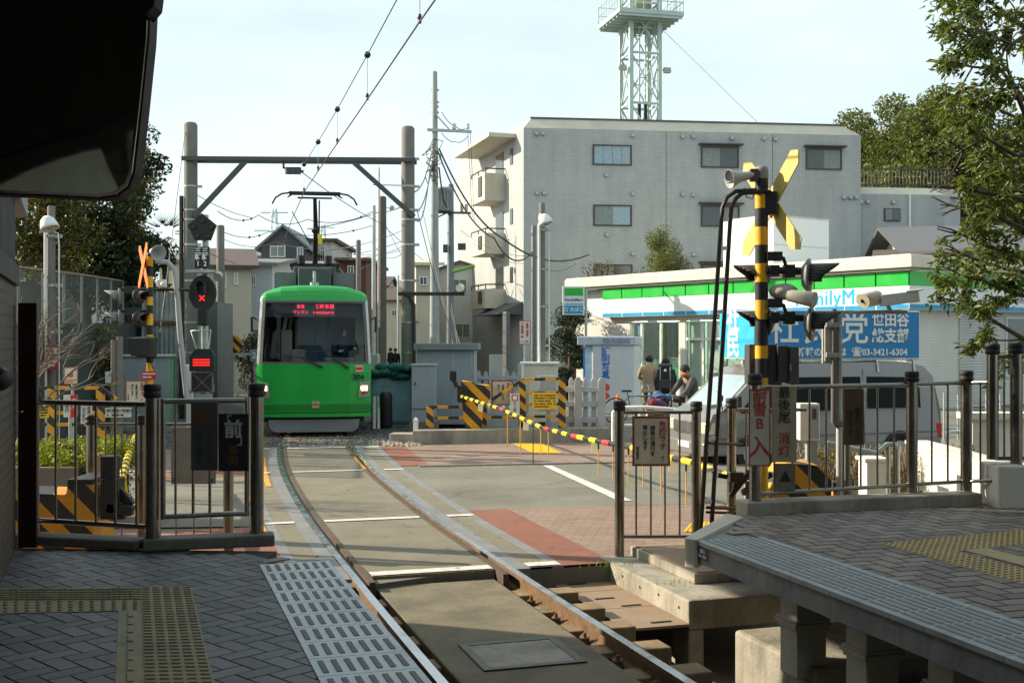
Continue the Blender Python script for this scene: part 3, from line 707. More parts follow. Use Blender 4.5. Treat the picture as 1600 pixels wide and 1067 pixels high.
# round-cornered platform mirror
t = thing('platform_mirror', 'large dark round-cornered platform mirror with a hood, filling the top left corner', 'mirror', (0, 0, 0))
def op(px, py, D=4.0): p = W(px, py, D); return (p.x, p.z)
outl = [(-270, 272), (-240, 290), (100, 302), (150, 305), (178, 301), (196, 288), (205, 268), (222, 170), (238, 70), (243, 20), (244, -160), (-270, -160)]
def scaled(o, k):
    cx, cy = -10, 70; return [op(cx + (x - cx) * k, cy + (y - cy) * k) for x, y in o]
mb = MB(); mb.plate(scaled(outl, 1.02), 4.02, 4.10, 0); mb.build('shell', mat('mirror_shell', (.012, .003, .003), .6), t, bevel=.015, seg=3)
mb = MB(); mb.plate(scaled(outl, 1.012), 4.0, 4.02, 0); mb.build('rim', STEEL, t, bevel=.004)
m, nt, out = newmat('dark_mirror'); gl = N(nt, 'ShaderNodeBsdfPrincipled', i_Metallic=1.0, i_Roughness=.06); gl.inputs['Base Color'].default_value = (.26, .26, .20, 1)
L(nt, gl.outputs[0], out.inputs['Surface'])
mb = MB(); c2 = scaled(outl, .995); cc = (sum(p[0] for p in c2) / len(c2), sum(p[1] for p in c2) / len(c2)); rings = [1, .8, .6, .4, .2]
vs = []
for k in rings:
    for p in c2: vs.append((cc[0] + (p[0] - cc[0]) * k, 4.0 - .002 - .018 * (1 - k * k) - .06 * (p[1] - cc[1]) * k * 0, cc[1] + (p[1] - cc[1]) * k))
n = len(c2); fs = [(i*n + j, i*n + (j+1) % n, (i+1)*n + (j+1) % n, (i+1)*n + j) for i in range(4) for j in range(n)]
mb.add(vs, fs + [tuple(range(4*n, 5*n))], 0, True); mb.build('mirror_face', m, t)
mb = MB(); hp = [(-270, -160), (-270, -20), (225, 25), (244, 40), (258, 25), (262, 4), (256, -30), (240, -160)]
mb.plate([op(x, y, 3.95) for x, y in hp], 3.93, 4.02); mb.build('hood', mat('hood_black', (.008, .008, .008), .7), t, bevel=.02, seg=3)
for o_ in kids(t):
    for v in o_.data.vertices: v.co.y -= (v.co.z - 2.6) * .17
mb = MB(); mb.cyl(W(20, -150, 4.1), V(W(20, 0, 4.1).x, 4.1, 3.44), .03); mb.build('hanger', BLACKP, t)

# poster boards on the station wall behind the photographer (seen in the mirror)
for k, (y, m_, lb) in enumerate(((3.35, 'poster_white', 'blank white poster board on the station wall'), (2.2, 'poster_grey', 'grey poster board on the station wall'), (.9, 'poster_yellow', 'yellowish poster board on the station wall'))):
    t = thing('poster_board', lb, 'poster', (wl(y) + .02, y, PZ + 1.35), math.atan(.36)); mb = MB(); mb.bb(.0, .03, -.42, .42, -.5, .6); mb.build('board', mat(m_, ((.75, .75, .7), (.45, .46, .45), (.6, .5, .2))[k], .6), t)
# ------------------------------------------------------------------ railings
def post(parent, p, ztop, r=.05, m=STEEL):
    mb = MB(); mb.cyl(p, (p[0], p[1], ztop - .09), r, n=16); o = mb.build('post', m, parent)
    mb = MB(); z = ztop - .09
    mb.lathe([(r, z - .01), (r + .012, z), (r + .012, z + .035), (r + .006, z + .04), (r + .012, z + .045), (r + .012, z + .08), (r + .004, z + .09), (0, z + .092)], (p[0], p[1], 0), n=16)
    mb.build('cap', RUBBER, o); return o
def bar(parent, p0, p1, r=.009, name='bar', m=STEEL):
    mb = MB(); mb.cyl(p0, p1, r, n=8); return mb.build(name, m, parent)
def lerp(a, b, t): return Vector(a) * (1 - t) + Vector(b) * t
def kerb(parent, a, b, h, w=.2, z=PZ, m=CONCD):
    mb = MB(); mb.beam((a[0], a[1], z + h / 2), (b[0], b[1], z + h / 2), w, h); mb.build('kerb', m, parent, bevel=.015)
def atx(a, b, px):
    """point on the plan line a-b seen at picture column px"""
    k = (px - 800) / F; t = (a[0] - k * a[1]) / ((a[0] - k * a[1]) - (b[0] - k * b[1])); return lerp(a, b, t)
def zat(py, D): return EYE - (py - 533.5) * D / F
# left: two bays at the end of the left platform
P = [G(50, 845, PZ), G(238, 858, PZ), G(401, 850, PZ)]
lf = thing('railing', 'stainless railing with black caps across the left platform end', 'railing')
kerb(lf, P[0] + V(-.25, 0, 0), P[1] + V(-.07, .02, 0), .07, m=CONCD); kerb(lf, P[1] + V(-.06, -.02, 0), P[2] + V(.13, 0, 0), .085, m=CONCD)
for p, yt in zip(P, (603, 600, 599)): post(lf, (p.x, p.y, PZ), zat(yt, p.y), .052)
DARKST = mat('dull_stainless', (.30, .28, .25), .35, metal=1.0, var=.2)
for z in (zat(628, P[0].y), zat(812, P[0].y)): bar(lf, (P[0].x, P[0].y, z), (P[1].x, P[1].y, z), .02, 'rail')
for px in (87, 118, 150, 180, 213):
    q = atx(P[0], P[1], px); bar(lf, (q.x, q.y, zat(812, P[0].y)), (q.x, q.y, zat(628, P[0].y)), .010)
ga, gb = atx(P[1], P[2], 257), atx(P[1], P[2], 387); z0, z1 = zat(806, ga.y), zat(627, ga.y)
gate = thing('gate', 'narrow stainless gate frame between the second and third posts of the left railing', 'gate')
for q in (ga, gb): bar(gate, (q.x, q.y - .03, z0 - .02), (q.x, q.y - .03, z1 + .02), .018, 'stile', DARKST)
for z in (z0, z1): bar(gate, (ga.x, ga.y - .03, z), (gb.x, gb.y - .03, z), .02, 'rail', DARKST)
for px in (276, 303, 329):
    q = atx(P[1], P[2], px); bar(gate, (q.x, q.y - .03, z0), (q.x, q.y - .03, z1), .009)
# signs on the gate
def sign(name, label, cat, x0, y0, x1, y1, D, board, rz=0.0, th=.012, edge=None, group=None, bevel=.004):
    p = W((x0 + x1) / 2, (y0 + y1) / 2, D); w, h = (x1 - x0) * D / F / max(.3, math.cos(rz)), (y1 - y0) * D / F
    t = thing(name, label, cat, p, rz, group)
    mb = MB(); mb.bb(-w/2, w/2, 0, th, -h/2, h/2); mb.build('board', board, t, bevel=bevel)
    if edge:
        e = min(w, h) * .055; mb = MB()
        for q in ((-w/2, w/2, -h/2, -h/2 + e), (-w/2, w/2, h/2 - e, h/2), (-w/2, -w/2 + e, -h/2 + e, h/2 - e), (w/2 - e, w/2, -h/2 + e, h/2 - e)): mb.bb(q[0], q[1], -.003, 0.001, q[2], q[3])
        mb.build('border', edge, t)
    t['w'] = w; t['h'] = h
    return t, w, h
def strokes(parent, w, h, rows, m, x0=-.42, x1=.42, z0=-.4, z1=.4, seed=1, vertical=False, fill=.6, y=-.003):
    """unreadably small print: rows of short marks"""
    rnd = random.Random(seed); mb = MB()
    for i in range(rows):
        if vertical:
            c = x0 + (x1 - x0) * (i + .5) / rows; hw = (x1 - x0) / rows * fill / 2; q = z1
            while q > z0:
                l = rnd.uniform(.04, .07); 
                if rnd.random() < .85: mb.bb((c - hw) * w, (c + hw) * w, y, y + .002, (q - l * .8) * h, q * h)
                q -= l
        else:
            c = z0 + (z1 - z0) * (i + .5) / rows; hh = (z1 - z0) / rows * fill / 2; q = x0; lim = x1 if i else x0 + (x1 - x0) * .7
            while q < lim:
                l = rnd.uniform(.03, .07)
                if rnd.random() < .88: mb.bb(q * w, (q + l * .8) * w, y, y + .002, (c - hh) * h, (c + hh) * h)
                q += l
    return mb.build('small_print', m, parent)
D0 = ga.y - .06
t, w, h = sign('gate_sign', 'dim grey no-entry notice hanging on the left gate', 'sign', 298, 628, 340, 735, D0 + .01, mat('grey_board', (.07, .072, .066), .6))
mb = MB(); mb.cyl((0, -.004, h * .28), (0, 0, h * .28), w * .30, n=28, mi=0); mb.bb(-w * .2, w * .2, -.007, -.004, h * .265, h * .295, 1); mb.build('no_entry_disc', [mat('dim_red', (.14, .055, .03), .6), mat('dim_bar', (.07, .07, .055), .6)], t)
text(vert('これより先'), h * .10, mat('dim_ink', (.03, .03, .028), .6), t, (w * .2, -.002, -h * .16), line=.95); text(vert('立入禁止'), h * .13, MATS['dim_ink'], t, (-w * .18, -.002, -h * .17), line=.95)
t, w, h = sign('gate_sign', 'black notice with a big white character 前 on the left gate', 'sign', 341, 646, 388, 736, D0, BLACKP)
text('前', w * .62, mat('dull_white_ink', (.42, .42, .42), .6), t, (0, -.002, h * .21), bold=.004); text('「', w * .5, MATS['dull_white_ink'], t, (-w * .28, -.002, h * .33)); text('」', w * .5, MATS['dull_white_ink'], t, (w * .36, -.002, h * .05))
text('車\n両', w * .36, mat('dim_brown_ink', (.16, .075, .025), .6), t, (0, -.002, -h * .24), line=.95)
# second low railing beyond the left platform, with a pale back panel
b2 = thing('railing', 'pale-panelled stainless railing at street level behind the left gate', 'railing')
q = [G(140, 870, .0), G(220, 862, .0), G(357, 855, .0)]; DD = 11.3
pts = [V((x - 800) * DD / F, DD, 0) for x in (143, 221, 357)]
for p, yt in zip(pts, (648, 648, 664)): post(b2, p, zat(yt, DD), .05)
for z in (zat(663, DD), zat(850, DD)): bar(b2, pts[0] + V(0, 0, z), pts[2] + V(0, 0, z), .018, 'rail')
for px in (165, 190, 250, 275, 303, 329): bar(b2, V((px - 800) * DD / F, DD, zat(850, DD)), V((px - 800) * DD / F, DD, zat(663, DD)), .008)
t, w, h = sign('notice_board_back', 'plain beige back of a board fixed to the street-level railing', 'sign', 267, 667, 337, 756, DD - .06, mat('beige_board', (.30, .28, .23), .7, dirt=(.2, .18, .14)))
for sx, sz in ((-.4, .43), (.4, .43), (-.4, -.43), (.4, -.43)):
    mb = MB(); mb.box((sx * w, -.006, sz * h), (.03, .012, .03)); mb.build('clamp', BROWNM, t)

# right: fence on the kerb at the platform end
kerb_pts = [G(1160, 806, PZ), G(1410, 795, PZ)]
rf = thing('railing', 'long stainless railing with black caps along the right platform end', 'railing')
RPst = [G(1180, 800, PZ), G(1425, 786, PZ), G(1510, 783, PZ), V((1551 - 800) * 10.45 / F, 10.45, 1.0)]
kerb(rf, RPst[0] + V(-.12, 0, 0), RPst[1] + V(.6, .05, 0), .42, .24, z=PZ - .32, m=CONC)
for p, yt in zip(RPst, (584, 580, 579, 537)): post(rf, (p.x, p.y, p.z), zat(yt, p.y), .052)
zt = [zat(y, p.y) for y, p in zip((606, 601, 598, 597), RPst)]; zl = [zat(y, p.y) for y, p in zip((772, 757, 752, 750), RPst)]
for i in range(3):
    a, b = RPst[i], RPst[i + 1]
    bar(rf, (a.x, a.y, zt[i]), (b.x, b.y, zt[i + 1]), .021, 'rail'); bar(rf, (a.x, a.y, zl[i]), (b.x, b.y, zl[i + 1]), .018, 'rail')
for px in (1210, 1238, 1265, 1291, 1318, 1345, 1371, 1397): 
    q = atx(RPst[0], RPst[1], px); bar(rf, (q.x, q.y, zl[0] + .01), (q.x, q.y, zt[0]), .010)
for px in (1456, 1481): q = atx(RPst[1], RPst[2], px); bar(rf, (q.x, q.y, zl[1]), (q.x, q.y, zt[1]), .010)
q = atx(RPst[2], RPst[3], 1532); bar(rf, (q.x, q.y, zl[2]), (q.x, q.y, zt[2]), .010)
# higher railing on the white wall at the right edge
r2 = thing('railing', 'taller railing on the pale wall at the right edge', 'railing')
h2 = [V((x - 800) * 10.5 / F, 10.5, zat(735, 10.5)) for x in (1588, 1690)]
for p in h2: post(r2, p, zat(536, 10.5), .055)
a = V((1556 - 800) * 10.5 / F, 10.5, 0)
for y in (557, 716): bar(r2, V(a.x, 10.5, zat(y, 10.5)), V(h2[1].x, 10.5, zat(y, 10.5)), .02, 'rail')
for px in (1569, 1612, 1636, 1660): bar(r2, V((px - 800) * 10.5 / F, 10.5, zat(716, 10.5)), V((px - 800) * 10.5 / F, 10.5, zat(557, 10.5)), .010)
# signs on the right fence
DS = RPst[0].y - .075
t, w, h = sign('track_sign', 'narrow cream sign with red characters 耐雪B入 on the first right post', 'sign', 1170, 608, 1204, 728, DS, mat('cream_board', (.46, .43, .34), .6, dirt=(.3, .27, .2)), edge=mat('dark_red_edge', (.20, .04, .03), .5))
text('耐\n雪\nB', h * .19, REDINK, t, (0, -.004, h * .22), line=.92, bold=.0015); text('入', h * .30, REDINK, t, (0, -.004, -h * .27), bold=.002, sx=1.0)
t, w, h = sign('track_sign', 'narrow tan sign with characters 最後尾消灯 beside the cream sign', 'sign', 1206, 603, 1245, 722, DS + .045, mat('tan_board', (.33, .285, .19), .65, dirt=(.2, .17, .11)))
text('最\n後\n尾', h * .165, INK, t, (0, -.004, h * .24), line=.98, bold=.001); text('消\n灯', h * .165, REDINK, t, (0, -.004, -h * .28), line=.98, bold=.001)
t, w, h = sign('arrow_plate', 'small weathered plate with a black mark below the tan sign', 'sign', 1211, 724, 1243, 768, DS + .05, mat('weathered_board', (.17, .15, .11), .7))
mb = MB(); mb.plate([(-w*.3, -h*.15), (w*.3, -h*.15), (0, h*.25)], -.003, 0); mb.build('mark', INK, t)
t, w, h = sign('notice_plate', 'dark brown faded notice on the middle of the right railing', 'sign', 1320, 607, 1350, 695, atx(RPst[0], RPst[1], 1335).y - .05, mat('brown_board', (.10, .055, .025), .6, var=.2))
text(vert('線路内立入'), h * .12, INK, t, (w * .2, -.003, -h * .12), line=.95); text(vert('禁止です'), h * .12, INK, t, (-w * .2, -.003, -h * .12), line=.95)
# low fence in the gap beside the track
gf = thing('railing', 'short stainless railing carrying the danger notice beside the track', 'railing')
g0, g1 = G(968, 869, 0), G(1088, 866, 0)
for p, yt in ((g0, 626), (g1, 627)): post(gf, (p.x, p.y, -.01), zat(yt, p.y), .047)
for y in (644, 838): bar(gf, (g0.x, g0.y, zat(y, g0.y)), (g1.x, g1.y, zat(y, g1.y)), .018, 'rail')
for px in (994, 1017, 1039, 1062): q = atx(g0, g1, px); bar(gf, (q.x, q.y, zat(838, g0.y)), (q.x, q.y, zat(644, g0.y)), .010)
def danger(x0, y0, x1, y1, D, label, rz=0.0, group=None):
    t, w, h = sign('danger_notice', label, 'sign', x0, y0, x1, y1, D, mat('notice_cream', (.52, .47, .36), .6, dirt=(.36, .31, .22)), rz, edge=mat('brown_edge', (.22, .06, .03), .5), group=group)
    text(vert('危険です'), h * .15, REDINK, t, (w * .30, -.003, h * .10), line=.98, bold=.001); text('!!', h * .13, REDINK, t, (w * .30, -.003, -h * .35), (R(90), 0, 0), bold=.001)
    text(vert('線路の通行を'), h * .105, INK, t, (w * .04, -.003, h * .0), line=.98, bold=.0006); text(vert('禁止します'), h * .105, INK, t, (-w * .16, -.003, h * .06), line=.98, bold=.0006); text(vert('東急電鉄'), h * .065, INK, t, (-w * .36, -.003, -h * .24), line=1.0)
    return t
danger(988, 650, 1047, 728, g0.y - .07, 'cream danger notice with red and black vertical writing on the short railing')
# third post behind, with a rail to the long fence
sp = thing('railing', 'single stainless post and rail standing behind the ladder foot', 'railing')
p3 = V((1143 - 800) * 11.4 / F, 11.4, -.03); post(sp, p3, zat(622, 11.4), .047)
bar(sp, V(p3.x, 11.4, zat(640, 11.4)), V((1260 - 800) * 11.4 / F, 11.4, zat(640, 11.4)), .018, 'rail')
for y in (792, 838): bar(sp, V(p3.x - .25, 11.4, zat(y, 11.4)), V((1260 - 800) * 11.4 / F, 11.4, zat(y, 11.4)), .018, 'rail')
for px in (1166, 1190): bar(sp, V((px - 800) * 11.4 / F, 11.4, zat(838, 11.4)), V((px - 800) * 11.4 / F, 11.4, zat(640, 11.4)), .009)
# ------------------------------------------------------------------ level crossing signals
LENS = mat('red_lens', (.10, .008, .008), .15, var=.1, spec=.8)
GREYP = mat('signal_grey', (.20, .205, .195), .5, var=.2, scale=6)
PUTTY = mat('putty_grey', (.44, .42, .35), .5, var=.1, scale=5, dirt=(.25, .22, .17))
def bands(parent, x, y, r, zs, mats, name='post'):
    mb = MB()
    for i in range(len(zs) - 1): mb.cyl((x, y, zs[i]), (x, y, zs[i + 1]), r, n=18, mi=i % 2, caps=(i in (0, len(zs) - 2)))
    return mb.build(name, mats, parent)
def lamp(parent, p, d, r=.15, hood=.24, m=BLACKP, back=GREYP):
    """round flashing lamp facing direction d: backing disc, hood, lens"""
    d = Vector(d).normalized(); p = Vector(p); q = Vector((0, -1, 0)).rotation_difference(d).to_matrix().to_4x4()
    if abs(d.y + 1) > 1e-6:
        q = Matrix((( -d.y, -d.x * 1.0, 0, 0), (d.x, -d.y, 0, 0), (0, 0, 1, 0), (0, 0, 0, 1)))
    mb = MB(); mb.lathe([(0, -.02), (r * .6, -.06), (r, -.01), (r * 1.02, .01), (0, .012)], p, d, 22); o = mb.build('lamp', back, parent)
    mb = MB(); n = 16; u = Vector((0, 0, 1)); w = u.cross(d)
    for k in range(n):
        a0, a1 = R(-25) + R(230) * k / n, R(-25) + R(230) * (k + 1) / n
        def ring(a, t): 
            ln = hood * (.35 + .65 * max(0, math.sin(a))) * t; rr = r * .72
            return p + (w * math.cos(a) + u * math.sin(a)) * rr + d * (ln + .01)
        mb.add([ring(a0, 0), ring(a1, 0), ring(a1, 1), ring(a0, 1)], [(0, 1, 2, 3)], 0, True)
    hd = mb.build('hood', m, o); sm = hd.modifiers.new('thick', 'SOLIDIFY'); sm.thickness = .008
    mb = MB(); mb.lathe([(r * .6, .012), (r * .5, .03), (0, .045)], p, d, 18); mb.build('lens', LENS, o)
    return o
def crossbuck(parent, c, rz, half, w, mats, name='crossbuck'):
    mb = MB(); mb.T = Matrix.Translation(c) @ Matrix.Rotation(rz, 4, 'Z')
    for k, s in enumerate((1, -1)):
        a = math.atan2(half, half * s * .92); L_ = half * 1.36; d = Vector((math.cos(a), 0, math.sin(a))); n = Vector((-d.z, 0, d.x))
        pts = [d * -L_ , d * (-L_ + w * .55) + n * w / 2, d * L_ * .90 + n * w / 2, d * L_, d * (L_ - w * .55) - n * w / 2, d * -L_ * .90 - n * w / 2]
        pts = [(p.x, p.z) for p in pts]
        mb.plate(pts[::-1], -.012 + k * .016, k * .016, 0)
    return mb.build(name, mats, parent, bevel=.003)
def horn(parent, p, d, ln, r, m):
    mb = MB(); mb.lathe([(.0, 0), (r * .42, 0), (r * .45, ln * .25), (r * .55, ln * .55), (r, ln), (r * 1.05, ln * 1.0), (r * 1.0, ln * 1.02), (r * .5, ln * .6), (0, ln * .45)], p, d, 20)
    return mb.build('horn_speaker', m, parent)
# right-hand signal
D = 10.8; bx = (1190 - 800) * D / F
t = thing('crossing_signal', 'yellow and black crossing signal post with yellow crossbuck and lamps on the right', 'crossing signal', (bx, D, 0))
Z = lambda y, d=D: zat(y, d)
bands(t, 0, 0, .062, [0, Z(590), Z(560), Z(540), Z(499), Z(469), Z(441), Z(412), Z(383), Z(355), Z(326), Z(303), Z(279)], [YELP, BLACKP])
mb = MB(); mb.lathe([(.066, Z(280)), (.066, Z(266)), (.055, Z(261)), (0, Z(258))], (0, 0, 0), n=18); mb.build('post_cap', GREYP, t)
X = lambda px, d=D: (px - 800) * d / F - bx
crossbuck(t, (X(1207), .09, Z(318)), R(-65), .46, .17, [mat('crossbuck_yellow', (.62, .46, .12), .55, var=.08, scale=5, dirt=(.42, .30, .08))])
mb = MB(); mb.bb(.02, X(1212), -.06, .06, Z(336), Z(300)); mb.bb(-.075, .075, -.075, .075, Z(304), Z(298)); mb.build('crossbuck_bracket', BLACKP, t, bevel=.006)
horn(t, (X(1176), -.05, Z(274)), (-1, -.3, -.22), .26, .09, mat('horn_grey', (.38, .40, .38), .45, var=.1))
mb = MB(); mb.bb(X(1170), X(1182), -.09, -.02, Z(285), Z(266)); mb.tube([(X(1160), -.1, Z(296)), (X(1163), -.1, Z(310)), (X(1172), -.1, Z(313)), (X(1178), -.06, Z(300))], .006, 6); mb.build('speaker_bracket', DGREY, t)
for yy, lf_, rt in ((424, (1176, 436), (1262, 432)), (497, (1182, 508), (1266, 506))):
    mb = MB(); mb.cyl((X(1195), -.05, Z(yy - 1)), (X(1262), -.02, Z(yy)), .036, n=12); mb.bb(X(1200), X(1215), -.09, .05, Z(yy + 8), Z(yy - 9)); mb.bb(X(1224), X(1240), -.07, .04, Z(yy + 10), Z(yy - 10))
    mb.tube([(X(1216), -.05, Z(yy - 22)), (X(1222), -.06, Z(yy - 20)), (X(1226), -.05, Z(yy - 8))], .018, 8); mb.bb(X(1196), X(1220), -.08, .02, Z(yy - 16), Z(yy - 30)); mb.build('lamp_arm', BLACKP, t, bevel=.006)
    lamp(t, (X(rt[0]), -.05, Z(rt[1])), (1, -.42, 0), .165, .27, DGREY)
    lamp(t, (X(lf_[0]) + .1, .10, Z(lf_[1] - 6)), (-1, -.25, -.03), .15, .27, DGREY)
mb = MB(); mb.ball((X(1224), -.02, Z(456)), (.14, .11, .08), 14, 8); mb.cyl((X(1228), -.1, Z(462)), (X(1262), -.25, Z(470)), .055, .075, n=16); mb.build('obstacle_sensor', PUTTY, t)
mb = MB(); mb.bb(X(1173), X(1216), .075, .3, Z(602), Z(538)); mb.bb(X(1216) + .002, X(1232), .0, .28, Z(598), Z(540)); mb.build('relay_box', DGREY, t, bevel=.01)
mb = MB(); mb.prism([(X(1233), -.04), (X(1247), -.04), (X(1247), .12), (X(1233), .12)], Z(600), Z(542)); b_ = mb.build('box_door', mat('door_grey', (.09, .09, .085), .5), t, bevel=.006)
mb = MB(); mb.box((X(1233), -.055, Z(574)), (.02, .02, .07)); mb.build('padlock', mat('brass', (.55, .30, .10), .35, metal=.8), b_)
# ladder
t = thing('ladder', 'dark steel access ladder with pale rungs hooked onto the right signal post', 'ladder', (0, 0, 0))
LD = 10.7
def stile(pxs):
    mb = MB(); pts = [W(x, y, LD) for x, y in pxs]; mb.tube(pts, .021, 8); return mb.build('stile', BROWNM, t)
stile([(1092, 868), (1127, 345), (1129, 325), (1136, 308), (1150, 299), (1182, 297)]); stile([(1109, 868), (1141, 345), (1143, 325), (1150, 310), (1160, 302), (1184, 300)])
for k, y in enumerate((344, 389, 438, 488, 537, 586, 636, 686, 735, 785)):
    f = (868 - y) / 523; a = 1092 + 35 * f; mb = MB(); p, q = W(a, y, LD), W(a + 15.5, y - 2, LD); mb.beam(p, q, .03, .036); mb.build('rung', WHITEP, t)
for y, x2 in ((692, 1160), (793, 1165), (800, 1165)):
    mb = MB(); mb.tube([W(1104, y, LD), W(x2, y + 2, LD + .3)], .014, 6); mb.build('stay', BROWNM, t)
# barrier machines and the long sagging boom
def boom(parent, pts, r, seglen, c1, c2, reds=()):
    """striped flexible boom along pts"""
    P = [Vector(p) for p in pts]; L_ = [0]
    for a, b in zip(P[:-1], P[1:]): L_.append(L_[-1] + (b - a).length)
    def at(s):
        for i in range(len(P) - 1):
            if s <= L_[i + 1]: return P[i].lerp(P[i + 1], (s - L_[i]) / (L_[i + 1] - L_[i]))
        return P[-1]
    n = int(L_[-1] / seglen); mb = MB()
    for i in range(n):
        a, b = at(L_[-1] * i / n), at(L_[-1] * (i + 1) / n)
        mi = 2 if i in reds else i % 2
        mb.cyl(a, b, r * (1.18 if mi != 1 else 1.0), n=10, mi=mi, caps=True)
    return mb.build('boom', [c1, c2, REDP], parent), at, L_[-1]
A, B = Vector((-1.1, 23.8, .9)), Vector((2.36, 11.5, .71))
def bp(px, py):
    k = (px - 800) / F; tt = (A.x - k * A.y) / (k * (B.y - A.y) - (B.x - A.x)); d = A.y + tt * (B.y - A.y)
    return W(px, py, d)
curve = [(720, 619), (748, 628), (780, 638), (806, 649), (847, 668), (895, 681), (939, 690), (982, 698), (1052, 716), (1077, 721), (1100, 729), (1150, 748)]
C3 = [bp(*c) for c in curve]
lm = thing('barrier_machine', 'yellow and black barrier machine with a sagging striped boom beside the grey cabinet', 'barrier')
mb = MB(); yb = 23.9
def fr(px, py, d): p = W(px, py, d); return (p.x, p.z)
mb.plate([fr(728, 670, yb), fr(752, 670, yb), fr(756, 640, yb), fr(766, 622, yb), fr(766, 602, yb), fr(742, 600, yb), fr(740, 596, yb), fr(721, 595, yb), fr(724, 640, yb)], yb - .2, yb + .35); mb.build('housing', HAZ, lm, bevel=.02)
mb = MB(); mb.box(W(722, 615, 23.7), (.2, .25, .35)); mb.cyl(W(714, 605, 23.6), W(706, 585, 23.6), .05); mb.box(W(708, 587, 23.6), (.14, .12, .2)); mb.build('mechanism', BLACKP, lm, bevel=.01)
bm, at1, l1 = boom(lm, C3[:6], .028, .22, YELB, BLACKP, (14, 26))
rm = thing('barrier_machine', 'yellow and black barrier machine behind the right railing, its striped boom across the road', 'barrier')
yb = 11.6
mb = MB(); mb.plate([fr(1196, 868, yb), fr(1272, 868, yb), fr(1272, 800, yb), fr(1290, 798, yb), fr(1291, 740, yb), fr(1270, 724, yb), fr(1222, 720, yb), fr(1196, 760, yb)], yb - .2, yb + .3); mb.build('housing', HAZ, rm, bevel=.015)
mb = MB(); mb.bb(W(1300, 0, 11.9).x, W(1312, 0, 11.9).x, 11.85, 11.95, .0, zat(752, 11.9)); mb.build('guard_post', HAZV, rm, bevel=.01)
mb = MB(); mb.beam(W(1120, 742, 11.4), W(1180, 752, 11.6), .05, .05); mb.beam(W(1140, 775, 11.4), W(1172, 735, 11.4), .1, .05); mb.beam(W(1140, 792, 11.4), W(1200, 795, 11.5), .08, .05); mb.box(W(1150, 745, 11.35), (.14, .1, .1)); mb.beam(W(1205, 740, 11.5), W(1160, 770, 11.3), .04, .06); mb.build('mechanism', BLACKP, rm, bevel=.006)
mb = MB(); mb.box(W(1172, 770, 11.5), (.10, .12, .26)); mb.build('counterweight', BGREY, rm, bevel=.008)
bm2, at2, l2 = boom(rm, C3[::-1][:7], .032, .26, YELB, BLACKP, (14, 19, 23))
# hanging rods and reflective flags of the boom
for px, py, ln in ((793, 644, .62), (813, 652, .62), (833, 660, .70), (845, 667, .45), (857, 671, .4)):
    p = bp(px, py); mb = MB(); mb.cyl(p, p - V(0, 0, ln), .008, n=6); mb.build('hanging_rod', YELP if px != 833 else BROWNM, lm)
for px, py, ln in ((935, 690, .45), (958, 694, .45), (982, 698, .5), (1005, 704, .45), (1033, 711, .45), (1072, 722, .5)):
    p = bp(px, py); mb = MB(); mb.cyl(p, p - V(0, 0, ln), .007, n=6); mb.cyl(p, p - V(0, 0, .1), .012, n=6, mi=1); mb.build('hanging_rod', [YELP, BLACKP], rm)
REFL = leafmat('reflective_white', (.80, .78, .62), (.82, .80, .65), (.85, .82, .68), .6, (1, 1, 1))
for px, py, par in ((751, 629, lm), (822, 656, lm), (929, 689, rm), (1050, 716, rm)):
    p = bp(px, py); mb = MB(); mb.plate([(p.x - .05, p.z - .16), (p.x + .04, p.z - .18), (p.x + .055, p.z - .03), (p.x - .045, p.z - .02)], p.y - .045, p.y - .04); mb.build('flag', REFL, par)
# left-hand near machine with its boom running away
nm = thing('barrier_machine', 'large yellow and black barrier machine behind the left railing', 'barrier'); yb = 10.6
mb = MB(); mb.plate([fr(40, 900, yb), fr(160, 900, yb), fr(160, 752, yb), fr(120, 752, yb), fr(118, 768, yb), fr(40, 765, yb)], yb - .22, yb + .3); mb.build('housing', HAZ, nm, bevel=.02)
mb = MB(); mb.bb(W(120, 0, yb).x, W(158, 0, yb).x, yb - .24, yb + .32, zat(752, yb) + .002, zat(744, yb)); mb.build('lid', BLACKP, nm, bevel=.008)
mb = MB(); mb.box(W(172, 732, 10.5), (.13, .16, .24)); mb.box(W(176, 775, 10.5), (.16, .2, .34)); mb.beam(W(180, 760, 10.5), W(205, 790, 10.5), .06, .08); mb.beam(W(168, 792, 10.45), W(208, 798, 10.45), .1, .09); mb.box(W(178, 806, 10.5), (.22, .1, .05)); mb.build('mechanism', BLACKP, nm, bevel=.008)
q = [W(183, 775, 10.6), W(190, 750, 11.2), W(197, 722, 12.4), W(204, 700, 13.8), W(212, 682, 16)]
boom(nm, q, .034, .16, YELB, BLACKP)
mb = MB(); p = W(194, 735, 11.8); mb.tube([p, p - V(-.01, 0, .25), p - V(.03, 0, .42)], [.012, .03, .01], 8); mb.build('strap', YELB, nm)

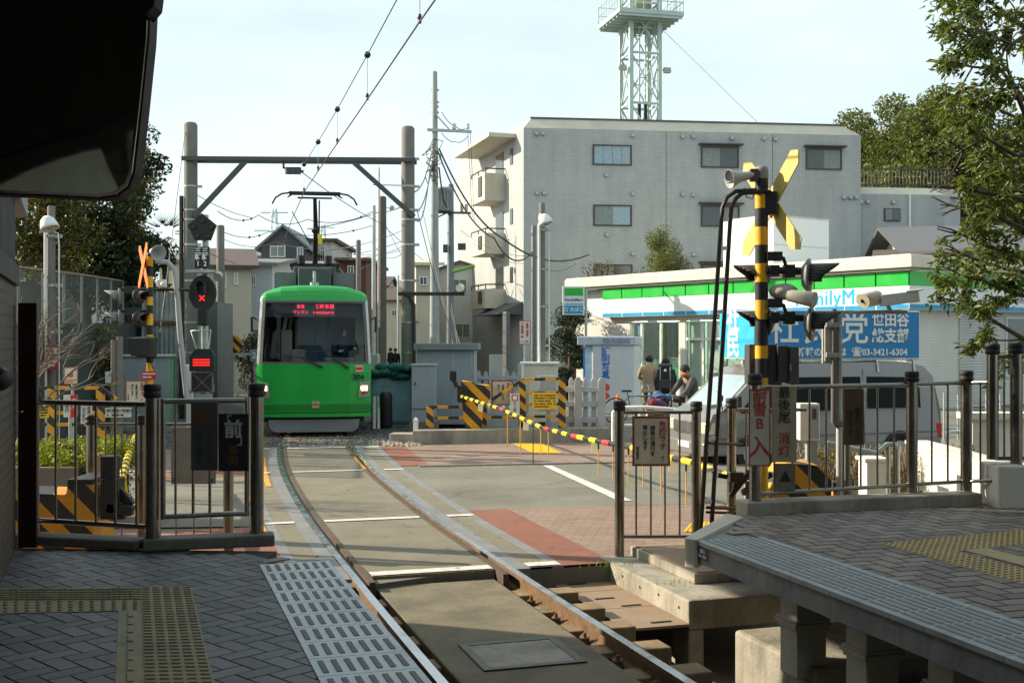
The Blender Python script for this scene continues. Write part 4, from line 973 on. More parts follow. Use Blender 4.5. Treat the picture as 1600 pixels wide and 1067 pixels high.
# far-left crossing signal
D = 22.0; bx = (234 - 800) * D / F; X = lambda px, d=D: (px - 800) * d / F - bx; Z = lambda y, d=D: zat(y, d)
t = thing('crossing_signal', 'yellow and black crossing signal post with an orange crossbuck on the left', 'crossing signal', (bx, D, 0))
bands(t, 0, 0, .062, [0, .4, .8, Z(606), Z(567), Z(545), Z(523), Z(508), Z(490), Z(477), Z(464), Z(449), Z(432), Z(416), Z(400)], [BLACKP, YELP])
mb = MB(); mb.lathe([(.066, Z(401)), (.066, Z(396)), (.0, Z(393))], n=16); mb.build('post_cap', BLACKP, t)
crossbuck(t, (X(226), -.09, Z(417)), R(-60), .43, .17, [ORANGE])
horn(t, (X(238), 0, Z(393)), (.75, -.9, -.2), .30, .15, LGREY)
for yy in (452, 486):
    mb = MB(); mb.cyl((X(190), 0, Z(yy)), (X(236), 0, Z(yy)), .03); mb.bb(X(196), X(212), -.06, .06, Z(yy + 6), Z(yy - 5)); mb.build('lamp_arm', BLACKP, t)
    lamp(t, (X(186), -.02, Z(yy + 12)), (-1, -.35, 0), .17, .26, GREYP, GREYP); lamp(t, (X(218), -.06, Z(yy + 12)), (1, -.5, 0), .16, .24, DGREY, DGREY)
mb = MB(); mb.add([(X(206), -.3, Z(528)), (X(243), -.3, Z(529)), (X(240), -.3, Z(557)), (X(212), -.3, Z(555)), (X(214), .05, Z(526)), (X(246), .05, Z(526)), (X(244), .05, Z(560)), (X(216), .05, Z(558))], [(0, 3, 2, 1), (4, 5, 6, 7), (0, 1, 5, 4), (1, 2, 6, 5), (2, 3, 7, 6), (3, 0, 4, 7)]); mb.build('direction_box', BLACKP, t, bevel=.01)
s_, w, h = sign('emergency_plate', 'small red plate with white print strapped to the left signal post', 'sign', 221, 580, 244, 593, D - .08, mat('bright_red_board', (.60, .025, .02), .5)); strokes(s_, w, h, 2, WHITEINK, seed=4, fill=.5)
mb = MB(); mb.tube([W(240, 557, 21.9), W(237, 568, 21.9), W(240, 578, 21.9)], .012, 6); mb.build('cable', BLACKP, t).matrix_parent_inverse = Matrix.Translation((-bx, -D, 0))
# arched conduit beside it
t = thing('conduit_pole', 'bent grey conduit pole leaning beside the left signal post', 'pole', (0, 0, 0)); D = 22.6
mb = MB(); mb.tube([W(292, 625, D), W(281, 520, D), W(277, 460, D), W(272, 420, D), W(262, 410, D), W(244, 408, D)], .055, 10); mb.build('pipe', LGREY, t)
mb = MB(); mb.box(W(253, 443, D - .1), (.16, .14, .15)); mb.cyl(W(254, 444, D - .17), W(255, 445, D - .24), .045); mb.build('camera_unit', WHITEP, t, bevel=.01)
mb = MB(); mb.cyl(W(235, 452, D), W(297, 453, D), .03); mb.build('cross_bar', BROWNM, t)

# ------------------------------------------------------------------ railway signal mast on the left
D = 23.0; bx = (318 - 800) * D / F; X = lambda px, d=D: (px - 800) * d / F - bx; Z = lambda y, d=D: zat(y, d)
t = thing('railway_signal', 'black railway signal mast with a pentagon head, a lit red cross and a red display', 'signal', (bx, D, 0))
mb = MB(); mb.cyl((0, .1, -.02), (0, .1, Z(335)), .075); mb.build('mast', GALV, t)
mb = MB(); pen = [(X(295), Z(353)), (X(306), Z(376)), (X(330), Z(376)), (X(339), Z(352)), (X(317), Z(334))]
mb.plate(pen, -.1, .0); pg = mb.build('pentagon_head', BLACKP, t, bevel=.01)
for x, y in ((317, 345), (303, 354), (331, 354), (309, 368), (326, 368)):
    mb = MB(); mb.lathe([(.075, 0), (.07, .03), (.05, .02), (0, .025)], (X(x), -.1, Z(y)), (0, -1, 0)); mb.build('indicator_lens', mat('dim_lens', (.02, .018, .014), .35), pg)
mb = MB(); mb.bb(X(306), X(328), -.1, .0, Z(420), Z(386)); rp = mb.build('route_plate', BLACKP, t, bevel=.006)
text('三\n軒\n1', .135, WHITEINK, rp, (X(311.5), -.104, Z(403)), line=.95, bold=.003); text('三\n軒\n2', .135, WHITEINK, rp, (X(322.5), -.104, Z(403)), line=.95, bold=.003)
mb = MB(); mb.bb(X(294), X(337), -.2, .1, Z(427), Z(422)); mb.cyl((X(342), 0, Z(430)), (X(342), -.1, Z(434)), .09); mb.build('cross_arm', GALV, t)
mb = MB(); c = [(X(317.5) + .275 * math.cos(a) * (1 if True else 1), Z(458) + .36 * math.sin(a)) for a in [R(k * 15) for k in range(24)]]; mb.plate(c, -.06, 0); bk = mb.build('backboard', BLACKP, t, bevel=.008)
mb = MB(); mb.box((X(317.5), -.02, Z(495)), (.2, .16, .36)); mb.build('signal_case', BLACKP, t, bevel=.02)
mb = MB()
for k in range(12):
    a0, a1 = R(180 * k / 12), R(180 * (k + 1) / 12); f = lambda a, y: (X(317) + .09 * math.cos(a), y, Z(447) + .09 * math.sin(a))
    mb.add([f(a0, -.06), f(a1, -.06), f(a1, -.24), f(a0, -.24)], [(0, 1, 2, 3)])
mb.bb(X(317) - .09, X(317) - .082, -.24, -.06, Z(458), Z(447)); mb.bb(X(317) + .082, X(317) + .09, -.24, -.06, Z(458), Z(447))
mb.build('hood', DGREY, bk)
RED = emis('red_light', (1.0, .02, .012), 1.5, (.1, 0, 0))
mb = MB()
for s in (1, -1): mb.beam((X(317) - .05, -.07, Z(466) - .05 * s), (X(317) + .05, -.07, Z(466) + .05 * s), .018, .02)
mb.build('red_cross_lamp', RED, bk)
mb = MB(); mb.bb(X(299), X(337), -.16, .02, Z(580), Z(556)); ds = mb.build('display_case', BLACKP, t, bevel=.01)
mb = MB(); mb.plate([(X(299), Z(556)), (X(337), Z(556)), (X(331), Z(545)), (X(308), Z(545))], -.12, 0); mb.build('display_hood', BLACKP, t)
for r_ in range(3):
    mb = MB(); mb.bb(X(305), X(331), -.163, -.161, Z(563.4 + r_ * 4), Z(560.6 + r_ * 4), 1)
    for k in range(12): mb.box((X(305.8 + k * 2.2), -.165, Z(562 + r_ * 4)), (.021, .004, .030))
    mb.build('led_row', [RED, mat('led_ground', (.12, .01, .008), .5)], ds)
mb = MB(); mb.bb(X(301), X(335), -.12, .0, Z(613), Z(580) - .01); xb = mb.build('cross_box', BLACKP, t, bevel=.006)
mb = MB(); e = .02
for a in ((X(301), X(335), Z(613), Z(613) + e), (X(301), X(335), Z(580) - .03, Z(580) - .01), (X(301), X(301) + e, Z(612), Z(581)), (X(335) - e, X(335), Z(612), Z(581))): mb.bb(a[0], a[1], -.126, -.121, a[2], a[3])
mb.beam((X(303), -.124, Z(611)), (X(333), -.124, Z(583)), .004, .012); mb.beam((X(303), -.124, Z(583)), (X(333), -.124, Z(611)), .004, .012)
mb.build('frame', mat('dull_metal', (.20, .20, .18), .5, metal=.5), xb)
mb = MB(); mb.tube([(X(308), -.05, Z(545)), (X(301), -.1, Z(517)), (X(331), -.1, Z(516)), (X(327), -.05, Z(545))], .018, 6); mb.build('stay', GALV, t)
mb = MB(); mb.cyl((X(318), 0, .0), (X(318), 0, Z(613)), .06); mb.bb(X(305), X(331), -.12, .05, Z(622), Z(615)); mb.build('pedestal', BGREY, t)
# ------------------------------------------------------------------ people
def person(name, label, loc, rz, J=None, col=None, hair=None, hat=None, jacket=True, scale=1.0, group=None, long_coat=False, hands=True):
    j = dict(pelvis=(0, 0, .95), spine=(0, .01, 1.14), chest=(0, 0, 1.34), neck=(0, .01, 1.47), head=(0, -.015, 1.60), crown=(0, 0, 1.685),
             shL=(-.185, 0, 1.41), elL=(-.235, .02, 1.13), wrL=(-.225, -.07, .89), shR=(.185, 0, 1.41), elR=(.235, .02, 1.13), wrR=(.225, -.07, .89),
             hipL=(-.095, 0, .90), knL=(-.10, -.02, .50), anL=(-.10, .02, .09), toL=(-.12, -.15, .035), hipR=(.095, 0, .90), knR=(.10, -.02, .50), anR=(.10, .02, .09), toR=(.12, -.15, .035))
    if J: j.update(J)
    j = {k: Vector(v) * scale for k, v in j.items()}
    rad = dict(pelvis=.135, spine=.125, chest=.145, neck=.055, head=.088, crown=.06, sh=.07, el=.048, wr=.032, hip=.085, kn=.062, an=.042, to=.036)
    bones = [('pelvis', 'spine'), ('spine', 'chest'), ('chest', 'neck'), ('neck', 'head'), ('head', 'crown')]
    for s in 'LR': bones += [('chest', 'sh' + s), ('sh' + s, 'el' + s), ('el' + s, 'wr' + s), ('pelvis', 'hip' + s), ('hip' + s, 'kn' + s), ('kn' + s, 'an' + s), ('an' + s, 'to' + s)]
    part = {}
    for a, b in bones: part[b] = 'head' if b in ('head', 'crown', 'neck') else 'arm' if b[:2] in ('sh', 'el', 'wr') else 'leg' if b[:3] in ('hip', 'knL', 'knR', 'anL', 'anR') else 'shoe' if b[:2] == 'to' else 'torso'
    names = list(j); verts = [j[n] for n in names]; rr = [rad.get(n, rad.get(n[:-1], .05)) * scale for n in names]
    edges = [(names.index(a), names.index(b)) for a, b in bones]
    segs = [(j[a], j[b], part[b]) for a, b in bones]
    # nose and hands with five fingers
    hd = (j['head'] + Vector((0, -.095 * scale, -.005))); verts.append(hd); rr.append(.014 * scale); edges.append((names.index('head'), len(verts) - 1)); segs.append((j['head'], hd, 'head'))
    if hands:
        for s, sg in (('L', -1), ('R', 1)):
            w = j['wr' + s]; d = (w - j['el' + s]).normalized(); side = d.cross(Vector((0, 0, 1)) if abs(d.z) < .8 else Vector((0, 1, 0))).normalized()
            palm = w + d * .075 * scale; verts.append(palm); rr.append(.03 * scale); pi = len(verts) - 1; edges.append((names.index('wr' + s), pi)); segs.append((w, palm, 'hand'))
            for k in range(4):
                off = side * (k - 1.5) * .019 * scale; m1 = palm + d * (.045 + .006 * (1 - abs(k - 1.5))) * scale + off; cur = side.cross(d).normalized() * .02 * scale
                m2 = m1 + d * .032 * scale + cur
                verts += [m1, m2]; rr += [.0095 * scale, .008 * scale]; edges += [(pi, len(verts) - 2), (len(verts) - 2, len(verts) - 1)]; segs.append((palm, m2, 'hand'))
            th = palm + side * .045 * sg * scale + d * .01 * scale; th2 = th + d * .03 * scale; verts += [th, th2]; rr += [.011 * scale, .009 * scale]; edges += [(pi, len(verts) - 2), (len(verts) - 2, len(verts) - 1)]; segs.append((palm, th2, 'hand'))
    def skin(nm, verts, edges, rr, root=0, sub=1):
        me = bpy.data.meshes.new(nm); me.from_pydata([tuple(v) for v in verts], edges, [])
        o = bpy.data.objects.new(nm, me); COL.objects.link(o)
        o.modifiers.new('skin', 'SKIN')
        lay = me.skin_vertices[0].data
        for i, r in enumerate(rr): lay[i].radius = (r, r); lay[i].use_root = (i == root)
        sb = o.modifiers.new('sub', 'SUBSURF'); sb.levels = sub; sb.render_levels = sub
        bpy.context.view_layer.update()
        m2 = bpy.data.meshes.new_from_object(o.evaluated_get(bpy.context.evaluated_depsgraph_get()))
        bpy.data.objects.remove(o); bpy.data.meshes.remove(me); m2.name = nm
        for p in m2.polygons: p.use_smooth = True
        return m2
    c = dict(head=SKIN, hand=SKIN, torso=DGREY, arm=DGREY, leg=BLACKP, shoe=BLACKP)
    if col: c.update(col)
    me = skin('body', verts, edges, rr)
    me.materials.clear(); keys = list(c)
    for k in keys: me.materials.append(c[k])
    def dist(p, a, b):
        ab = b - a; t = max(0, min(1, (p - a).dot(ab) / max(1e-9, ab.length_squared))); return (p - a - ab * t).length
    for p in me.polygons:
        cc = p.center; best = min(segs, key=lambda s: dist(cc, s[0], s[1])); p.material_index = keys.index(best[2])
    root = thing(name, label, 'person', loc, rz, group)
    o = bpy.data.objects.new('body', me); COL.objects.link(o); o.parent = root
    if jacket:
        sel = ['pelvis', 'spine', 'chest', 'shL', 'elL', 'wrL', 'shR', 'elR', 'wrR']; jr = dict(pelvis=.165, spine=.155, chest=.165, sh=.088, el=.068, wr=.05)
        vv = [j[n].copy() for n in sel]; vr = [jr.get(n, jr.get(n[:-1], .06)) * scale for n in sel]
        for s in 'LR': i = sel.index('wr' + s); vv[i] = j['wr' + s].lerp(j['el' + s], .12)
        ee = [(0, 1), (1, 2), (2, 3), (3, 4), (4, 5), (2, 6), (6, 7), (7, 8)]
        if long_coat: vv.append(j['pelvis'] + Vector((0, 0, -.16)) * scale); vr.append(.17 * scale); ee.append((0, len(vv) - 1))
        m2 = skin('jacket', vv, ee, vr); m2.materials.clear(); m2.materials.append(c['torso'])
        o2 = bpy.data.objects.new('jacket', m2); COL.objects.link(o2); o2.parent = root
    h = j['head']; k = scale
    # eyes, mouth, ears as one small features mesh
    mb = MB()
    for s in (-1, 1): mb.ball((h.x + .032 * k * s, h.y - .078 * k, h.z + .012 * k), .011 * k, 8, 5)
    mb.ball((h.x, h.y - .082 * k, h.z - .052 * k), (.022 * k, .008 * k, .005 * k), 8, 4, 1)
    for s in (-1, 1): mb.ball((h.x + .088 * k * s, h.y + .008 * k, h.z), (.012 * k, .02 * k, .03 * k), 8, 5, 2)
    mb.build('facial_features', [HAIR, mat('lips', (.30, .10, .08), .5), SKIN], root)
    if hair: 
        mb = MB(); rnd = random.Random(len(label)); mb.ball((h.x, h.y + .022 * k, h.z + .035 * k), (.098 * k, .10 * k, .095 * k), 16, 10)
        for i in range(60):
            a, b = rnd.uniform(0, 6.28), rnd.uniform(-.2, 1.5); d = Vector((math.cos(a) * math.cos(b), math.sin(a) * math.cos(b), math.sin(b)))
            if d.y < -.35 and d.z < .5: continue
            p = Vector((h.x, h.y + .022 * k, h.z + .035 * k)) + d * .09 * k; mb.ball(p, rnd.uniform(.018, .03) * k, 6, 4)
        mb.build('hair', hair, root)
    if hat:
        mb = MB(); mb.lathe([(.102 * k, -.02), (.108 * k, .0), (.104 * k, .045 * k), (.085 * k, .09 * k), (.045 * k, .122 * k), (0, .13 * k)], (h.x, h.y + .008, h.z + .025 * k), (0, .1, 1), 18); mb.build('hat', hat, root)
    return root

# ------------------------------------------------------------------ tram
TG = mat('tram_green', (.004, .34, .045), .35, var=.06, scale=1.5, dirt=(.02, .17, .03), dirtamt=.4, coat=.3)
TGD = mat('tram_dark_green', (.006, .19, .022), .4, var=.1, scale=2)
TF = mat('tram_frame', (.10, .10, .10), .5, var=.15)
TSIL = mat('tram_silver', (.45, .46, .45), .35, metal=.6, var=.1)
D = 25.0; PX = D / F
tr = thing('tram', 'bright green tram numbered 304 coming toward the crossing', 'tram', (TX(25), D, 0), R(9.6))
Z = lambda y: zat(y, 25.0); XX = lambda px: (px - 487.5) * PX
def hw(z): return 1.25 if z < 1.7 else 1.25 - .075 * (z - 1.7) / 1.3
def yo(x, z):
    u = min(1, abs(x) / 1.25); return .10 * u**2 + .16 * u**8 + (0 if z < 1.5 else .22 * ((z - 1.5) / 1.8) ** 1.6)
us = [-1, -.985, -.955, -.90, -.62, -.31, 0, .31, .62, .90, .955, .985, 1]
zs = [.42, .50, .66, .72, 1.0, 1.3, 1.585, 1.635, 2.3, 2.935, 2.985]
def crown(u): return 3.06 + .27 * (1 - abs(u) ** 3.2) ** .55
mb = MB(); vs = []
rows = [[(hw(z) * u, yo(hw(z) * u, z), z) for u in us] for z in zs]
for f in (.35, .65, .85, .96, 1.0):
    rows.append([((hw(3.0) - .0) * u, yo(hw(3) * u, 3.0) + .02 + .2 * f ** 4, 2.985 + (crown(u) - 2.985) * f) for u in us])
for r_ in rows: vs += r_
n = len(us); b0 = len(vs)
mats_f = []
for i in range(len(rows) - 1):
    for k in range(n - 1):
        z = (rows[i][k][2] + rows[i + 1][k][2]) / 2; um = abs(us[k] + us[k + 1]) / 2; f = (i*n + k, i*n + k + 1, (i+1)*n + k + 1, (i+1)*n + k)
        if i in (7, 8) and um < .90: continue
        mi = 1 if (6 <= i <= 9 and um < .97) else (3 if 6 <= i <= 9 else (2 if i == 1 else 0))
        mb.add([vs[q] for q in f], [(0, 1, 2, 3)], mi, True)
# sides and roof back to 12 m
sec = [rows[i][-1] for i in range(11)] + [rows[-1][k] for k in range(n - 1, -1, -1)] + [rows[i][0] for i in range(10, -1, -1)]
ysd = [0, .25, 12.0]; m_ = len(sec)
for yi in range(2):
    A_ = [(p[0], p[1] if yi == 0 else max(p[1], .25) + .0, p[2]) for p in sec]; B_ = [(p[0], .6 if yi == 0 else 12.0, p[2]) for p in sec]
    if yi == 1: A_ = [(p[0], .6, p[2]) for p in sec]
    mb.add(A_ + B_, [(k, m_ + k, m_ + k + 1, k + 1) for k in range(m_ - 1)], 0, True)
mb.add([(p[0], 12.0, p[2]) for p in sec], [tuple(range(m_))], 1)
mb.add([(-1.2, .4, .42), (1.2, .4, .42), (1.2, 12, .42), (-1.2, 12, .42)], [(0, 1, 2, 3)], 1)
body = mb.build('body', [TG, TF, TGD, TSIL], tr)
# windscreen (two panes with a centre joint)
ws = MB(); wz = [1.637, 2.0, 2.4, 2.7, 2.933]; wu = [-.90, -.6, -.3, 0, .3, .6, .90]
for i in range(4):
    for k in range(6): 
        q = [(hw(z) * u, yo(hw(z) * u, z) + .015, z) for z, u in ((wz[i], wu[k]), (wz[i], wu[k+1]), (wz[i+1], wu[k+1]), (wz[i+1], wu[k]))]
        ws.add(q, [(0, 1, 2, 3)], 0, True)
ws.build('windscreen', glassmat('tram_glass', (.80, .85, .86), .025, .01), tr)
jb = MB(); jb.tube([(.02, yo(0, z) - .003, z) for z in wz], .010, 6); jb.build('windscreen_joint', BLACKP, tr)
# cab interior
mb = MB(); mb.bb(-1.12, 1.12, .42, .46, 2.62, 2.93); mb.build('header_panel', mat('dark_header', (.03, .032, .035), .5), tr)
lp = MB(); lp.bb(XX(457), XX(520), .40, .418, Z(494), Z(473)); lo = lp.build('led_panel', mat('led_panel', (.11, .115, .12), .4), tr)
LEDR = emis('led_text', (1.0, .03, .08), 1.6)
text('三軒茶屋', .105, LEDR, lo, ((XX(458) + XX(520)) / 2 + .2, .385, Z(478.5)), char=1.1); text('ワンマン', .085, LEDR, lo, (XX(466), .385, Z(487.5))); text('SANGENJAYA', .075, LEDR, lo, (XX(502), .385, Z(488)))
text('普通', .085, LEDR, lo, (XX(466), .385, Z(478.5)))
mb = MB(); mb.bb(-1.15, 1.15, .25, 11.9, .74, .78); mb.bb(-1.15, 1.15, 3.0, 3.02, .8, 2.95); mb.build('floor', DGREY, tr)
mb = MB(); mb.bb(-1.1, 1.1, .22, .62, 1.35, 1.60); mb.bb(.2, .9, .35, .7, 1.6, 1.72); mb.build('dashboard', mat('dash', (.10, .10, .095), .6), tr, bevel=.03)
mb = MB(); mb.bb(-.28, 1.13, 1.55, 1.58, .8, 2.9); mb.build('blue_cab_panel', mat('cab_panel_blue', (.055, .13, .21), .4, var=.2, scale=2), tr)  # added blue pane that tints the right side of the windscreen
mb = MB(); mb.bb(.92, 1.12, .9, .93, 1.6, 2.62); mb.bb(-.45, -.28, 1.7, 1.73, 1.5, 2.6); mb.build('door_pillar', mat('beige_trim', (.34, .31, .25), .5), tr)
for x, yy in ((-.72, 1.0), (-.62, 1.8)):
    mb = MB(); mb.tube([(x, yy, .8), (x, yy, 2.2), (x + .08, yy, 2.6), (x - .12, yy, 2.95)], .045, 8); mb.build('grab_pole', MATS['beige_trim'], tr)
mb = MB(); mb.bb(-.75, -.5, .9, 1.1, 1.6, 2.35); mb.build('fare_machine', mat('fare_grey', (.22, .21, .18), .5), tr, bevel=.03)
mb = MB(); mb.bb(-.5, -.2, .5, .7, 1.6, 1.9); mb.build('instrument_box', mat('instrument_grey', (.18, .17, .15), .5), tr, bevel=.02)
# lower trim, skirt, lights
mb = MB()
def faceq(x0, x1, z0, z1, d=-.006, m=0, pts=None):
    q = pts or [(x0, z0), (x1, z0), (x1, z1), (x0, z1)]; 
    return [(x, yo(x, z) + d, z) for x, z in q]
LENSW = emis('headlight_glow', (1.0, .80, .42), 9.0)
for s in (-1, 1):
    pts = [(s * .96, Z(622)), (s * 1.215, Z(619)), (s * 1.215, Z(596)), (s * 1.0, Z(598))]
    if s < 0: pts = pts[::-1]
    mb = MB(); fr_, bk_ = [(x, yo(x, z) - .022, z) for x, z in pts], [(x, yo(x, z) + .06, z) for x, z in pts]
    mb.add(fr_ + bk_, [(0, 1, 2, 3), (0, 4, 5, 1), (1, 5, 6, 2), (2, 6, 7, 3), (3, 7, 4, 0)]); hl = mb.build('headlight', mat('lamp_surround', (.34, .33, .30), .3, metal=.3), tr)
    mb = MB(); x0, x1 = sorted((s * 1.02, s * 1.175)); mb.bb(x0, x1, yo(1.1, 1) - .045, yo(1.1, 1) + .0, Z(615.5), Z(600.5)); mb.build('housing', mat('lamp_inner', (.25, .15, .08), .3), hl, bevel=.01)
    for k in range(2):
        mb = MB(); cx = s * (1.06 + .07 * k); mb.lathe([(.0, -.012), (.028, -.008), (.034, .0)], (cx, yo(1.1, 1) - .05, Z(607)), (0, -1, 0), 14); mb.box((cx, yo(1.1, 1) - .047, Z(607)), (.066, .004, .10)); mb.build('lens', LENSW, hl)
mb = MB(); mb.add(faceq(XX(545), XX(571), Z(597), Z(583)), [(0, 1, 2, 3)]); mb.build('number_panel', mat('number_green', (.006, .24, .05), .4), tr)
text('304', .17, mat('number_ink', (.01, .03, .02), .4), tr, (XX(556.5), yo(.95, 1.4) - .012, Z(590)), (R(90), 0, R(9)), bold=.004)
mb = MB(); mb.add(faceq(XX(551), XX(564), Z(581), Z(571), -.008), [(0, 1, 2, 3)]); mb.add(faceq(XX(552), XX(563), Z(578.5), Z(574), -.011), [(0, 1, 2, 3)], 1); mb.build('red_sticker', [mat('sticker_pink', (.6, .42, .38), .5), REDP], tr)
mb = MB(); mb.bb(XX(484), XX(495), -.012, .01, Z(637), Z(627)); pq = mb.build('front_plate', mat('plate_tan', (.45, .33, .22), .5), tr); text('電停', .05, mat('plate_ink', (.25, .12, .06), .5), pq, (XX(489.5), -.016, Z(632)))
for x0, z0, x1, z1, x2, z2 in ((XX(498), Z(573), XX(466), Z(558), XX(418), Z(554)), (XX(538), Z(574), XX(500), Z(549), XX(465), Z(550))):
    mb = MB(); f = lambda x, z: (x, yo(x, z) - .05, z)
    mb.tube([f(x0, z0), f((x0 + x1) / 2, (z0 + z1) / 2), f(x1, z1)], [.022, .018, .012], 8); mb.tube([f(x2, z2), f(x1, z1), f(x1 + (x1 - x2) * .35, z1 + .012)], .012, 6); mb.cyl((x0, yo(x0, z0) - .06, z0), (x0, yo(x0, z0) + .02, z0), .03); mb.build('wiper', BLACKP, tr)
mb = MB(); mb.tube([(hw(.5) * u * .99, yo(hw(.5) * u, .5) - .012, .53) for u in us], .012, 6); mb.tube([(hw(.7) * u, yo(hw(.7) * u, .7) - .008, .69) for u in us], .010, 6); mb.build('bumper_strip', TGD, tr)
mb = MB(); prof = [(-1.0, .42), (-.7, .18), (-.3, .08), (.3, .08), (.7, .18), (1.0, .42)]
top = [(-.96, .36), (-.86, .14), (-.5, .05), (.5, .05), (.86, .14), (.96, .36)]
skp = [(-.99, .36), (-.97, .20), (-.90, .115), (-.82, .09), (.82, .09), (.90, .115), (.97, .20), (.99, .36)]
mb.plate(skp, .03, .10); sk = mb.build('skirt', mat('skirt_grey', (.15, .155, .165), .5, var=.1), tr, bevel=.02, seg=3)
for v in sk.data.vertices: v.co.y += .05 * v.co.x ** 2 + .10 * (v.co.z - .09)
mb = MB(); mb.bb(-1.1, 1.1, .35, 11.8, .30, .41); mb.build('underframe', BLACKP, tr)
for yy in (1.7, 3.5, 8.5, 10.3):
    for s in (-1, 1):
        mb = MB(); mb.cyl((s * .66, yy, .33), (s * .79, yy, .33), .33, n=24); mb.build('wheel', RUST, tr)
for s in (-1, 1):
    for k in range(7):
        mb = MB(); x0 = s * 1.235; mb.add([(x0, 1.0 + k * 1.55, 1.65), (x0, 2.3 + k * 1.55, 1.65), (x0 - s * .055, 2.3 + k * 1.55, 2.75), (x0 - s * .055, 1.0 + k * 1.55, 2.75)], [(0, 1, 2, 3) if s > 0 else (3, 2, 1, 0)])
        w_ = mb.build('side_window', mat('side_glass', (.03, .035, .035), .1, spec=.8), tr); w_.location.x = s * .012
    mb = MB(); mb.cyl((s * 1.24, .16, 2.55), (s * 1.33, .05, 2.62), .015); mb.box((s * 1.34, .0, 2.45), (.05, .1, .34)); mb.build('side_mirror', BLACKP, tr, bevel=.01)
# roof equipment and pantograph
ROOFG = mat('roof_equipment', (.07, .072, .075), .6, var=.2)
for x0, x1, y0, y1, z0, z1 in ((-.95, -.42, 2.2, 4.6, 3.28, 3.72), (.42, .95, 2.2, 4.6, 3.28, 3.72), (-.38, .38, 1.6, 2.2, 3.32, 3.80), (-.5, .5, 2.4, 4.8, 3.3, 3.88)):
    mb = MB(); mb.bb(x0, x1, y0, y1, z0, z1); mb.build('roof_unit', ROOFG, tr, bevel=.04)
for s in (-.68, .68):
    mb = MB(); mb.lathe([(.0, 0), (.18, .0), (.2, .02), (.21, .0)], (s, 2.19, 3.5), (0, -1, 0), 20); mb.bb(s - .24, s + .24, 2.15, 2.2, 3.3, 3.72); mb.build('vent_cowl', mat('cowl', (.15, .155, .16), .5), tr)
mb = MB(); mb.cyl((0, .9, 3.28), (0, .9, 3.42), .10); mb.cyl((0, .9, 3.4), (0, .9, 3.68), .035); mb.build('aerial', GALV, tr)
PB = mat('pantograph_black', (.02, .02, .022), .45, metal=.3)
mb = MB(); zb = 3.93
for a, b in (((-.55, 2.6, zb), (.55, 2.6, zb)), ((-.55, 4.2, zb), (.55, 4.2, zb)), ((-.55, 2.6, zb), (-.55, 4.2, zb)), ((.55, 2.6, zb), (.55, 4.2, zb))): mb.beam(a, b, .09, .07)
for s in (-.32, .32): mb.cyl((s, 2.55, zb + .02), (s, 2.55, zb + .22), .09); mb.beam((s, 2.6, 3.8), (s, 4.2, 3.8), .08, .12)
pb = mb.build('pantograph_base', PB, tr)
zh = EYE + (533.5 - 303) * 28.0 / F
mb = MB(); mb.tube([(0, 4.0, zb + .1), (0.02, 3.35, 4.85)], [.07, .055], 8); mb.tube([(.02, 3.35, 4.85), (0, 3.0, zh - .12)], [.06, .045], 8); mb.tube([(.1, 3.35, 4.75), (.11, 3.05, zh - .16)], .018, 6); mb.ball((.02, 3.33, 4.85), .11, 10, 6); mb.box((.13, 3.3, 4.62), (.1, .12, .25), 1); mb.tube([(-.1, 3.8, 4.5), (-.55, 3.0, zh - .45)], .012, 6); mb.build('pantograph_arm', [PB, YELB], tr)
mb = MB()
for yy in (2.88, 3.12):
    mb.beam((-.62, yy, zh), (.62, yy, zh), .06, .06)
mb.beam((-.42, 3.0, zh - .11), (.42, 3.0, zh - .11), .05, .04)
for s in (-1, 1):
    mb.tube([(s * .6, 3.0, zh + .01), (s * .80, 3.0, zh - .02), (s * .95, 3.0, zh - .12), (s * 1.03, 3.0, zh - .27)], .022, 8); mb.tube([(s * .5, 3.0, zh), (s * .66, 3.0, zh - .1)], .02, 6)
mb.build('pantograph_head', PB, tr)
NAVY = mat('navy_uniform', (.018, .03, .06), .7)
drv = person('person', 'tram driver in navy uniform, cap and white gloves behind the windscreen', Vector((TX(25), 25, 0)) + Matrix.Rotation(R(9.6), 3, 'Z') @ Vector((.68, .95, .76)), R(9.6),
             J=dict(wrL=(-.12, -.36, 1.12), elL=(-.26, -.08, 1.10), wrR=(.25, -.33, 1.16), elR=(.28, -.06, 1.10)), col=dict(torso=NAVY, arm=NAVY, leg=NAVY, hand=WHITEINK), hair=HAIR, hat=NAVY, scale=.98)

# ------------------------------------------------------------------ overhead line
WIRE = mat('wire', (.09, .08, .075), .5, metal=.5)
def wire(name, label, pts, r, m=None, sag=0.0, n=14, cat='wire', group=None):
    P = [Vector(p) for p in pts]; out = []
    for a, b in zip(P[:-1], P[1:]):
        for i in range(n): t_ = i / n; q = a.lerp(b, t_); q.z -= sag * 4 * t_ * (1 - t_); out.append(q)
    out.append(P[-1]); mb = MB(); mb.tube(out, r, 5); o = mb.build(name, m or WIRE); return tag(o, label, cat, group)
cwp = lambda x, y: W(x, y, (5.56 - EYE) * F / (533.5 - y))
cw = [cwp(758, -110), cwp(680, 0), cwp(654, 37), cwp(573, 157), cwp(526.5, 225), cwp(497.5, 267), cwp(476, 299), cwp(455, 345), cwp(440, 390)]
wire('contact_wire', 'thick contact wire running down to the tram pantograph', cw, .011)
DD_ = lambda y: (5.56 - EYE) * F / (533.5 - y)
ms = [W(690, -130, 9.5), W(620, 0, 13.0), W(574, 86, DD_(157)), W(527, 171, DD_(225)), W(497, 222, DD_(267)), W(475, 257, DD_(300))]
wire('catenary_wire', 'thin suspension wire above the contact wire, strung with dark balls', ms, .008)
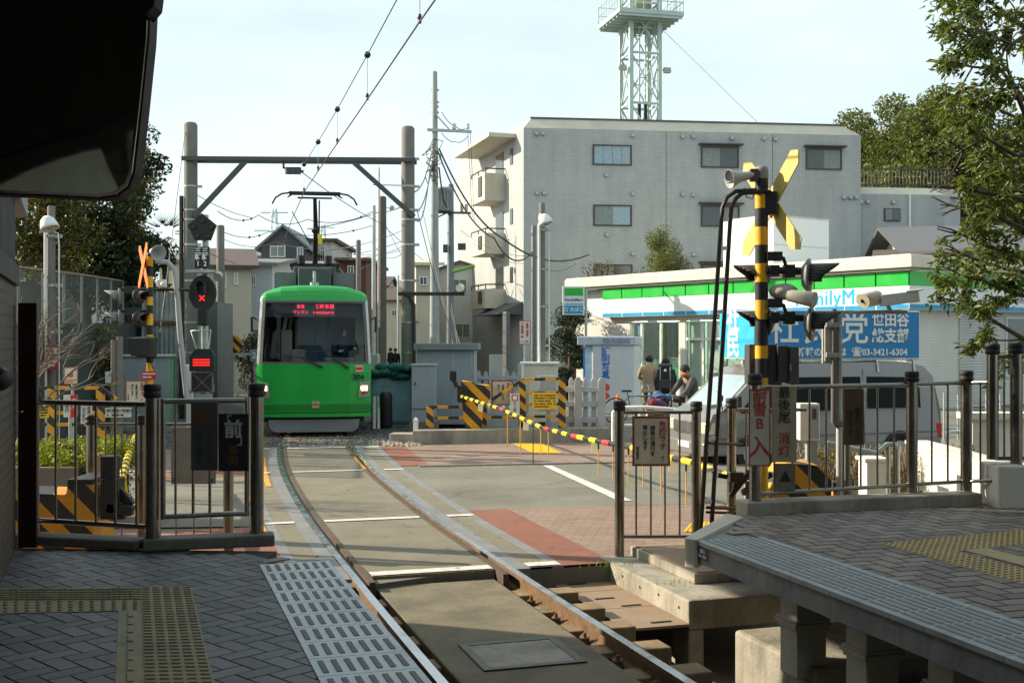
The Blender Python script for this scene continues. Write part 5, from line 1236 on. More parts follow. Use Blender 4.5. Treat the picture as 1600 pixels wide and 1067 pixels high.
for k, (a, b, r_) in enumerate((((574, 86, DD_(157)), (574, 157, DD_(157)), .05), ((527, 171, DD_(225)), (526.5, 225, DD_(225)), .052), ((497, 222, DD_(267)), (497, 267, DD_(267)), .055), ((475, 257, DD_(300)), (475, 300, DD_(300)), .055), ((656, -40, DD_(37)), (655, 37, DD_(37)), .05))):
    t = thing('dropper', ['hanging rod from the biggest line ball, lower right of the others', 'hanging rod from the second line ball', 'hanging rod from the third line ball above the left of the beam', 'hanging rod from the smallest line ball at the beam', 'hanging rod at the top edge of the picture'][k], 'line dropper', (0, 0, 0), 0, 'droppers on the overhead line')
    p = W(*a); q = W(*b); mb = MB(); mb.ball(p, r_, 12, 8); mb.build('insulator_ball', BLACKP, t)
    q = Vector((p.x, p.y, q.z)); mb = MB(); mb.cyl(p, q, .0045, n=5); mb.build('rod', GALV, t)
    mb = MB(); mb.cyl(q, q + V(0, 0, .10), .018, n=8); mb.cyl(q + V(0, 0, .05), q + V(0, 0, .07), .03, n=8); mb.build('clamp', BROWNM, t)

# ------------------------------------------------------------------ van with a signboard on its roof
va, vb = Vector((3.30, 19.2, 0)), Vector((7.75, 20.5, 0)); vd = (vb - va).normalized(); VR = math.atan2(vd.y, vd.x)
vn = thing('van', 'silver white high-roof van with a roof rack facing left beyond the right railing', 'van', (va.x, va.y, -.16), VR)
VW = mat('van_silver', (.205, .205, .20), .3, metal=.3, var=.05, scale=2, dirt=(.19, .18, .16), dirtamt=.3, coat=.3)
VG = mat('van_glass', (.005, .007, .007), .12, var=.1, spec=.08)
# side profile (x back from the nose, z up)
prof = [(.06, .30), (.0, .45), (.02, .80), (.10, 1.00), (.32, 1.08), (.95, 1.66), (1.12, 1.78), (1.6, 1.86), (3.9, 1.88), (4.30, 1.80), (4.48, 1.62), (4.60, 1.0), (4.62, .55), (4.58, .30)]
mb = MB(); Wd = 1.66
def rowp(x, z): k = 0 if z < 1.0 else .10 * ((z - 1.0) / .88) ** 1.3; return k
n = len(prof); L0 = [(x, rowp(x, z), z) for x, z in prof]; L1 = [(x, Wd - rowp(x, z), z) for x, z in prof]
mb.add(L0 + L1, [(i, i + 1, n + i + 1, n + i)[::-1] for i in range(n - 1)], 0, False)
mb.add(L0, [tuple(range(n))[::-1]], 0); mb.add(L1, [tuple(range(n))], 0); mb.add([L0[0], L0[-1], L1[-1], L1[0]], [(0, 1, 2, 3)[::-1]], 0)
body = mb.build('body', VW, vn, bevel=.05, seg=3)
def vside(pts, nm, m, d=.008, par=None):
    mb = MB(); mb.plate([(x, z) for x, z in pts], 0, .012)
    o = mb.build(nm, m, par or vn, bevel=.004)
    # lean with the upper side
    for v in o.data.vertices: v.co.y += rowp(v.co.x, v.co.z) - d - .006
    return o
vside([(.62, 1.02), (1.42, 1.02), (1.42, 1.62), (1.16, 1.62)], 'front_side_window', VG)
w1 = vside([(1.62, 1.04), (2.98, 1.04), (2.98, 1.62), (1.62, 1.62)], 'side_window', VG); w2 = vside([(3.12, 1.06), (4.18, 1.06), (4.18, 1.60), (3.12, 1.62)], 'side_window', VG)
for x in (1.52, 3.04): vside([(x - .006, .42), (x + .006, .42), (x + .006, 1.75), (x - .006, 1.75)], 'door_seam', DGREY, .003)
vside([(.05, .58), (4.55, .62), (4.55, .64), (.05, .60)], 'side_trim', mat('trim_grey', (.12, .12, .115), .5), .006)
vside([(.05, .32), (4.55, .32), (4.55, .45), (.05, .45)], 'sill', mat('sill_grey', (.22, .22, .21), .5), .004)
mb = MB(); mb.add([(.36, .12, 1.105), (.36, Wd - .12, 1.105), (.93, Wd - .19, 1.635), (.93, .19, 1.635)], [(0, 3, 2, 1)]); o = mb.build('windscreen', mat('van_windscreen', (.28, .36, .40), .06, var=.2, scale=1.5, spec=.9), vn); o.location = (-.012, 0, .014)
mb = MB(); mb.tube([(.40, .3, 1.14), (.62, .9, 1.36)], .012, 6); mb.tube([(.40, .9, 1.14), (.60, 1.35, 1.34)], .012, 6); mb.build('wiper', BLACKP, vn)
for yy in (.06, Wd - .30):
    mb = MB(); mb.bb(-.015, .10, yy, yy + .24, .66, .86); h_ = mb.build('headlight', mat('headlamp_glass', (.55, .52, .40), .15, spec=.8), vn, bevel=.03); 
vside([(.02, .66), (.22, .68), (.2, .86), (.08, .86)], 'headlight', MATS['headlamp_glass'], .008)
mb = MB(); mb.bb(-.05, .02, .05, Wd - .05, .28, .52); mb.build('front_bumper', VW, vn, bevel=.03)
mb = MB(); mb.bb(-.012, .02, .34, Wd - .34, .64, .84); mb.bb(-.06, -.045, .6, 1.05, .40, .50, 1); mb.build('grille', [DGREY, WHITEP], vn)
mb = MB(); mb.bb(4.6, 4.66, .05, Wd - .05, .28, .5); mb.build('rear_bumper', VW, vn, bevel=.02)
mb = MB(); mb.bb(4.52, 4.64, .0, .16, .50, .78); mb.build('tail_light', mat('tail_red', (.45, .02, .02), .25), vn, bevel=.02)
mb = MB(); mb.beam((.62, .02, 1.12), (.50, -.16, 1.16), .03, .03); mb.bb(.44, .52, -.24, -.06, 1.06, 1.32); mb.build('side_mirror', BLACKP, vn, bevel=.02)
mb = MB(); mb.box((.36, .0, 1.10), (.06, .06, .02)); mb.cyl((.30, .05, 1.08), (.24, -.02, 1.26), .012, n=6); mb.ball((.24, -.02, 1.28), (.04, .05, .07), 10, 6); mb.build('fender_mirror', BLACKP, vn)
for x in (.85, 3.75):
    for yy, s in ((.0, -1), (Wd, 1)):
        mb = MB(); a = (x, yy + s * .005, .30); b = (x, yy - s * .18, .30); mb.cyl(a, b, .29, n=24); wh = mb.build('wheel', RUBBER, vn, bevel=.015)
        mb = MB(); mb.cyl((x, yy + s * .012, .30), (x, yy, .30), .18, n=20); mb.build('rim', LGREY, wh)
        mb = MB(); c = [(x + .36 * math.cos(R(a_)), .30 + .36 * math.sin(R(a_))) for a_ in range(0, 181, 15)]; mb.plate(c[::-1] if False else c, yy + s * .003 - .002, yy + s * .003 + .002); mb.build('wheel_arch', BLACKP, vn)
mb = MB()
for x in (1.5, 2.45, 3.35, 4.1):
    mb.beam((x, .06, 1.70), (x, .10, 1.91), .04, .03); mb.beam((x, .10, 1.905), (x, Wd - .10, 1.905), .03, .03); mb.beam((x, Wd - .06, 1.70), (x, Wd - .10, 1.91), .04, .03)
for yy in (.15, Wd - .15): mb.beam((1.3, yy, 1.915), (4.25, yy, 1.915), .03, .025)
mb.build('roof_rack', GALV, vn)
# signboard carried on the rack: a box with printed blue panels on two faces
sb = thing('signboard', 'blue party signboard with white writing and a phone number on the van roof', 'signboard', (va.x, va.y, -.16), VR)
SBL = mat('sign_blue', (.012, .17, .40), .5, var=.06, scale=2); SCY = mat('sign_cyan', (.02, .36, .58), .5, var=.06)
bx0, bx1, bz0, bz1 = .98, 4.28, 1.93, 2.79
mb = MB(); mb.bb(bx0, bx1, .16, 1.50, bz0, bz1); mb.build('box', mat('sign_white_side', (.7, .7, .68), .5), sb, bevel=.006)
mb = MB(); mb.bb(bx0 + .02, bx1 - .02, .148, .158, bz0 + .02, bz1 - .02); fp = mb.build('side_panel', SBL, sb)
mb = MB(); mb.bb(bx0 - .012, bx0 - .002, .18, 1.48, bz0 + .02, bz1 - .02); ep = mb.build('end_panel', SCY, sb)
PALE = mat('sign_lettering', (.66, .66, .62), .5, var=.08)
xl = lambda px: (lambda k: ((va.x - k * va.y) / (k * vd.y - vd.x)))((px - 800) / F)   # distance along the side at a picture column
yf = .140
text('社', .60, PALE, sb, (xl(1232), yf, 2.44), bold=.007); text('民', .60, PALE, sb, (xl(1285), yf, 2.44), bold=.007); text('党', .60, PALE, sb, (xl(1342), yf, 2.44), bold=.007)
text('世田谷\n総支部', .265, PALE, sb, (xl(1399), yf, 2.47), bold=.008, line=1.08, sx=.97)
text('社会新報の購読は', .165, PALE, sb, (xl(1278), yf, 2.045), bold=.004); text('☎03-3421-6304', .165, PALE, sb, (xl(1382), yf, 2.045), bold=.004)
text('社\n民', .5, PALE, sb, (bx0 - .016, .95, 2.38), (R(90), 0, R(-90)), bold=.012, line=.9)
# ------------------------------------------------------------------ cyclists and shoppers in front of the store
TAN = mat('tan_coat', (.33, .235, .14), .8, var=.15, scale=8, bump=.3, bscale=20); KHAKI = mat('khaki', (.22, .16, .09), .85)
GRC = mat('grey_quilt', (.085, .08, .075), .75, var=.25, scale=9, bump=.5, bscale=14); BLK = mat('black_cloth', (.022, .022, .023), .8, var=.3, scale=8, bump=.3, bscale=25)
def PD(px, D): return (px - 800) * D / F
person('person', 'person in a tan jacket seen from behind outside the store window', (PD(1014, 29.5), 29.5, -.02), R(155), J=dict(elR=(.30, -.04, 1.16), wrR=(.16, -.26, 1.10), head=(0, -.04, 1.60), elL=(-.26, .0, 1.12), wrL=(-.16, -.2, 1.0)), col=dict(torso=TAN, arm=TAN, leg=KHAKI), hair=HAIR, long_coat=True, scale=1.0)
bpk = person('person', 'person in black with a large backpack standing between the tan jacket and the cyclist', (PD(1040, 28.2), 28.2, -.06), R(170), col=dict(torso=BLK, arm=BLK, leg=BLK), hair=HAIR, scale=.99)
t = thing('backpack', 'big black trekking backpack with grey straps worn by the middle person', 'backpack', (PD(1040, 28.0), 28.0, -.06), R(-10))
mb = MB(); mb.bb(-.21, .21, -.22, .02, .92, 1.48); mb.build('bag', BLK, t, bevel=.07, seg=3)
mb = MB(); mb.bb(-.17, .17, -.2, .0, 1.48, 1.60); mb.build('top_flap', mat('dark_nylon', (.035, .035, .036), .6), t, bevel=.04)
mb = MB(); mb.bb(-.13, .13, -.29, -.2, .98, 1.22); mb.build('pocket', MATS['dark_nylon'], t, bevel=.03)
for x in (-.12, .12):
    mb = MB(); mb.tube([(x, -.23, .95), (x, -.235, 1.25), (x, -.21, 1.5), (x, -.1, 1.6)], .014, 6); mb.build('strap', mat('strap_grey', (.30, .30, .29), .7), t)
mb = MB(); mb.bb(-.03, .03, -.225, -.21, 1.41, 1.47); mb.build('label_patch', WHITEINK, t)
cx_, cy_ = PD(1078, 25.5), 25.5
person('person', 'cyclist in a dark quilted jacket and beanie leaning on the handlebar', (cx_, cy_, -.16), R(-62), J=dict(pelvis=(0, .12, .98), spine=(0, .05, 1.15), chest=(0, -.05, 1.33), neck=(0, -.10, 1.46), head=(0, -.15, 1.58), crown=(0, -.14, 1.665), shL=(-.185, -.06, 1.40), shR=(.185, -.06, 1.40), elL=(-.24, -.24, 1.16), wrL=(-.2, -.44, .98), elR=(.24, -.24, 1.16), wrR=(.2, -.44, .98), hipL=(-.095, .12, .93), hipR=(.095, .12, .93), knL=(-.12, -.12, .62), anL=(-.12, .02, .25), toL=(-.12, -.12, .20), knR=(.13, -.15, .55), anR=(.2, -.05, .2), toR=(.2, -.2, .15)),
       col=dict(torso=GRC, arm=GRC, leg=BLK), hair=HAIR, hat=mat('charcoal_knit', (.03, .03, .032), .9, bump=.5, bscale=60))
t = thing('scarf', 'orange brown scarf round the neck of the cyclist', 'scarf', (0, 0, 0)); p = Vector((cx_, cy_, -.16)) + Matrix.Rotation(R(-62), 3, 'Z') @ Vector((0, -.13, 1.50))
mb = MB(); mb.lathe([(.075, -.05), (.11, -.03), (.115, .02), (.09, .05), (.07, .04)], p, (0, 0, 1), 14); mb.build('wrap', mat('orange_knit', (.42, .15, .045), .9, bump=.5, bscale=50), t)
BFRAME = mat('bicycle_teal', (.10, .22, .23), .4, metal=.3)
def bicycle(label, loc, rz, fm, basket=False):
    t = thing('bicycle', label, 'bicycle', loc, rz); r = .32
    for x in (-.52, .52):
        mb = MB()
        for k in range(24):
            a0, a1 = R(15 * k), R(15 * (k + 1)); mb.cyl((x + r * math.cos(a0), 0, r + .02 + r * math.sin(a0)), (x + r * math.cos(a1), 0, r + .02 + r * math.sin(a1)), .018, n=6, caps=False)
        w_ = mb.build('wheel', RUBBER, t); mb = MB()
        for k in range(12): a = R(30 * k); mb.cyl((x, 0, r + .02), (x + r * .95 * math.cos(a), 0, r + .02 + r * .95 * math.sin(a)), .003, n=4, caps=False)
        mb.cyl((x, -.04, r + .02), (x, .04, r + .02), .03, n=8); mb.build('spokes', GALV, w_)
    mb = MB()
    for a, b in (((-.52, .34), (-.1, .30)), ((-.1, .30), (.38, .62)), ((-.1, .30), (-.22, .80)), ((-.52, .34), (-.2, .68)), ((.52, .34), (.36, .86)), ((-.2, .7), (.37, .72))): mb.cyl((a[0], 0, a[1]), (b[0], 0, b[1]), .017, n=8)
    mb.build('frame', fm, t)
    mb = MB(); mb.box((-.24, 0, .84), (.26, .14, .05)); mb.build('saddle', RUBBER, t, bevel=.02)
    mb = MB(); mb.tube([(.25, -.26, .98), (.36, -.22, .98), (.36, 0, .96), (.36, .22, .98), (.25, .26, .98)], .013, 6); mb.cyl((.36, 0, .84), (.36, 0, .97), .014); mb.build('handlebar', GALV, t)
    mb = MB(); mb.cyl((-.1, -.09, .3), (-.1, .09, .3), .05); mb.beam((-.1, -.1, .3), (.02, -.1, .18), .03, .02); mb.beam((-.1, .1, .3), (-.22, .1, .42), .03, .02); mb.build('crank', DGREY, t)
    mb = MB()
    for k in range(8):
        a0, a1 = R(20 + 17 * k), R(20 + 17 * (k + 1)); mb.add([(-.52 + .36 * math.cos(a0), -.03, .34 + .36 * math.sin(a0)), (-.52 + .36 * math.cos(a1), -.03, .34 + .36 * math.sin(a1)), (-.52 + .36 * math.cos(a1), .03, .34 + .36 * math.sin(a1)), (-.52 + .36 * math.cos(a0), .03, .34 + .36 * math.sin(a0))], [(0, 1, 2, 3)])
    mb.build('mudguard', fm, t)
    return t
bicycle('teal bicycle parked by the photo booth with an orange cone behind', (PD(993, 29), 29, -.02), R(8), BFRAME)
bicycle('dark bicycle under the cyclist in the quilted jacket', (PD(1068, 25.4), 25.4, -.16), R(-62 - 90), DGREY)
t = thing('traffic_cone', 'orange traffic cone standing behind the parked teal bicycle', 'cone', (PD(965, 30.5), 30.5, -.03)); mb = MB(); mb.lathe([(.17, .03), (.15, .05), (.03, .70), (0, .7)], n=18); mb.build('cone_body', ORANGE, t); mb = MB(); mb.box((0, 0, .015), (.38, .38, .03)); mb.build('base', BLACKP, t, bevel=.01)
t = thing('scooter', 'loaded scooter with red and blue bundles in front of the cyclist', 'scooter', (PD(1030, 23.5), 23.5, -.1), R(20))
rnd = random.Random(3)
mb = MB()
for k in range(16): mb.ball((-.12 + rnd.uniform(-.2, .2), rnd.uniform(-.12, .12), .86 + rnd.uniform(-.1, .1)), rnd.uniform(.06, .11), 8, 5, k % 3)
mb.build('red_bundle', [mat('red_net', (.22, .03, .025), .8, var=.5, scale=14), mat('orange_net', (.30, .08, .02), .8, var=.4), mat('purple_net', (.07, .05, .13), .8, var=.4)], t)
mb = MB()
for k in range(9): mb.ball((.1 + rnd.uniform(-.14, .14), .1 + rnd.uniform(-.1, .1), 1.0 + rnd.uniform(-.06, .07)), (rnd.uniform(.09, .15), .1, rnd.uniform(.05, .09)), 8, 5)
mb.build('blue_bundle', mat('blue_cloth', (.07, .13, .24), .8, var=.35), t)
mb = MB(); mb.box((.1, 0, .55), (.9, .3, .35)); mb.build('body', BLACKP, t, bevel=.08); mb = MB(); mb.tube([(.45, -.3, 1.05), (.5, 0, 1.0), (.45, .3, 1.05)], .02, 6); mb.cyl((.5, 0, .4), (.48, 0, 1.0), .03); mb.box((.46, 0, .98), (.14, .3, .14)); mb.build('handlebar', BLACKP, t)
for x in (-.4, .55): mb = MB(); mb.cyl((x, -.05, .22), (x, .05, .22), .22, n=20); mb.build('wheel', RUBBER, t)
t = thing('traffic_cone', 'orange cone half hidden by the red and blue bundles', 'cone', (PD(1012, 24.0), 24.0, -.1)); mb = MB(); mb.lathe([(.17, .03), (.15, .05), (.03, .85), (0, .85)], n=18); mb.build('cone_body', ORANGE, t); mb = MB(); mb.box((0, 0, .015), (.38, .38, .03)); mb.build('base', BLACKP, t, bevel=.01)
# ------------------------------------------------------------------ foliage helpers
LEAF_D = leafmat('leaf_dark', (.008, .016, .006), (.018, .030, .010), (.040, .052, .015), .25)
LEAF_Y = leafmat('leaf_yellow', (.03, .042, .008), (.085, .085, .014), (.18, .12, .016), .35)
LEAF_M = leafmat('leaf_mid', (.05, .07, .018), (.115, .135, .032), (.20, .20, .055), .4)
LEAF_N = leafmat('leaf_near', (.05, .075, .018), (.12, .15, .035), (.25, .26, .10), .48)
LEAF_H = leafmat('leaf_hedge', (.09, .11, .012), (.20, .22, .02), (.34, .32, .04), .45)
LEAF_B = leafmat('leaf_brown', (.06, .04, .02), (.13, .085, .035), (.20, .15, .06), .3)
def leaves(mb, blobs, n, size, rnd, mi=0, flat=.0, shell=.45, asp=.5):
    tot = sum(b[1][0] * b[1][1] * b[1][2] for b in blobs) if isinstance(blobs[0][1], (tuple, list)) else 0
    for c, r in blobs:
        k = int(n * r[0] * r[1] * r[2] / tot)
        for _ in range(k):
            d = Vector((rnd.gauss(0, 1), rnd.gauss(0, 1), rnd.gauss(0, 1))).normalized(); q = shell + (1 - shell) * rnd.random() ** .6
            p = Vector((c[0] + d.x * r[0] * q, c[1] + d.y * r[1] * q, c[2] + d.z * r[2] * q))
            s = size * rnd.uniform(.6, 1.3); a = Vector((rnd.gauss(0, 1), rnd.gauss(0, 1), rnd.gauss(0, 1) * (1 - flat))).normalized(); b = a.orthogonal().normalized(); b.rotate(Matrix.Rotation(rnd.uniform(0, 6.28), 3, a))
            b = b * asp
            mb.add([p - a * s, p - b * s * .9 - a * .1 * s, p + a * s, p + b * s * .9 + a * .1 * s], [(0, 1, 2, 3)], mi)
def clumps(c, r, k, cr, rnd, top=0.0):
    """break one crown ellipsoid into k leaf clumps near its surface"""
    out = []
    for _ in range(k):
        d = Vector((rnd.gauss(0, 1), rnd.gauss(0, 1), rnd.gauss(0, 1) + top)).normalized(); q = rnd.uniform(.35, .95); s = cr * rnd.uniform(.6, 1.35)
        out.append(((c[0] + d.x * r[0] * q, c[1] + d.y * r[1] * q, c[2] + d.z * r[2] * q), (s, s, s * .75)))
    return out
def tree(name, label, base, h, crowns, lm, n, size, trunk_r=.18, bark=None, seed=1, k=22, group=None, asp=.5):
    rnd = random.Random(seed); t = thing(name, label, 'tree', base, 0, group); bl = []
    mb = MB(); top = Vector((rnd.uniform(-.3, .3), 0, h * .8)); mb.tube([(0, 0, -.05), (0.05, 0, h * .3), tuple(top * .7), tuple(top)], [trunk_r * 1.25, trunk_r, trunk_r * .6, trunk_r * .2], 8)
    for c, r, cr in crowns:
        cl = clumps(c, r, k, cr, rnd); bl += cl
        for q, _ in cl[::2]:
            s = Vector((0, 0, max(h * .2, min(h * .75, q[2] - .8)))); m = s.lerp(Vector(q), .5) + Vector((0, 0, .2)); mb.tube([s, m, q], [trunk_r * .35, trunk_r * .2, trunk_r * .06], 5)
    mb.build('trunk', bark or TREEBARK, t)
    mb = MB(); leaves(mb, bl, n, size, rnd, asp=asp); mb.build('crown', lm, t)
    return t
def wpos(px, D, z=-.03): return Vector(((px - 800) * D / F, D, z))
def zz(y, D): return EYE - (y - 533.5) * D / F

# ------------------------------------------------------------------ apartment block
APT = brickmat('apartment_tile', (.46, .475, .465), (.42, .435, .425), (.335, .345, .34), .30, .10, .012, .6, .25, 'WALL', var=.22)
APTL = mat('apartment_render', (.54, .50, .41), .8, var=.08, scale=1, dirt=(.3, .28, .22), dirtamt=.4)
WINF = mat('window_frame', (.07, .06, .05), .4, metal=.3)
CURT = mat('curtain_blue', (.30, .40, .46), .9, var=.15, scale=6); PANE = mat('dark_pane', (.05, .06, .06), .08, var=.2, spec=.8); FROST = mat('frosted_pane', (.20, .23, .22), .25, var=.15)
A0, B0 = Vector((.54, 53, 0)), Vector((16.86, 55, 0)); fd = (B0 - A0).normalized(); fn = Vector((fd.y, -fd.x, 0)); ld = Vector((-.29, .957, 0))
ap = thing('apartment_block', 'four storey grey tiled apartment block with cream balconies on its left side', 'building', A0, math.atan2(fd.y, fd.x))
def loc(p): q = Matrix.Rotation(-math.atan2(fd.y, fd.x), 3, 'Z') @ (Vector(p) - A0); return q
LF = (B0 - A0).length; lC = loc(A0 + ld * 13); lD = loc(B0 + ld * 13)
zt = zz(200, 53)
mb = MB(); mb.prism([(0, 0), (LF, 0), (lD.x, lD.y), (lC.x, lC.y)], -.15, zt); mb.build('wall', APT, ap)
mb = MB(); i = .45
mb.add([(0, 0, zt + .002), (LF, 0, zt + .002), (lD.x, lD.y, zt + .002), (lC.x, lC.y, zt + .002), (.42, .5, zt + .55), (LF - .75, .5, zt + .55), (lD.x - .75, lD.y, zt + .55), (lC.x + .42, lC.y, zt + .55)], [(4, 5, 6, 7), (0, 1, 5, 4), (1, 2, 6, 5), (3, 0, 4, 7)]); mb.build('parapet', APTL, ap)
mb = MB(); mb.beam((.38, .48, zt + .58), (LF - .7, .48, zt + .58), .1, .06); mb.build('coping', mat('coping_dark', (.10, .11, .11), .5), ap)
def fs(px): k = (px - 800) / F; return (k * A0.y - A0.x) / (fd.x - k * fd.y)
def fz(px, y): s = fs(px); return zz(y, (A0 + fd * s).y)
def apwin(x0, y0, x1, y1, panes, hood=False):
    s0, s1 = fs(x0), fs(x1); z0, z1 = fz(x0, y1), fz(x0, y0); mb = MB(); e = .06
    for a in ((s0, s1, z0, z0 + e), (s0, s1, z1 - e, z1), (s0, s0 + e, z0 + e, z1 - e), (s1 - e, s1, z0 + e, z1 - e)): mb.bb(a[0], a[1], -.06, .02, a[2], a[3])
    if hood: mb.bb(s0 - .12, s1 + .15, -.35, .0, z1 + .05, z1 + .12)
    w = mb.build('window', WINF, ap); n = len(panes)
    for k, m in enumerate(panes):
        mb = MB(); a, b = s0 + e + (s1 - s0 - 2 * e) * k / n, s0 + e + (s1 - s0 - 2 * e) * (k + 1) / n; mb.bb(a + .015, b - .015, -.025, .01, z0 + e, z1 - e); mb.build('pane', m, w)
apwin(926, 226, 987, 258, [CURT, CURT, CURT, CURT]); apwin(1095, 229, 1154, 262, [FROST, PANE], True); apwin(1259, 232, 1315, 265, [PANE, FROST], True)
apwin(927, 320, 987, 353, [FROST, CURT]); apwin(1095, 321, 1155, 354, [PANE, FROST], True); apwin(928, 413, 988, 447, [FROST, PANE]); apwin(1095, 413, 1155, 447, [PANE, FROST], True)
for x, y in ((838, 209), (848, 209), (988, 212), (1066, 214), (1083, 214), (1143, 216), (1193, 217), (1211, 218), (947, 274), (839, 302), (850, 302), (988, 303), (1066, 304), (1083, 305), (948, 367), (988, 397), (1083, 398), (1318, 309), (1328, 309), (1337, 309), (1083, 455)):
    s = fs(x); z = fz(x, y); mb = MB(); mb.bb(s - .09, s + .09, -.14, 0, z - .09, z + .08); mb.build('vent', GALV, ap, bevel=.03)
for x in (1041, 1207):
    s = fs(x); mb = MB(); mb.bb(s - .012, s + .012, -.012, 0, 0, zt - .05); mb.build('movement_joint', mat('joint', (.15, .15, .14), .8), ap)
# balconies on the left side
lw = loc(A0 + ld) ; lwd = Vector((lw.x, lw.y, 0)).normalized(); lout = Vector((-lwd.y, lwd.x, 0))
def onleft(s, o, z): p = lwd * s + lout * o; return Vector((p.x, p.y, z))
for y0, y1, m in ((268, 322, APTL), (361, 405, APTL), (448, 490, APT)):
    D_ = 56; z1, z0 = zz(y0 + 4, D_), zz(y1 - 8, D_); mb = MB(); a, b = 3.0, 5.7
    P = [onleft(a, 0, 0), onleft(b, 0, 0), onleft(b, 1.05, 0), onleft(a, 1.05, 0)]; mb.prism([(p.x, p.y) for p in P], z0, z1); mb.build('balcony', [APTL], ap)
    mb = MB()
    for q0, q1 in ((onleft(a, 0, z1 + .22), onleft(a, 1.0, z1 + .22)), (onleft(a, 1.0, z1 + .22), onleft(b, 1.0, z1 + .22))): mb.cyl(q0, q1, .035, n=6)
    for q in (onleft(a, 1.0, z1), onleft((a + b) / 2, 1.0, z1), onleft(b, 1, z1)): mb.cyl(q, q + V(0, 0, .22), .025, n=6)
    mb.build('balcony_rail', WINF, ap)
    mb = MB(); P = [onleft(3.5, 1.055, 0), onleft(4.1, 1.055, 0), onleft(4.1, 1.10, 0), onleft(3.5, 1.10, 0)]; mb.prism([(p.x, p.y) for p in P], z0 + .25, z1 - .1); mb.build('balcony_slot', WINF, ap)
    mb = MB(); P = [onleft(3.3, .0, 0), onleft(4.6, .0, 0), onleft(4.6, .04, 0), onleft(3.3, .04, 0)]; mb.prism([(p.x, p.y) for p in P], z1 - .9, z1 + 1.1); mb.build('balcony_door', PANE, ap)
mb = MB(); P = [onleft(1.2, 0, 0), onleft(8.0, 0, 0), onleft(8.0, 1.35, 0), onleft(1.2, 1.35, 0)]; mb.prism([(p.x, p.y) for p in P], zt - .25, zt - .06); mb.build('balcony_roof', APTL, ap)
for y0, y1 in ((234, 258), (327, 351), (418, 442)):
    mb = MB(); P = [onleft(1.7, 0, 0), onleft(2.1, 0, 0), onleft(2.1, .04, 0), onleft(1.7, .04, 0)]; mb.prism([(p.x, p.y) for p in P], zz(y1, 55), zz(y0, 55)); mb.build('slit_window', PANE, ap)
mb = MB(); P = [onleft(.2, 0.01, 0), onleft(4.2, 0.01, 0), onleft(4.2, 1.2, 0), onleft(.2, 1.2, 0)]; z0 = zz(492, 54)
mb.add([onleft(.1, .01, z0), onleft(4.2, .01, z0), onleft(4.2, 1.3, z0), onleft(.1, 1.3, z0), onleft(.1, .01, z0 + .6), onleft(4.2, .01, z0 + .6)], [(0, 3, 2, 1), (4, 5, 2, 3), (0, 4, 3), (1, 2, 5)]); mb.build('entrance_awning', mat('awning_grey', (.07, .07, .072), .7), ap)
# lower wing on the right
wg = thing('apartment_wing', 'lower grey tiled wing with a sloped corner right of the apartment block', 'building', B0, math.atan2(fd.y, fd.x))
zw = zz(300, 55); mb = MB(); mb.prism([(.01, .6), (4.6, .6), (6.5, 2.6), (6.5, 9), (.01, 9)], -.1, zw); mb.build('wall', APT, wg)
mb = MB(); mb.add([(.01, .6, zw), (4.6, .6, zw), (6.5, 2.6, zw), (.01, 1.2, zw + .4), (4.0, 1.2, zw + .4), (6.0, 3.2, zw + .1)], [(0, 1, 4, 3), (1, 2, 5, 4)]); mb.bb(.01, 6.0, 1.2, 9, zw, zw + .39); mb.build('parapet', APTL, wg)
mb = MB(); mb.bb(1.45, 2.28, .53, .62, zz(345, 55.6), zz(325, 55.6)); mb.build('window', WINF, wg); mb = MB(); mb.bb(1.5, 1.86, .51, .535, zz(343.5, 55.6), zz(326.5, 55.6)); mb.build('window_pane', FROST, wg); mb = MB(); mb.bb(1.88, 2.24, .51, .535, zz(343.5, 55.6), zz(326.5, 55.6)); mb.build('window_pane', PANE, wg)
mb = MB(); mb.cyl((2.75, .52, 0), (2.75, .52, zw), .06); mb.build('downpipe', WHITEP, wg)
for k in (.25, .6, 1.9): mb = MB(); mb.bb(k - .09, k + .09, .46, .6, zw - .5, zw - .33); mb.build('vent', GALV, wg, bevel=.03)
# garden wall and low walls at its foot
t = thing('garden_wall', 'grey tiled garden wall at the foot of the apartment block', 'wall', wpos(845, 44)); mb = MB(); mb.bb(-.9, .9, 0, .25, 0, 1.25); mb.bb(-2.0, -1.4, -.1, .3, 0, 1.6); mb.build('wall', APT, t)

# ------------------------------------------------------------------ lattice mast behind the block
tw = thing('lattice_tower', 'pale green steel lattice tower with a railed platform behind the apartment block', 'tower', wpos(1000, 78, 0), R(14))
TWM = mat('tower_green', (.42, .52, .49), .5, var=.1, scale=2, dirt=(.3, .34, .30)); tz0, tz1 = 0, zz(0, 78) + 2; hw_ = 1.02
mb = MB()
for a in (-1, 1):
    for b in (-1, 1): mb.bb(a * hw_ - .13, a * hw_ + .13, b * hw_ - .13, b * hw_ + .13, tz0, tz1)
mb.build('leg_frame', TWM, tw)
mb = MB(); z = 8.0; st_ = 3.4
while z < tz1 - 1:
    for a, b in (((-1, -1), (1, -1)), ((1, -1), (1, 1)), ((1, 1), (-1, 1)), ((-1, 1), (-1, -1))):
        p0, p1 = Vector((a[0] * hw_, a[1] * hw_, 0)), Vector((b[0] * hw_, b[1] * hw_, 0)); u = Vector((0, 0, 1))
        mb.beam(p0 + u * z, p1 + u * z, .09, .14); mb.beam(p0 + u * z, p1 + u * (z + st_), .07, .09); mb.beam(p1 + u * z, p0 + u * (z + st_), .07, .09)
        m = (p0 + p1) / 2; mb.beam(m + u * (z + st_ / 2) - (p1 - p0) * .25, m + u * (z + st_ / 2) + (p1 - p0) * .25, .05, .06)
    z += st_
mb.build('bracing', TWM, tw)
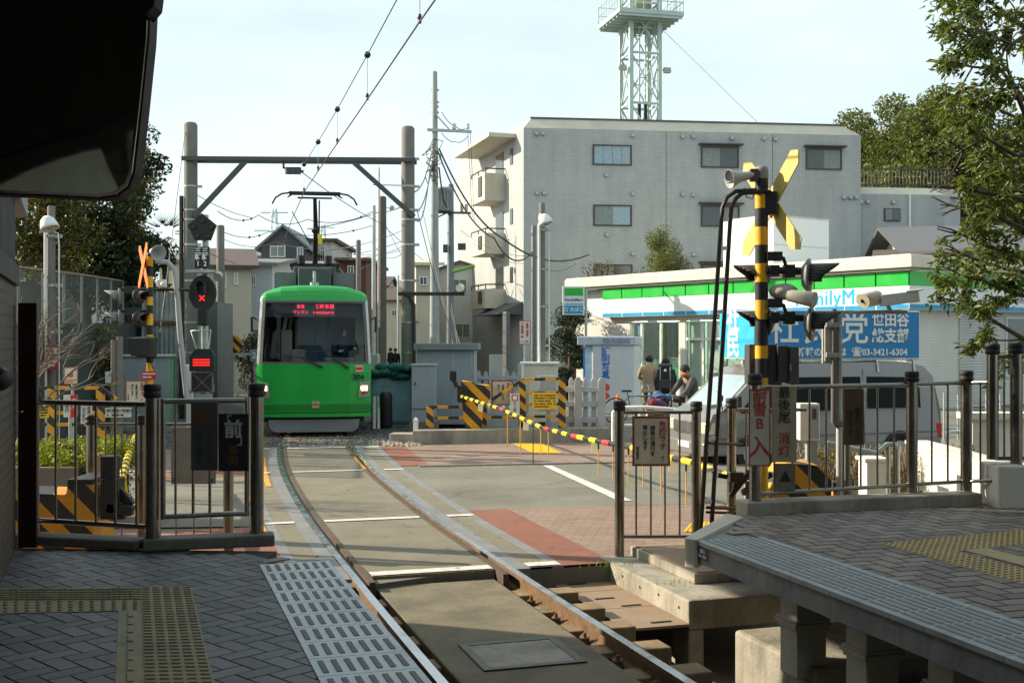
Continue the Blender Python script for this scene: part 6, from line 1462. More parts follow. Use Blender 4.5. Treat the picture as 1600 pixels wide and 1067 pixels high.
zp = zz(36, 78); mb = MB(); mb.bb(-2.28, 2.28, -2.28, 2.28, zp - .02, zp + .28)
for k in range(7): mb.bb(-2.2, 2.2, -2.2 + k * .7, -2.1 + k * .7, zp - .2, zp - .021)
mb.build('deck', TWM, tw)
mb = MB()
for s in (-2.24, 2.24):
    for k in range(9): q = -2.24 + k * .56; mb.cyl((q, s, zp + .28), (q, s, zp + 1.5), .025, n=5); mb.cyl((s, q, zp + .28), (s, q, zp + 1.5), .025, n=5)
    for h in (.9, 1.5): mb.cyl((-2.24, s, zp + h), (2.24, s, zp + h), .03, n=5); mb.cyl((s, -2.24, zp + h), (s, 2.24, zp + h), .03, n=5)
mb.build('railing', TWM, tw)
mb = MB(); mb.lathe([(.0, 0), (.75, .0), (.8, .3), (.7, 1.2), (.3, 1.5)], (0, 0, zp + .8), n=18); mb.tube([(0, 0, zp - .2), (0, 0, zp + .8)], .25, 8); mb.build('siren', mat('siren_tan', (.38, .33, .22), .6), tw)
mb = MB(); mb.cyl((-.2, -.4, zp - 14), (-.2, -.4, zp), .06, n=6); mb.cyl((.25, -.4, zp - 14), (.25, -.4, zp), .06, n=6); mb.cyl((-.2, -.4, zp - 9.4), (-.2, -.4, zp - 5.5), .13, n=8, mi=1); mb.cyl((.25, -.4, zp - 9.2), (.25, -.4, zp - 5.5), .13, n=8, mi=1); mb.build('cable', [GALV, BLACKP], tw)
for s in (-1, 1): mb = MB(); mb.box((s * 1.6, -.9, zz(113, 78)), (.5, .25, .35)); mb.cyl((s * 1.9, -.9, zz(113, 78)), (s * 1.3, -.9, zz(113, 78)), .08); mb.build('floodlight', mat('flood_grey', (.35, .36, .30), .5), tw)
wire('guy_wire', 'thin wire sloping from the lattice tower down to the apartment roof', [W(1036, 48, 78), W(1185, 193, 62)], .015)

# ------------------------------------------------------------------ convenience store
Kc = Vector((12.1, 34.9, 0)); ku = Vector((-.575, .818, 0)).normalized(); KR = math.atan2(-ku.y, -ku.x)   # local +x runs along the facade to its near corner
ks = thing('convenience_store', 'single storey convenience store with green, white and blue fascia', 'store', Kc, KR)
def sK(px): k = (px - 800) / F; c, s = math.cos(KR), math.sin(KR); return (k * Kc.y - Kc.x) / (c - k * s)
# local: facade along -x (x from -16 to 0), -y faces the street; right-hand face along +y
LX = -15.2
KW = mat('store_white', (.66, .65, .60), .6, var=.05, scale=1.5, dirt=(.45, .43, .36), dirtamt=.3); KTILE = brickmat('store_tile', (.60, .585, .54), (.57, .555, .51), (.47, .455, .42), .3, .1, .008, .5, .2, 'WALL', var=.1)
KG = mat('store_green', (.004, .40, .035), .35, var=.05, scale=2, coat=.3); KB = mat('store_blue', (.012, .26, .50), .4, var=.05); KF = mat('fascia_white', (.70, .71, .69), .4, var=.04, scale=1)
def zK(px, y): return zz(y, Kc.y + sK(px) * math.sin(KR))
fz0, fz1, fz2 = 3.06, 3.78, 4.20
sl_ = sK(952); mb = MB(); mb.bb(LX - 1.9, sl_ - .004, -.02, 9, 3.0, 4.2); mb.build('side_panel', KW, ks)
sl_ = sK(952)
mb = MB(); mb.bb(sl_, .36, -.36, 0, fz0, fz1); mb.bb(.002, .36, 0, 9, fz0, fz1); mb.build('fascia', KF, ks)
npan = 12; w_ = (.36 - sl_) / npan
for k in range(npan): mb = MB(); mb.bb(sl_ + w_ * k + .03, sl_ + w_ * (k + 1) - .03, -.375, -.0, fz1 + .002, fz2); mb.build('green_panel', KG, ks)
for k in range(6): mb = MB(); mb.bb(0, .375, -.37 + k * 1.5 + .03, -.37 + (k + 1) * 1.5 - .03, fz1 + .002, fz2); mb.build('green_panel', KG, ks)
for k in range(npan): mb = MB(); mb.bb(sl_ + w_ * k + .03, sl_ + w_ * (k + 1) - .03, -.372, -.361, fz0 + .015, fz0 + .15); mb.build('blue_stripe', KB, ks)
mb = MB(); mb.bb(.361, .372, -.36, 8.9, fz0 + .015, fz0 + .15); mb.build('blue_stripe', KB, ks)
mb = MB(); mb.bb(sl_ - 2.2, .5, -.5, .0, fz2 + .03, fz2 + .12, 1); mb.bb(sl_ - 2.2, .6, -.6, 9, fz2 + .121, fz2 + .46); mb.bb(sl_ - 2.2, .52, -.52, 9, fz2 + .461, fz2 + .52); mb.build('cornice', [CREAMP, mat('soffit', (.35, .33, .28), .7)], ks)
mb = MB(); mb.bb(LX, 0, -.02, .02, 2.86, 3.05); mb.bb(LX - 1.2, sK(985), -.02, .2, -.1, 2.86); mb.bb(sK(1062), sK(1071), -.02, .2, -.1, 2.86); mb.bb(LX, 0, -.02, .1, -.1, .35); mb.bb(-.3, 0, -.02, .1, .35, 2.86); mb.bb(-.05, 0, .1, 9, -.1, 3.05); mb.build('wall', KTILE, ks)
mb = MB(); mb.bb(LX, -.05, 5.0, 5.1, -.1, 3.0); mb.bb(LX, -.05, 0, 5, -.1, .0); mb.bb(LX, -.05, .1, 5, 2.9, 3.0); mb.build('interior', emis('interior_glow', (.55, .80, .62), .35, (.55, .68, .58)), ks)  # shell given a mint glow standing in for the shop lighting
mb = MB()
for k in range(6): mb.bb(LX + 1 + 2.4 * k, LX + 2.6 + 2.4 * k, .5, .7, 2.86, 2.895)
mb.build('ceiling_light', emis('store_lamp', (.9, 1, .9), 9.0, (.8, .8, .8)), ks)
mb = MB()
for k in range(9): mb.bb(LX + .6 + 1.5 * k, LX + 1.9 + 1.5 * k, .9, 1.3, 0, 1.25 + .1 * (k % 3))
mb.build('shelf', mat('goods', (.42, .50, .42), .7, var=.7, scale=7), ks)
WFR = mat('store_frame', (.60, .62, .56), .4)
xs = [sK(p) for p in (985, 1002, 1032, 1062)] ; xs2 = [sK(p) for p in (1071, 1098, 1128, 1160, 1196, 1240, 1300, 1360)] + [-.3]
def storewin(x0, x1, transom):
    z1 = 2.85; e = .05; mb = MB()
    for a in ((x0, x1, .35, .35 + e), (x0, x1, z1 - e, z1), (x0, x0 + e, .35 + e, z1 - e), (x1 - e, x1, .35 + e, z1 - e)): mb.bb(a[0], a[1], .0, .08, a[2], a[3])
    if transom: mb.bb(x0 + e, x1 - e, .0, .08, 2.12, 2.22)
    w = mb.build('window', WFR, ks); mb = MB(); mb.bb(x0 + e, x1 - e, .03, .045, .40, z1 - e); mb.build('pane', GLASSC, w); return w
for a, b in zip(xs[:-1], xs[1:]): storewin(a, b, False)
blind = mat('blind_mint', (.58, .66, .58), .7, var=.06)
for k, (a, b) in enumerate(zip(xs2[:-1], xs2[1:])):
    w = storewin(a, b, True); mb = MB(); mb.bb(a + .1, b - .1, .12, .14, .4, 2.8); mb.build('blind', blind, w)
mb = MB(); mb.bb(xs[0], xs[-1], .1, .13, .36, 1.05); mb.build('green_film', mat('green_film', (.10, .42, .20), .5), ks)
mb = MB(); mb.bb(sK(994), sK(1001), .09, .10, .9, 2.7); p_ = mb.build('poster', mat('poster_blue', (.25, .38, .62), .6, var=.5, scale=5), ks)
CY = mat('logo_cyan', (.01, .38, .66), .4, var=.03)
for q_ in (0, .022): text('FamilyMart', .70, CY, ks, (sK(1316) + q_, -.366 - q_ * .05, (fz0 + fz1) / 2 + .05), bold=0, char=1.06)
mb = MB(); mb.bb(.0, .04, 2.7, 5.2, .1, 3.0); mb.build('shutter', brickmat('shutter_slats', (.55, .55, .52), (.53, .53, .5), (.33, .33, .31), 9.0, .09, .012, .5, .6, 'WALL'), ks)
for a in (5.3, 7.2):
    mb = MB(); 
    for q in ((a, a + 1.8, .9, .96), (a, a + 1.8, 2.84, 2.9), (a, a + .06, .96, 2.84), (a + 1.74, a + 1.8, .96, 2.84)): mb.bb(.0, .06, q[0], q[1], q[2], q[3])
    w = mb.build('window', WFR, ks); mb = MB(); mb.bb(.0, .02, a + .06, a + 1.74, .96, 2.84); mb.build('pane', mat('side_pane', (.06, .08, .06), .08, var=.5, scale=1.5, spec=.8), w)
text('世田谷駅前', .26, INK, ks, (.366, 5.7, 3.45), (R(90), 0, R(90)), bold=.003)
# rooftop sign box with two plain white faces
t = thing('roof_sign', 'big blank white sign box standing on the store roof', 'sign', Kc + Vector((math.cos(KR), math.sin(KR), 0)) * sK(1181) + Vector((-math.sin(KR), math.cos(KR), 0)) * .9, KR)
sx = [PD(1143, 39.2), PD(1216, 36.8)]
mb = MB(); mb.bb(-2.45, .0, .0, 3.0, 4.5, 6.55); mb.bb(-2.47, .02, -.02, 3.02, 6.551, 6.6, 1); mb.bb(-2.462, .012, -.012, 3.012, 5.52, 5.55, 1); mb.build('panel', [mat('sign_panel_white', (.76, .77, .76), .5, var=.02), mat('panel_seam', (.5, .52, .5), .5)], t)
# projecting shop sign
t = thing('shop_sign', 'small green and white projecting shop sign at the left end of the store', 'sign', wpos(896, 43.5, 0))
z = lambda y: zz(y, 43.5); xx = lambda px: (px - 896) * 43.5 / F
mb = MB(); mb.bb(xx(879), xx(913), 0, .25, z(492), z(447)); mb.bb(xx(913), xx(918), .1, .15, z(480), z(452)); b_ = mb.build('case', KF, t, bevel=.02)
mb = MB(); mb.bb(xx(882), xx(911), -.012, -.001, z(462), z(450)); mb.build('green_band', KG, b_); mb = MB(); mb.bb(xx(882), xx(911), -.012, -.001, z(490), z(477.5)); mb.bb(xx(882), xx(911), -.012, -.001, z(476), z(474.5)); mb.build('blue_band', KB, b_)
text('FamilyMart', .155, mat('logo_dark_blue', (.02, .12, .30), .5), b_, (xx(896.5), -.014, z(468.5)), bold=.003); text('酒 たばこ', .17, WHITEINK, b_, (xx(896.5), -.016, z(484)), bold=.003)
mb = MB(); mb.cyl((xx(916), .12, 0), (xx(916), .12, z(452)), .05); mb.build('bracket_post', GALV, t)
# photo booth
t = thing('photo_booth', 'white and blue instant photo booth with vertical blue writing before the store', 'booth', (PD(958, 33), 33, -.03), R(-14)); s_ = 33 / F
mb = MB(); mb.bb(-.62, .62, 0, 1.3, 0, 2.0); mb.build('cabin', mat('booth_white', (.55, .57, .58), .5, var=.06), t, bevel=.03)
mb = MB(); mb.bb(-1.05, .66, -.06, 1.34, 2.0, 2.26); mb.build('roof', mat('booth_roof', (.42, .46, .52), .5), t, bevel=.03)
mb = MB(); mb.bb(-.84, -.62, .08, 1.2, 0, 2.0); mb.bb(-.90, -.841, .1, 1.15, .1, 1.95, 1); mb.build('curtain_side', [mat('booth_pale_blue', (.40, .55, .66), .5), mat('booth_blue', (.06, .22, .52), .5, var=.2)], t)
text('証\n明\n写\n真', .26, mat('print_blue', (.03, .15, .50), .5), t, (-.22, -.004, 1.47), line=.88, bold=.006)
for z_ in (.78, .52):
    mb = MB(); mb.cyl((-.22, -.006, z_), (-.22, 0, z_), .12, n=22); mb.build('red_disc', mat('disc_red', (.55, .10, .05), .5), t)
mb = MB(); mb.bb(-.3, .5, -.068, -.06, 2.05, 2.2); mb.build('header_print', mat('print_grey', (.22, .27, .36), .5, var=.6, scale=18), t)

# ------------------------------------------------------------------ generic houses
def house(name, label, px0, px1, ytop, D, depth, wall, roof=None, rh=0.0, wins=(), rz=0.0, over=.3, ridge='x', panes=PANE, frame=WHITEP):
    w = (px1 - px0) * D / F; t = thing(name, label, 'building', ((px0 + px1) / 2 * D / F - 800 * D / F, D, -.05), rz); h = zz(ytop, D) + .05
    mb = MB(); mb.bb(-w/2, w/2, 0, depth, 0, h)
    if rh and ridge == 'y': mb.add([(-w/2, 0, h), (w/2, 0, h), (0, 0, h + rh), (-w/2, depth, h), (w/2, depth, h), (0, depth, h + rh)], [(0, 1, 2), (4, 3, 5)])
    if rh and ridge == 'x': mb.add([(-w/2, 0, h), (-w/2, depth, h), (-w/2, depth/2, h + rh), (w/2, 0, h), (w/2, depth, h), (w/2, depth/2, h + rh)], [(0, 2, 1), (3, 4, 5)])
    mb.build('wall', wall, t); mb = MB(); o = over
    if rh and ridge == 'y':
        k = rh / (w / 2)
        for s in (-1, 1): mb.add([(0, -o, h + rh), (s * (w/2 + o), -o, h - k * o), (s * (w/2 + o), depth + o, h - k * o), (0, depth + o, h + rh), (0, -o, h + rh + .14), (s * (w/2 + o), -o, h - k * o + .14), (s * (w/2 + o), depth + o, h - k * o + .14), (0, depth + o, h + rh + .14)], [(0, 1, 2, 3), (4, 5, 6, 7), (0, 1, 5, 4), (1, 2, 6, 5), (2, 3, 7, 6)])
    elif rh:
        k = rh / (depth / 2)
        for y0, s in ((0, -1), (depth, 1)): mb.add([(-w/2 - o, depth/2, h + rh), (w/2 + o, depth/2, h + rh), (w/2 + o, y0 + s * o, h - k * o), (-w/2 - o, y0 + s * o, h - k * o), (-w/2 - o, depth/2, h + rh + .14), (w/2 + o, depth/2, h + rh + .14), (w/2 + o, y0 + s * o, h - k * o + .14), (-w/2 - o, y0 + s * o, h - k * o + .14)], [(0, 1, 2, 3), (4, 5, 6, 7), (2, 3, 7, 6), (0, 3, 7, 4), (1, 2, 6, 5)])
    else: mb.bb(-w/2 - o, w/2 + o, -o, depth + o, h + .003, h + .18)
    mb.build('roof', roof or DGREY, t)
    cx = (px0 + px1) / 2
    for (x0, y0, x1, y1) in wins:
        a, b = (x0 - cx) * D / F, (x1 - cx) * D / F; z0, z1 = zz(y1, D) + .05, zz(y0, D) + .05; mb = MB(); e = .05
        for q in ((a, b, z0, z0 + e), (a, b, z1 - e, z1), (a, a + e, z0 + e, z1 - e), (b - e, b, z0 + e, z1 - e), ((a + b) / 2 - .02, (a + b) / 2 + .02, z0 + e, z1 - e)): mb.bb(q[0], q[1], -.05, .0, q[2], q[3])
        f_ = mb.build('window', frame, t); mb = MB(); mb.bb(a + e, b - e, -.02, -.003, z0 + e, z1 - e); mb.build('pane', panes, f_)
    return t
SLATE = mat('dark_slate_wall', (.07, .077, .088), .7, var=.15, scale=2); ROOFB = mat('brown_roof', (.085, .06, .05), .7, var=.2, scale=4); ROOFG_ = mat('grey_roof', (.16, .17, .175), .6, var=.15, scale=4); PALEB = mat('pale_blue_wall', (.46, .50, .54), .7, var=.05); GREYW = mat('grey_house_wall', (.62, .63, .61), .75, var=.06, scale=1, dirt=(.3, .3, .28)); BRB = brickmat('brown_brick_wall', (.16, .08, .055), (.13, .065, .045), (.10, .07, .055), .5, .2, .015, .8, .2, 'WALL'); BEIGEW = mat('beige_wall', (.50, .46, .36), .8, var=.06, scale=1, dirt=(.35, .31, .24))
house('house', 'dark slate house with pale gable trim behind the tram', 408, 478, 385, 62, 9, SLATE, ROOFG_, 1.05, [(422, 384, 446, 402), (464, 386, 474, 404)], ridge='y', panes=FROST)
house('house', 'white house with a dark bay right of the dark slate house', 478, 520, 378, 66, 8, GREYW, ROOFB, 0, [(500, 384, 508, 410)])
house('house', 'brown brick house right of the pantograph', 532, 572, 408, 66, 9, BRB, mat('brown_cap', (.12, .07, .05), .7), 0, [(543, 415, 553, 428)])
house('house', 'cream house with a brown sloping roof behind the railway signal', 322, 392, 418, 46, 12, BEIGEW, ROOFB, 1.1, [(347, 426, 354, 450), (365, 426, 372, 445)], rz=R(14), panes=PANE)
house('house', 'low cream building left of the signal mast', 250, 322, 410, 50, 8, BEIGEW, ROOFG_, .6, [], rz=R(6))
house('house', 'pale blue boarded house between the signal and the tram', 376, 425, 415, 52, 9, PALEB, ROOFG_, .5, [(392, 430, 400, 446)])
house('house', 'white two storey house with a lean-to roof between the poles', 680, 760, 424, 62, 9, GREYW, mat('lean_roof', (.09, .085, .08), .6), .45, [(706, 436, 730, 459), (711, 505, 735, 528), (738, 504, 756, 532)], rz=R(-6), panes=FROST, ridge='y')
house('house', 'small cream house with a white awning behind the right portal post', 650, 684, 414, 54, 9, BEIGEW, CREAMP, .5, [(655, 432, 668, 446)], rz=R(8))
house('house', 'dark roofed old house at the left edge behind the chain fence', -20, 72, 415, 34, 8, mat('old_boards', (.09, .085, .08), .8, var=.25), ROOFG_, 1.0, [(18, 425, 40, 440)], rz=R(12))
house('house', 'white shed wall among the left trees', 88, 118, 398, 40, 5, WHITEP, ROOFG_, .3, [])
house('house', 'far brown house at the end of the line between the poles', 600, 640, 470, 90, 10, BEIGEW, ROOFB, 1.2, [(612, 484, 620, 494)])
rh = house('house', 'house with a dark gabled roof and cream gable behind the store on the right', 1440, 1680, 392, 45, 9, BEIGEW, mat('dark_tiles', (.10, .10, .105), .5, var=.2, scale=5), 1.3, [(1530, 402, 1556, 418)], rz=R(-8), over=.8)
t = thing('awning', 'long brown lean-to roof over the store beside the right house', 'roof', wpos(1420, 43, 0)); mb = MB(); mb.add([(-1.4, 0, zz(405, 43)), (3, 0, zz(395, 43)), (3.2, 3, zz(380, 43)), (-.4, 3, zz(385, 43)), (-1.4, 0, zz(402, 43)), (3, 0, zz(390, 43)), (3.2, 3, zz(376, 43)), (-.4, 3, zz(381, 43))], [(0, 1, 2, 3), (4, 5, 6, 7), (0, 1, 5, 4)]); mb.bb(-.9, -.8, .2, .3, 0, zz(405, 43)); mb.build('roof_sheet', ROOFB, t)
house('house', 'small pale house with a grey roof just left of the dark slate house', 385, 412, 402, 72, 8, PALEB, ROOFG_, .7, [(394, 410, 402, 420)])
house('house', 'pale grey house with a low roof peeping over the tram roof gear', 436, 500, 418, 58, 6, GREYW, ROOFG_, .4, [(446, 424, 456, 434), (474, 424, 484, 434)])
house('house', 'tiny cream house beyond the dark round post', 572, 602, 448, 95, 10, BEIGEW, ROOFB, 1.0, [(582, 456, 590, 466)])
house('house', 'tiny white house at the far end of the lane beside the portal post', 604, 634, 452, 110, 10, GREYW, ROOFG_, 1.0, [(612, 460, 622, 470)])
# distant pylons
for px, yt, D, lb in ((429, 326, 420, 'faint distant power pylon above the dark slate house'), (505, 350, 520, 'fainter distant power pylon right of the pantograph')):
    t = thing('power_pylon', lb, 'pylon', wpos(px, D, 0)); h = zz(yt, D); mb = MB()
    for a in (-1, 1):
        for b in (-1, 1): mb.beam((a * 4, b * 4, 0), (a * .6, b * .6, h), .35, .35)
    for k in range(8): z0 = h * k / 8; s0, s1 = 4 - 3.4 * k / 8, 4 - 3.4 * (k + 1) / 8; mb.beam((-s0, -s0, z0), (s1, -s1, h * (k + 1) / 8), .2, .2); mb.beam((s0, -s0, z0), (-s1, -s1, h * (k + 1) / 8), .2, .2)
    for z_, w in ((h * .70, 9), (h * .84, 7.5), (h * .97, 5)): mb.beam((-w, 0, z_), (w, 0, z_), .5, .5)
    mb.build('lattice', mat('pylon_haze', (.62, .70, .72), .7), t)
# ------------------------------------------------------------------ portal over the track, poles, wires
def pole(name, label, px, ytop, D, r0, r1, m=POLEC, cat='pole', zb=-.03, n=18):
    t = thing(name, label, cat, wpos(px, D, zb)); h = zz(ytop, D) - zb; mb = MB(); mb.tube([(0, 0, 0), (0, 0, h * .5), (0, 0, h - r1 * .35), (0, 0, h)], [r0, (r0 + r1) / 2, r1, r1 * .75], n); mb.build('shaft', m, t)
    return t
def collar(t, z, r, m=GALV, h=.05):
    mb = MB(); mb.cyl((0, 0, z), (0, 0, z + h), r, n=16); mb.bb(r - .01, r + .12, -.03, .03, z - .01, z + h + .01); mb.build('band', m, t)
pa = pole('portal_post', 'thick concrete post left of the tram, carrying the steel beam', 298, 192, 31, .185, .18, cat='catenary post')
pb_ = pole('portal_post', 'thick concrete post right of the tram, carrying the steel beam', 637.5, 198, 31, .185, .18, cat='catenary post')
for t in (pa, pb_):
    for y in (250, 293, 330, 345, 384, 440, 505, 552, 570): collar(t, zz(y, 31) + .03, .19)
for x, y0, y1, t in ((.24, 40, 560, pa),):
    mb = MB(); mb.cyl((-.24, -.05, 0), (-.24, -.05, zz(305, 31)), .06, n=10); mb.build('conduit', BROWNM, t)
mb = MB(); mb.tube([(.05, -.2, zz(460, 31)), (.18, -.2, zz(475, 31)), (.2, -.2, 0)], .05, 8); mb.beam((-.25, -.2, zz(458, 31)), (1.55, -.2, zz(458, 31)), .06, .1); mb.build('camera_arm', BROWNM, pb_)
mb = MB(); mb.cyl((1.45, -.2, zz(448, 31)), (1.42, -.55, zz(450, 31)), .1, n=14); mb.build('camera', WHITEP, pb_)
t = thing('portal_beam', 'dark steel beam with two diagonal struts spanning the track between the concrete posts', 'beam', (0, 0, 0)); Dp = 31
mb = MB(); a, b = W(287, 249.5, Dp), W(650, 252, Dp); mb.beam(a + V(0, -.22, 0), b + V(0, -.22, 0), .10, .11); mb.beam(a + V(0, .22, 0), b + V(0, .22, 0), .10, .11); mb.build('beam_pair', mat('beam_grey', (.07, .075, .075), .5, var=.2), t)
for p, q in (((387, 253), (306, 340)), ((551, 253), (648, 340))): mb = MB(); mb.beam(W(*p, Dp) + V(0, -.2, 0), W(*q, Dp) + V(0, -.2, 0), .10, .13); mb.build('strut', MATS['beam_grey'], t)
mb = MB(); mb.tube([W(443, 250, Dp - .2), W(443, 262, Dp - .2), W(455, 267, Dp - .2), W(474, 268, Dp - .2)], .035, 6)
for x in (451, 458, 465): mb.cyl(W(x, 262, Dp - .2), W(x, 272, Dp - .2), .1, n=10)
mb.build('insulator_arm', DGREY, t)
u1 = pole('utility_pole', 'tallest grey utility pole with a cross-arm right of the portal', 679, 112, 42, .2, .1, mat('bluish_pole', (.32, .34, .33), .7, var=.15, scale=2, dirt=(.2, .2, .19)), 'utility pole')
mb = MB(); L1 = lambda px, y, d=0: V((px - 679) * 42 / F, d, zz(y, 42) + .03)
mb.beam(L1(668, 204, -.12), L1(737, 207, -.12), .08, .10); mb.beam(L1(682, 181, -.12), L1(702, 203, -.12), .05, .05); mb.build('cross_arm', GALV, u1)
for x in (710, 731): mb = MB(); mb.lathe([(.06, 0), (.09, .05), (.05, .1), (.09, .15), (.05, .22), (0, .24)], L1(x, 203, -.12), n=12); mb.build('insulator', WHITEP, u1)
mb = MB()
for y in (141, 160, 167, 176): mb.cyl(L1(674, y), L1(686, y), .035, n=6)
for k in range(9): y = 230 + 32 * k; mb.cyl(L1(673, y), L1(685, y + 1), .018, n=5)
mb.build('step_bolt', GALV, u1)
mb = MB(); rnd = random.Random(8)
for k in range(16):
    y = 215 + k * 3.5; a = L1(679 + rnd.uniform(-14, 14), y + rnd.uniform(0, 18), -.2); b = L1(679 + rnd.uniform(-12, 14), y + rnd.uniform(10, 34), -.2); c = a.lerp(b, .5) + V(rnd.uniform(-.25, .25), -.1, rnd.uniform(-.3, .1)); mb.tube([L1(679, y, -.12), a, c, b], .016, 5)
mb.build('cable_loops', DGREY, u1)
u2 = pole('utility_pole', 'bluish utility pole carrying a grey transformer drum', 704, 288, 45, .17, .12, mat('dark_blue_pole', (.16, .18, .19), .6, var=.15), 'utility pole')
L2 = lambda px, y, d=0: V((px - 704) * 45 / F, d, zz(y, 45) + .03)
mb = MB(); mb.lathe([(.0, 0), (.30, .0), (.31, .05), (.31, .80), (.34, .82), (.34, .90), (0, .92)], L2(694, 331, -.3), n=24)
for k in range(18): a = k * 2 * math.pi / 18; c = L2(694, 329, -.3); mb.beam(c + V(.33 * math.cos(a), .33 * math.sin(a), 0), c + V(.33 * math.cos(a), .33 * math.sin(a), .7), .03, .04)
mb.build('transformer', mat('transformer_grey', (.28, .31, .32), .5, var=.1), u2)
mb = MB(); mb.beam(L2(682, 333, -.25), L2(736, 334, -.2), .09, .08); mb.beam(L2(683, 341, -.2), L2(700, 333, -.2), .05, .05); mb.bb(L2(716, 0).x, L2(728, 0).x, -.3, -.1, zz(390, 45), zz(380, 45)); mb.bb(L2(693, 0).x, L2(700, 0).x, -.35, -.1, zz(394, 45), zz(382, 45)); mb.build('bracket', DGREY, u2)
for x in (722, 729): mb = MB(); mb.cyl(L2(x, 333, -.2), L2(x, 320, -.2), .06, n=10); mb.build('insulator', GALV, u2)
mb = MB(); mb.tube([L2(706, 424, -.1), L2(712, 424, -.1), L2(742, 416, -.3)], [.05, .07, .06], 8); mb.build('lamp_arm', mat('lime_plastic', (.22, .48, .06), .4), u2)
pole('catenary_post', 'dark round post behind the right portal post', 597.5, 307, 46, .17, .16, mat('dark_post', (.10, .09, .075), .8, var=.2), 'catenary post')
u4 = pole('utility_pole', 'slim pale pole with a ball insulator left of the dark post', 584, 321, 52, .10, .09, POLEL, 'utility pole')
u5 = pole('utility_pole', 'slim pale pole with a thin mast between the slim pole and the dark post', 592, 262, 56, .09, .05, POLEL, 'utility pole')
mb = MB(); mb.beam(V(-.3, 0, zz(288, 56)), V(1.1, 0, zz(289, 56)), .05, .05); mb.build('cross_arm', GALV, u5); mb = MB(); mb.ball(V(.63, 0, zz(324, 56)), .14, 10, 6); mb.cyl(V(0, 0, zz(324, 56)), V(.63, 0, zz(324, 56)), .02); mb.build('insulator', LGREY, u5)
pole('catenary_post', 'short brownish post in front of the brown brick house', 560, 375, 56, .13, .12, POLEC, 'catenary post')
pole('catenary_post', 'concrete post right behind the railway signal', 344.5, 352, 44, .16, .15, POLEC, 'catenary post')
pole('utility_pole', 'thin grey pole just left of the store-side street lamp', 834, 352, 42, .10, .09, mat('dark_blue_pole2', (.14, .15, .16), .6), 'utility pole')
pole('catenary_post', 'short post left of the tram roof', 404, 407, 60, .12, .12, POLEC, 'catenary post')
pole('utility_pole', 'thin far post at the end of the lane between the poles', 622, 430, 80, .08, .07, POLEL, 'utility pole')
pole('street_post', 'dark square post before the apartment entrance', 791, 487, 40, .13, .13, mat('dark_post2', (.10, .105, .11), .6), 'post', n=4)
ow = thing('overhead_wires', 'tangle of thin overhead wires strung between the utility poles', 'wires', (0, 0, 0))
def ww(pts, r=.012, sag=0.0, beads=()):
    P = [Vector(p) for p in pts]; out = []
    for a, b in zip(P[:-1], P[1:]):
        for i in range(10): k = i / 10; q = a.lerp(b, k); q.z -= sag * 4 * k * (1 - k); out.append(q)
    out.append(P[-1]); mb = MB(); mb.tube(out, r, 5); mb.build('wire', WIRE, ow)
    for k in beads: mb = MB(); mb.ball(out[k], .055, 8, 6); mb.build('insulator', DGREY, ow)
ww([W(686, 232, 42), W(785, 372, 41), W(920, 398, 44)], .035, .5); ww([W(684, 236, 42), W(772, 372, 41), W(835, 390, 42)], .03, .6)
ww([W(686, 262, 42), W(700, 320, 45)], .03, .5); ww([W(690, 175, 42), W(712, 198, 42), W(731, 199, 42)], .014, .1); ww([W(690, 208, 42), W(712, 222, 42), W(731, 213, 42)], .014, .1)
ww([W(731, 206, 42), W(738, 340, 43)], .01, 0); ww([W(735, 208, 42), W(741, 345, 43)], .01, 0)
ww([W(340, 330, 44), W(404, 336, 50), W(480, 343, 50), W(584, 330, 52)], .018, .3, (6, 8, 28)); ww([W(338, 357, 44), W(420, 362, 50), W(584, 352, 52)], .016, .3, (6, 8, 18)); ww([W(470, 268, 30.8), W(597, 350, 46), W(680, 420, 60)], .014, .1)
ww([W(480, 358, 50), W(590, 332, 56), W(637, 318, 42)], .022, .1); ww([W(500, 392, 60), W(630, 360, 56)], .018, .2, (3, 4)); ww([W(520, 400, 60), W(640, 372, 56)], .018, .2, (2, 3, 6))
ww([W(676, 250, 42), W(652, 330, 33)], .02, .4); ww([W(674, 240, 42), W(648, 300, 31)], .02, .3); ww([W(672, 262, 42), W(651, 345, 33)], .02, .6)
ww([W(652, 330, 31), W(690, 480, 42)], .012, 0); ww([W(660, 330, 40), W(720, 590, 30)], .012, 0); ww([W(705, 470, 45), W(722, 590, 31)], .018, 0); ww([W(703, 480, 45), W(735, 600, 31)], .018, 0)
ww([W(720, 360, 45), W(834, 400, 42)], .01, .3); ww([W(740, 380, 45), W(834, 410, 42), W(900, 412, 44)], .01, .3); ww([W(592, 330, 56), W(640, 420, 70)], .014, .1); ww([W(560, 398, 56), W(640, 380, 50)], .014, .2)
ww([W(500, 405, 70), W(640, 388, 52)], .016, .2); ww([W(404, 410, 60), W(300, 380, 34)], .014, .3); ww([W(520, 432, 70), W(600, 400, 50), W(640, 386, 33)], .012, .2); ww([W(345, 372, 44), W(430, 378, 60), W(560, 384, 56)], .014, .3)
ww([W(300, 300, 31), W(392, 340, 40)], .012, .1); ww([W(290, 200, 31), W(250, 520, 26)], .01, 0)

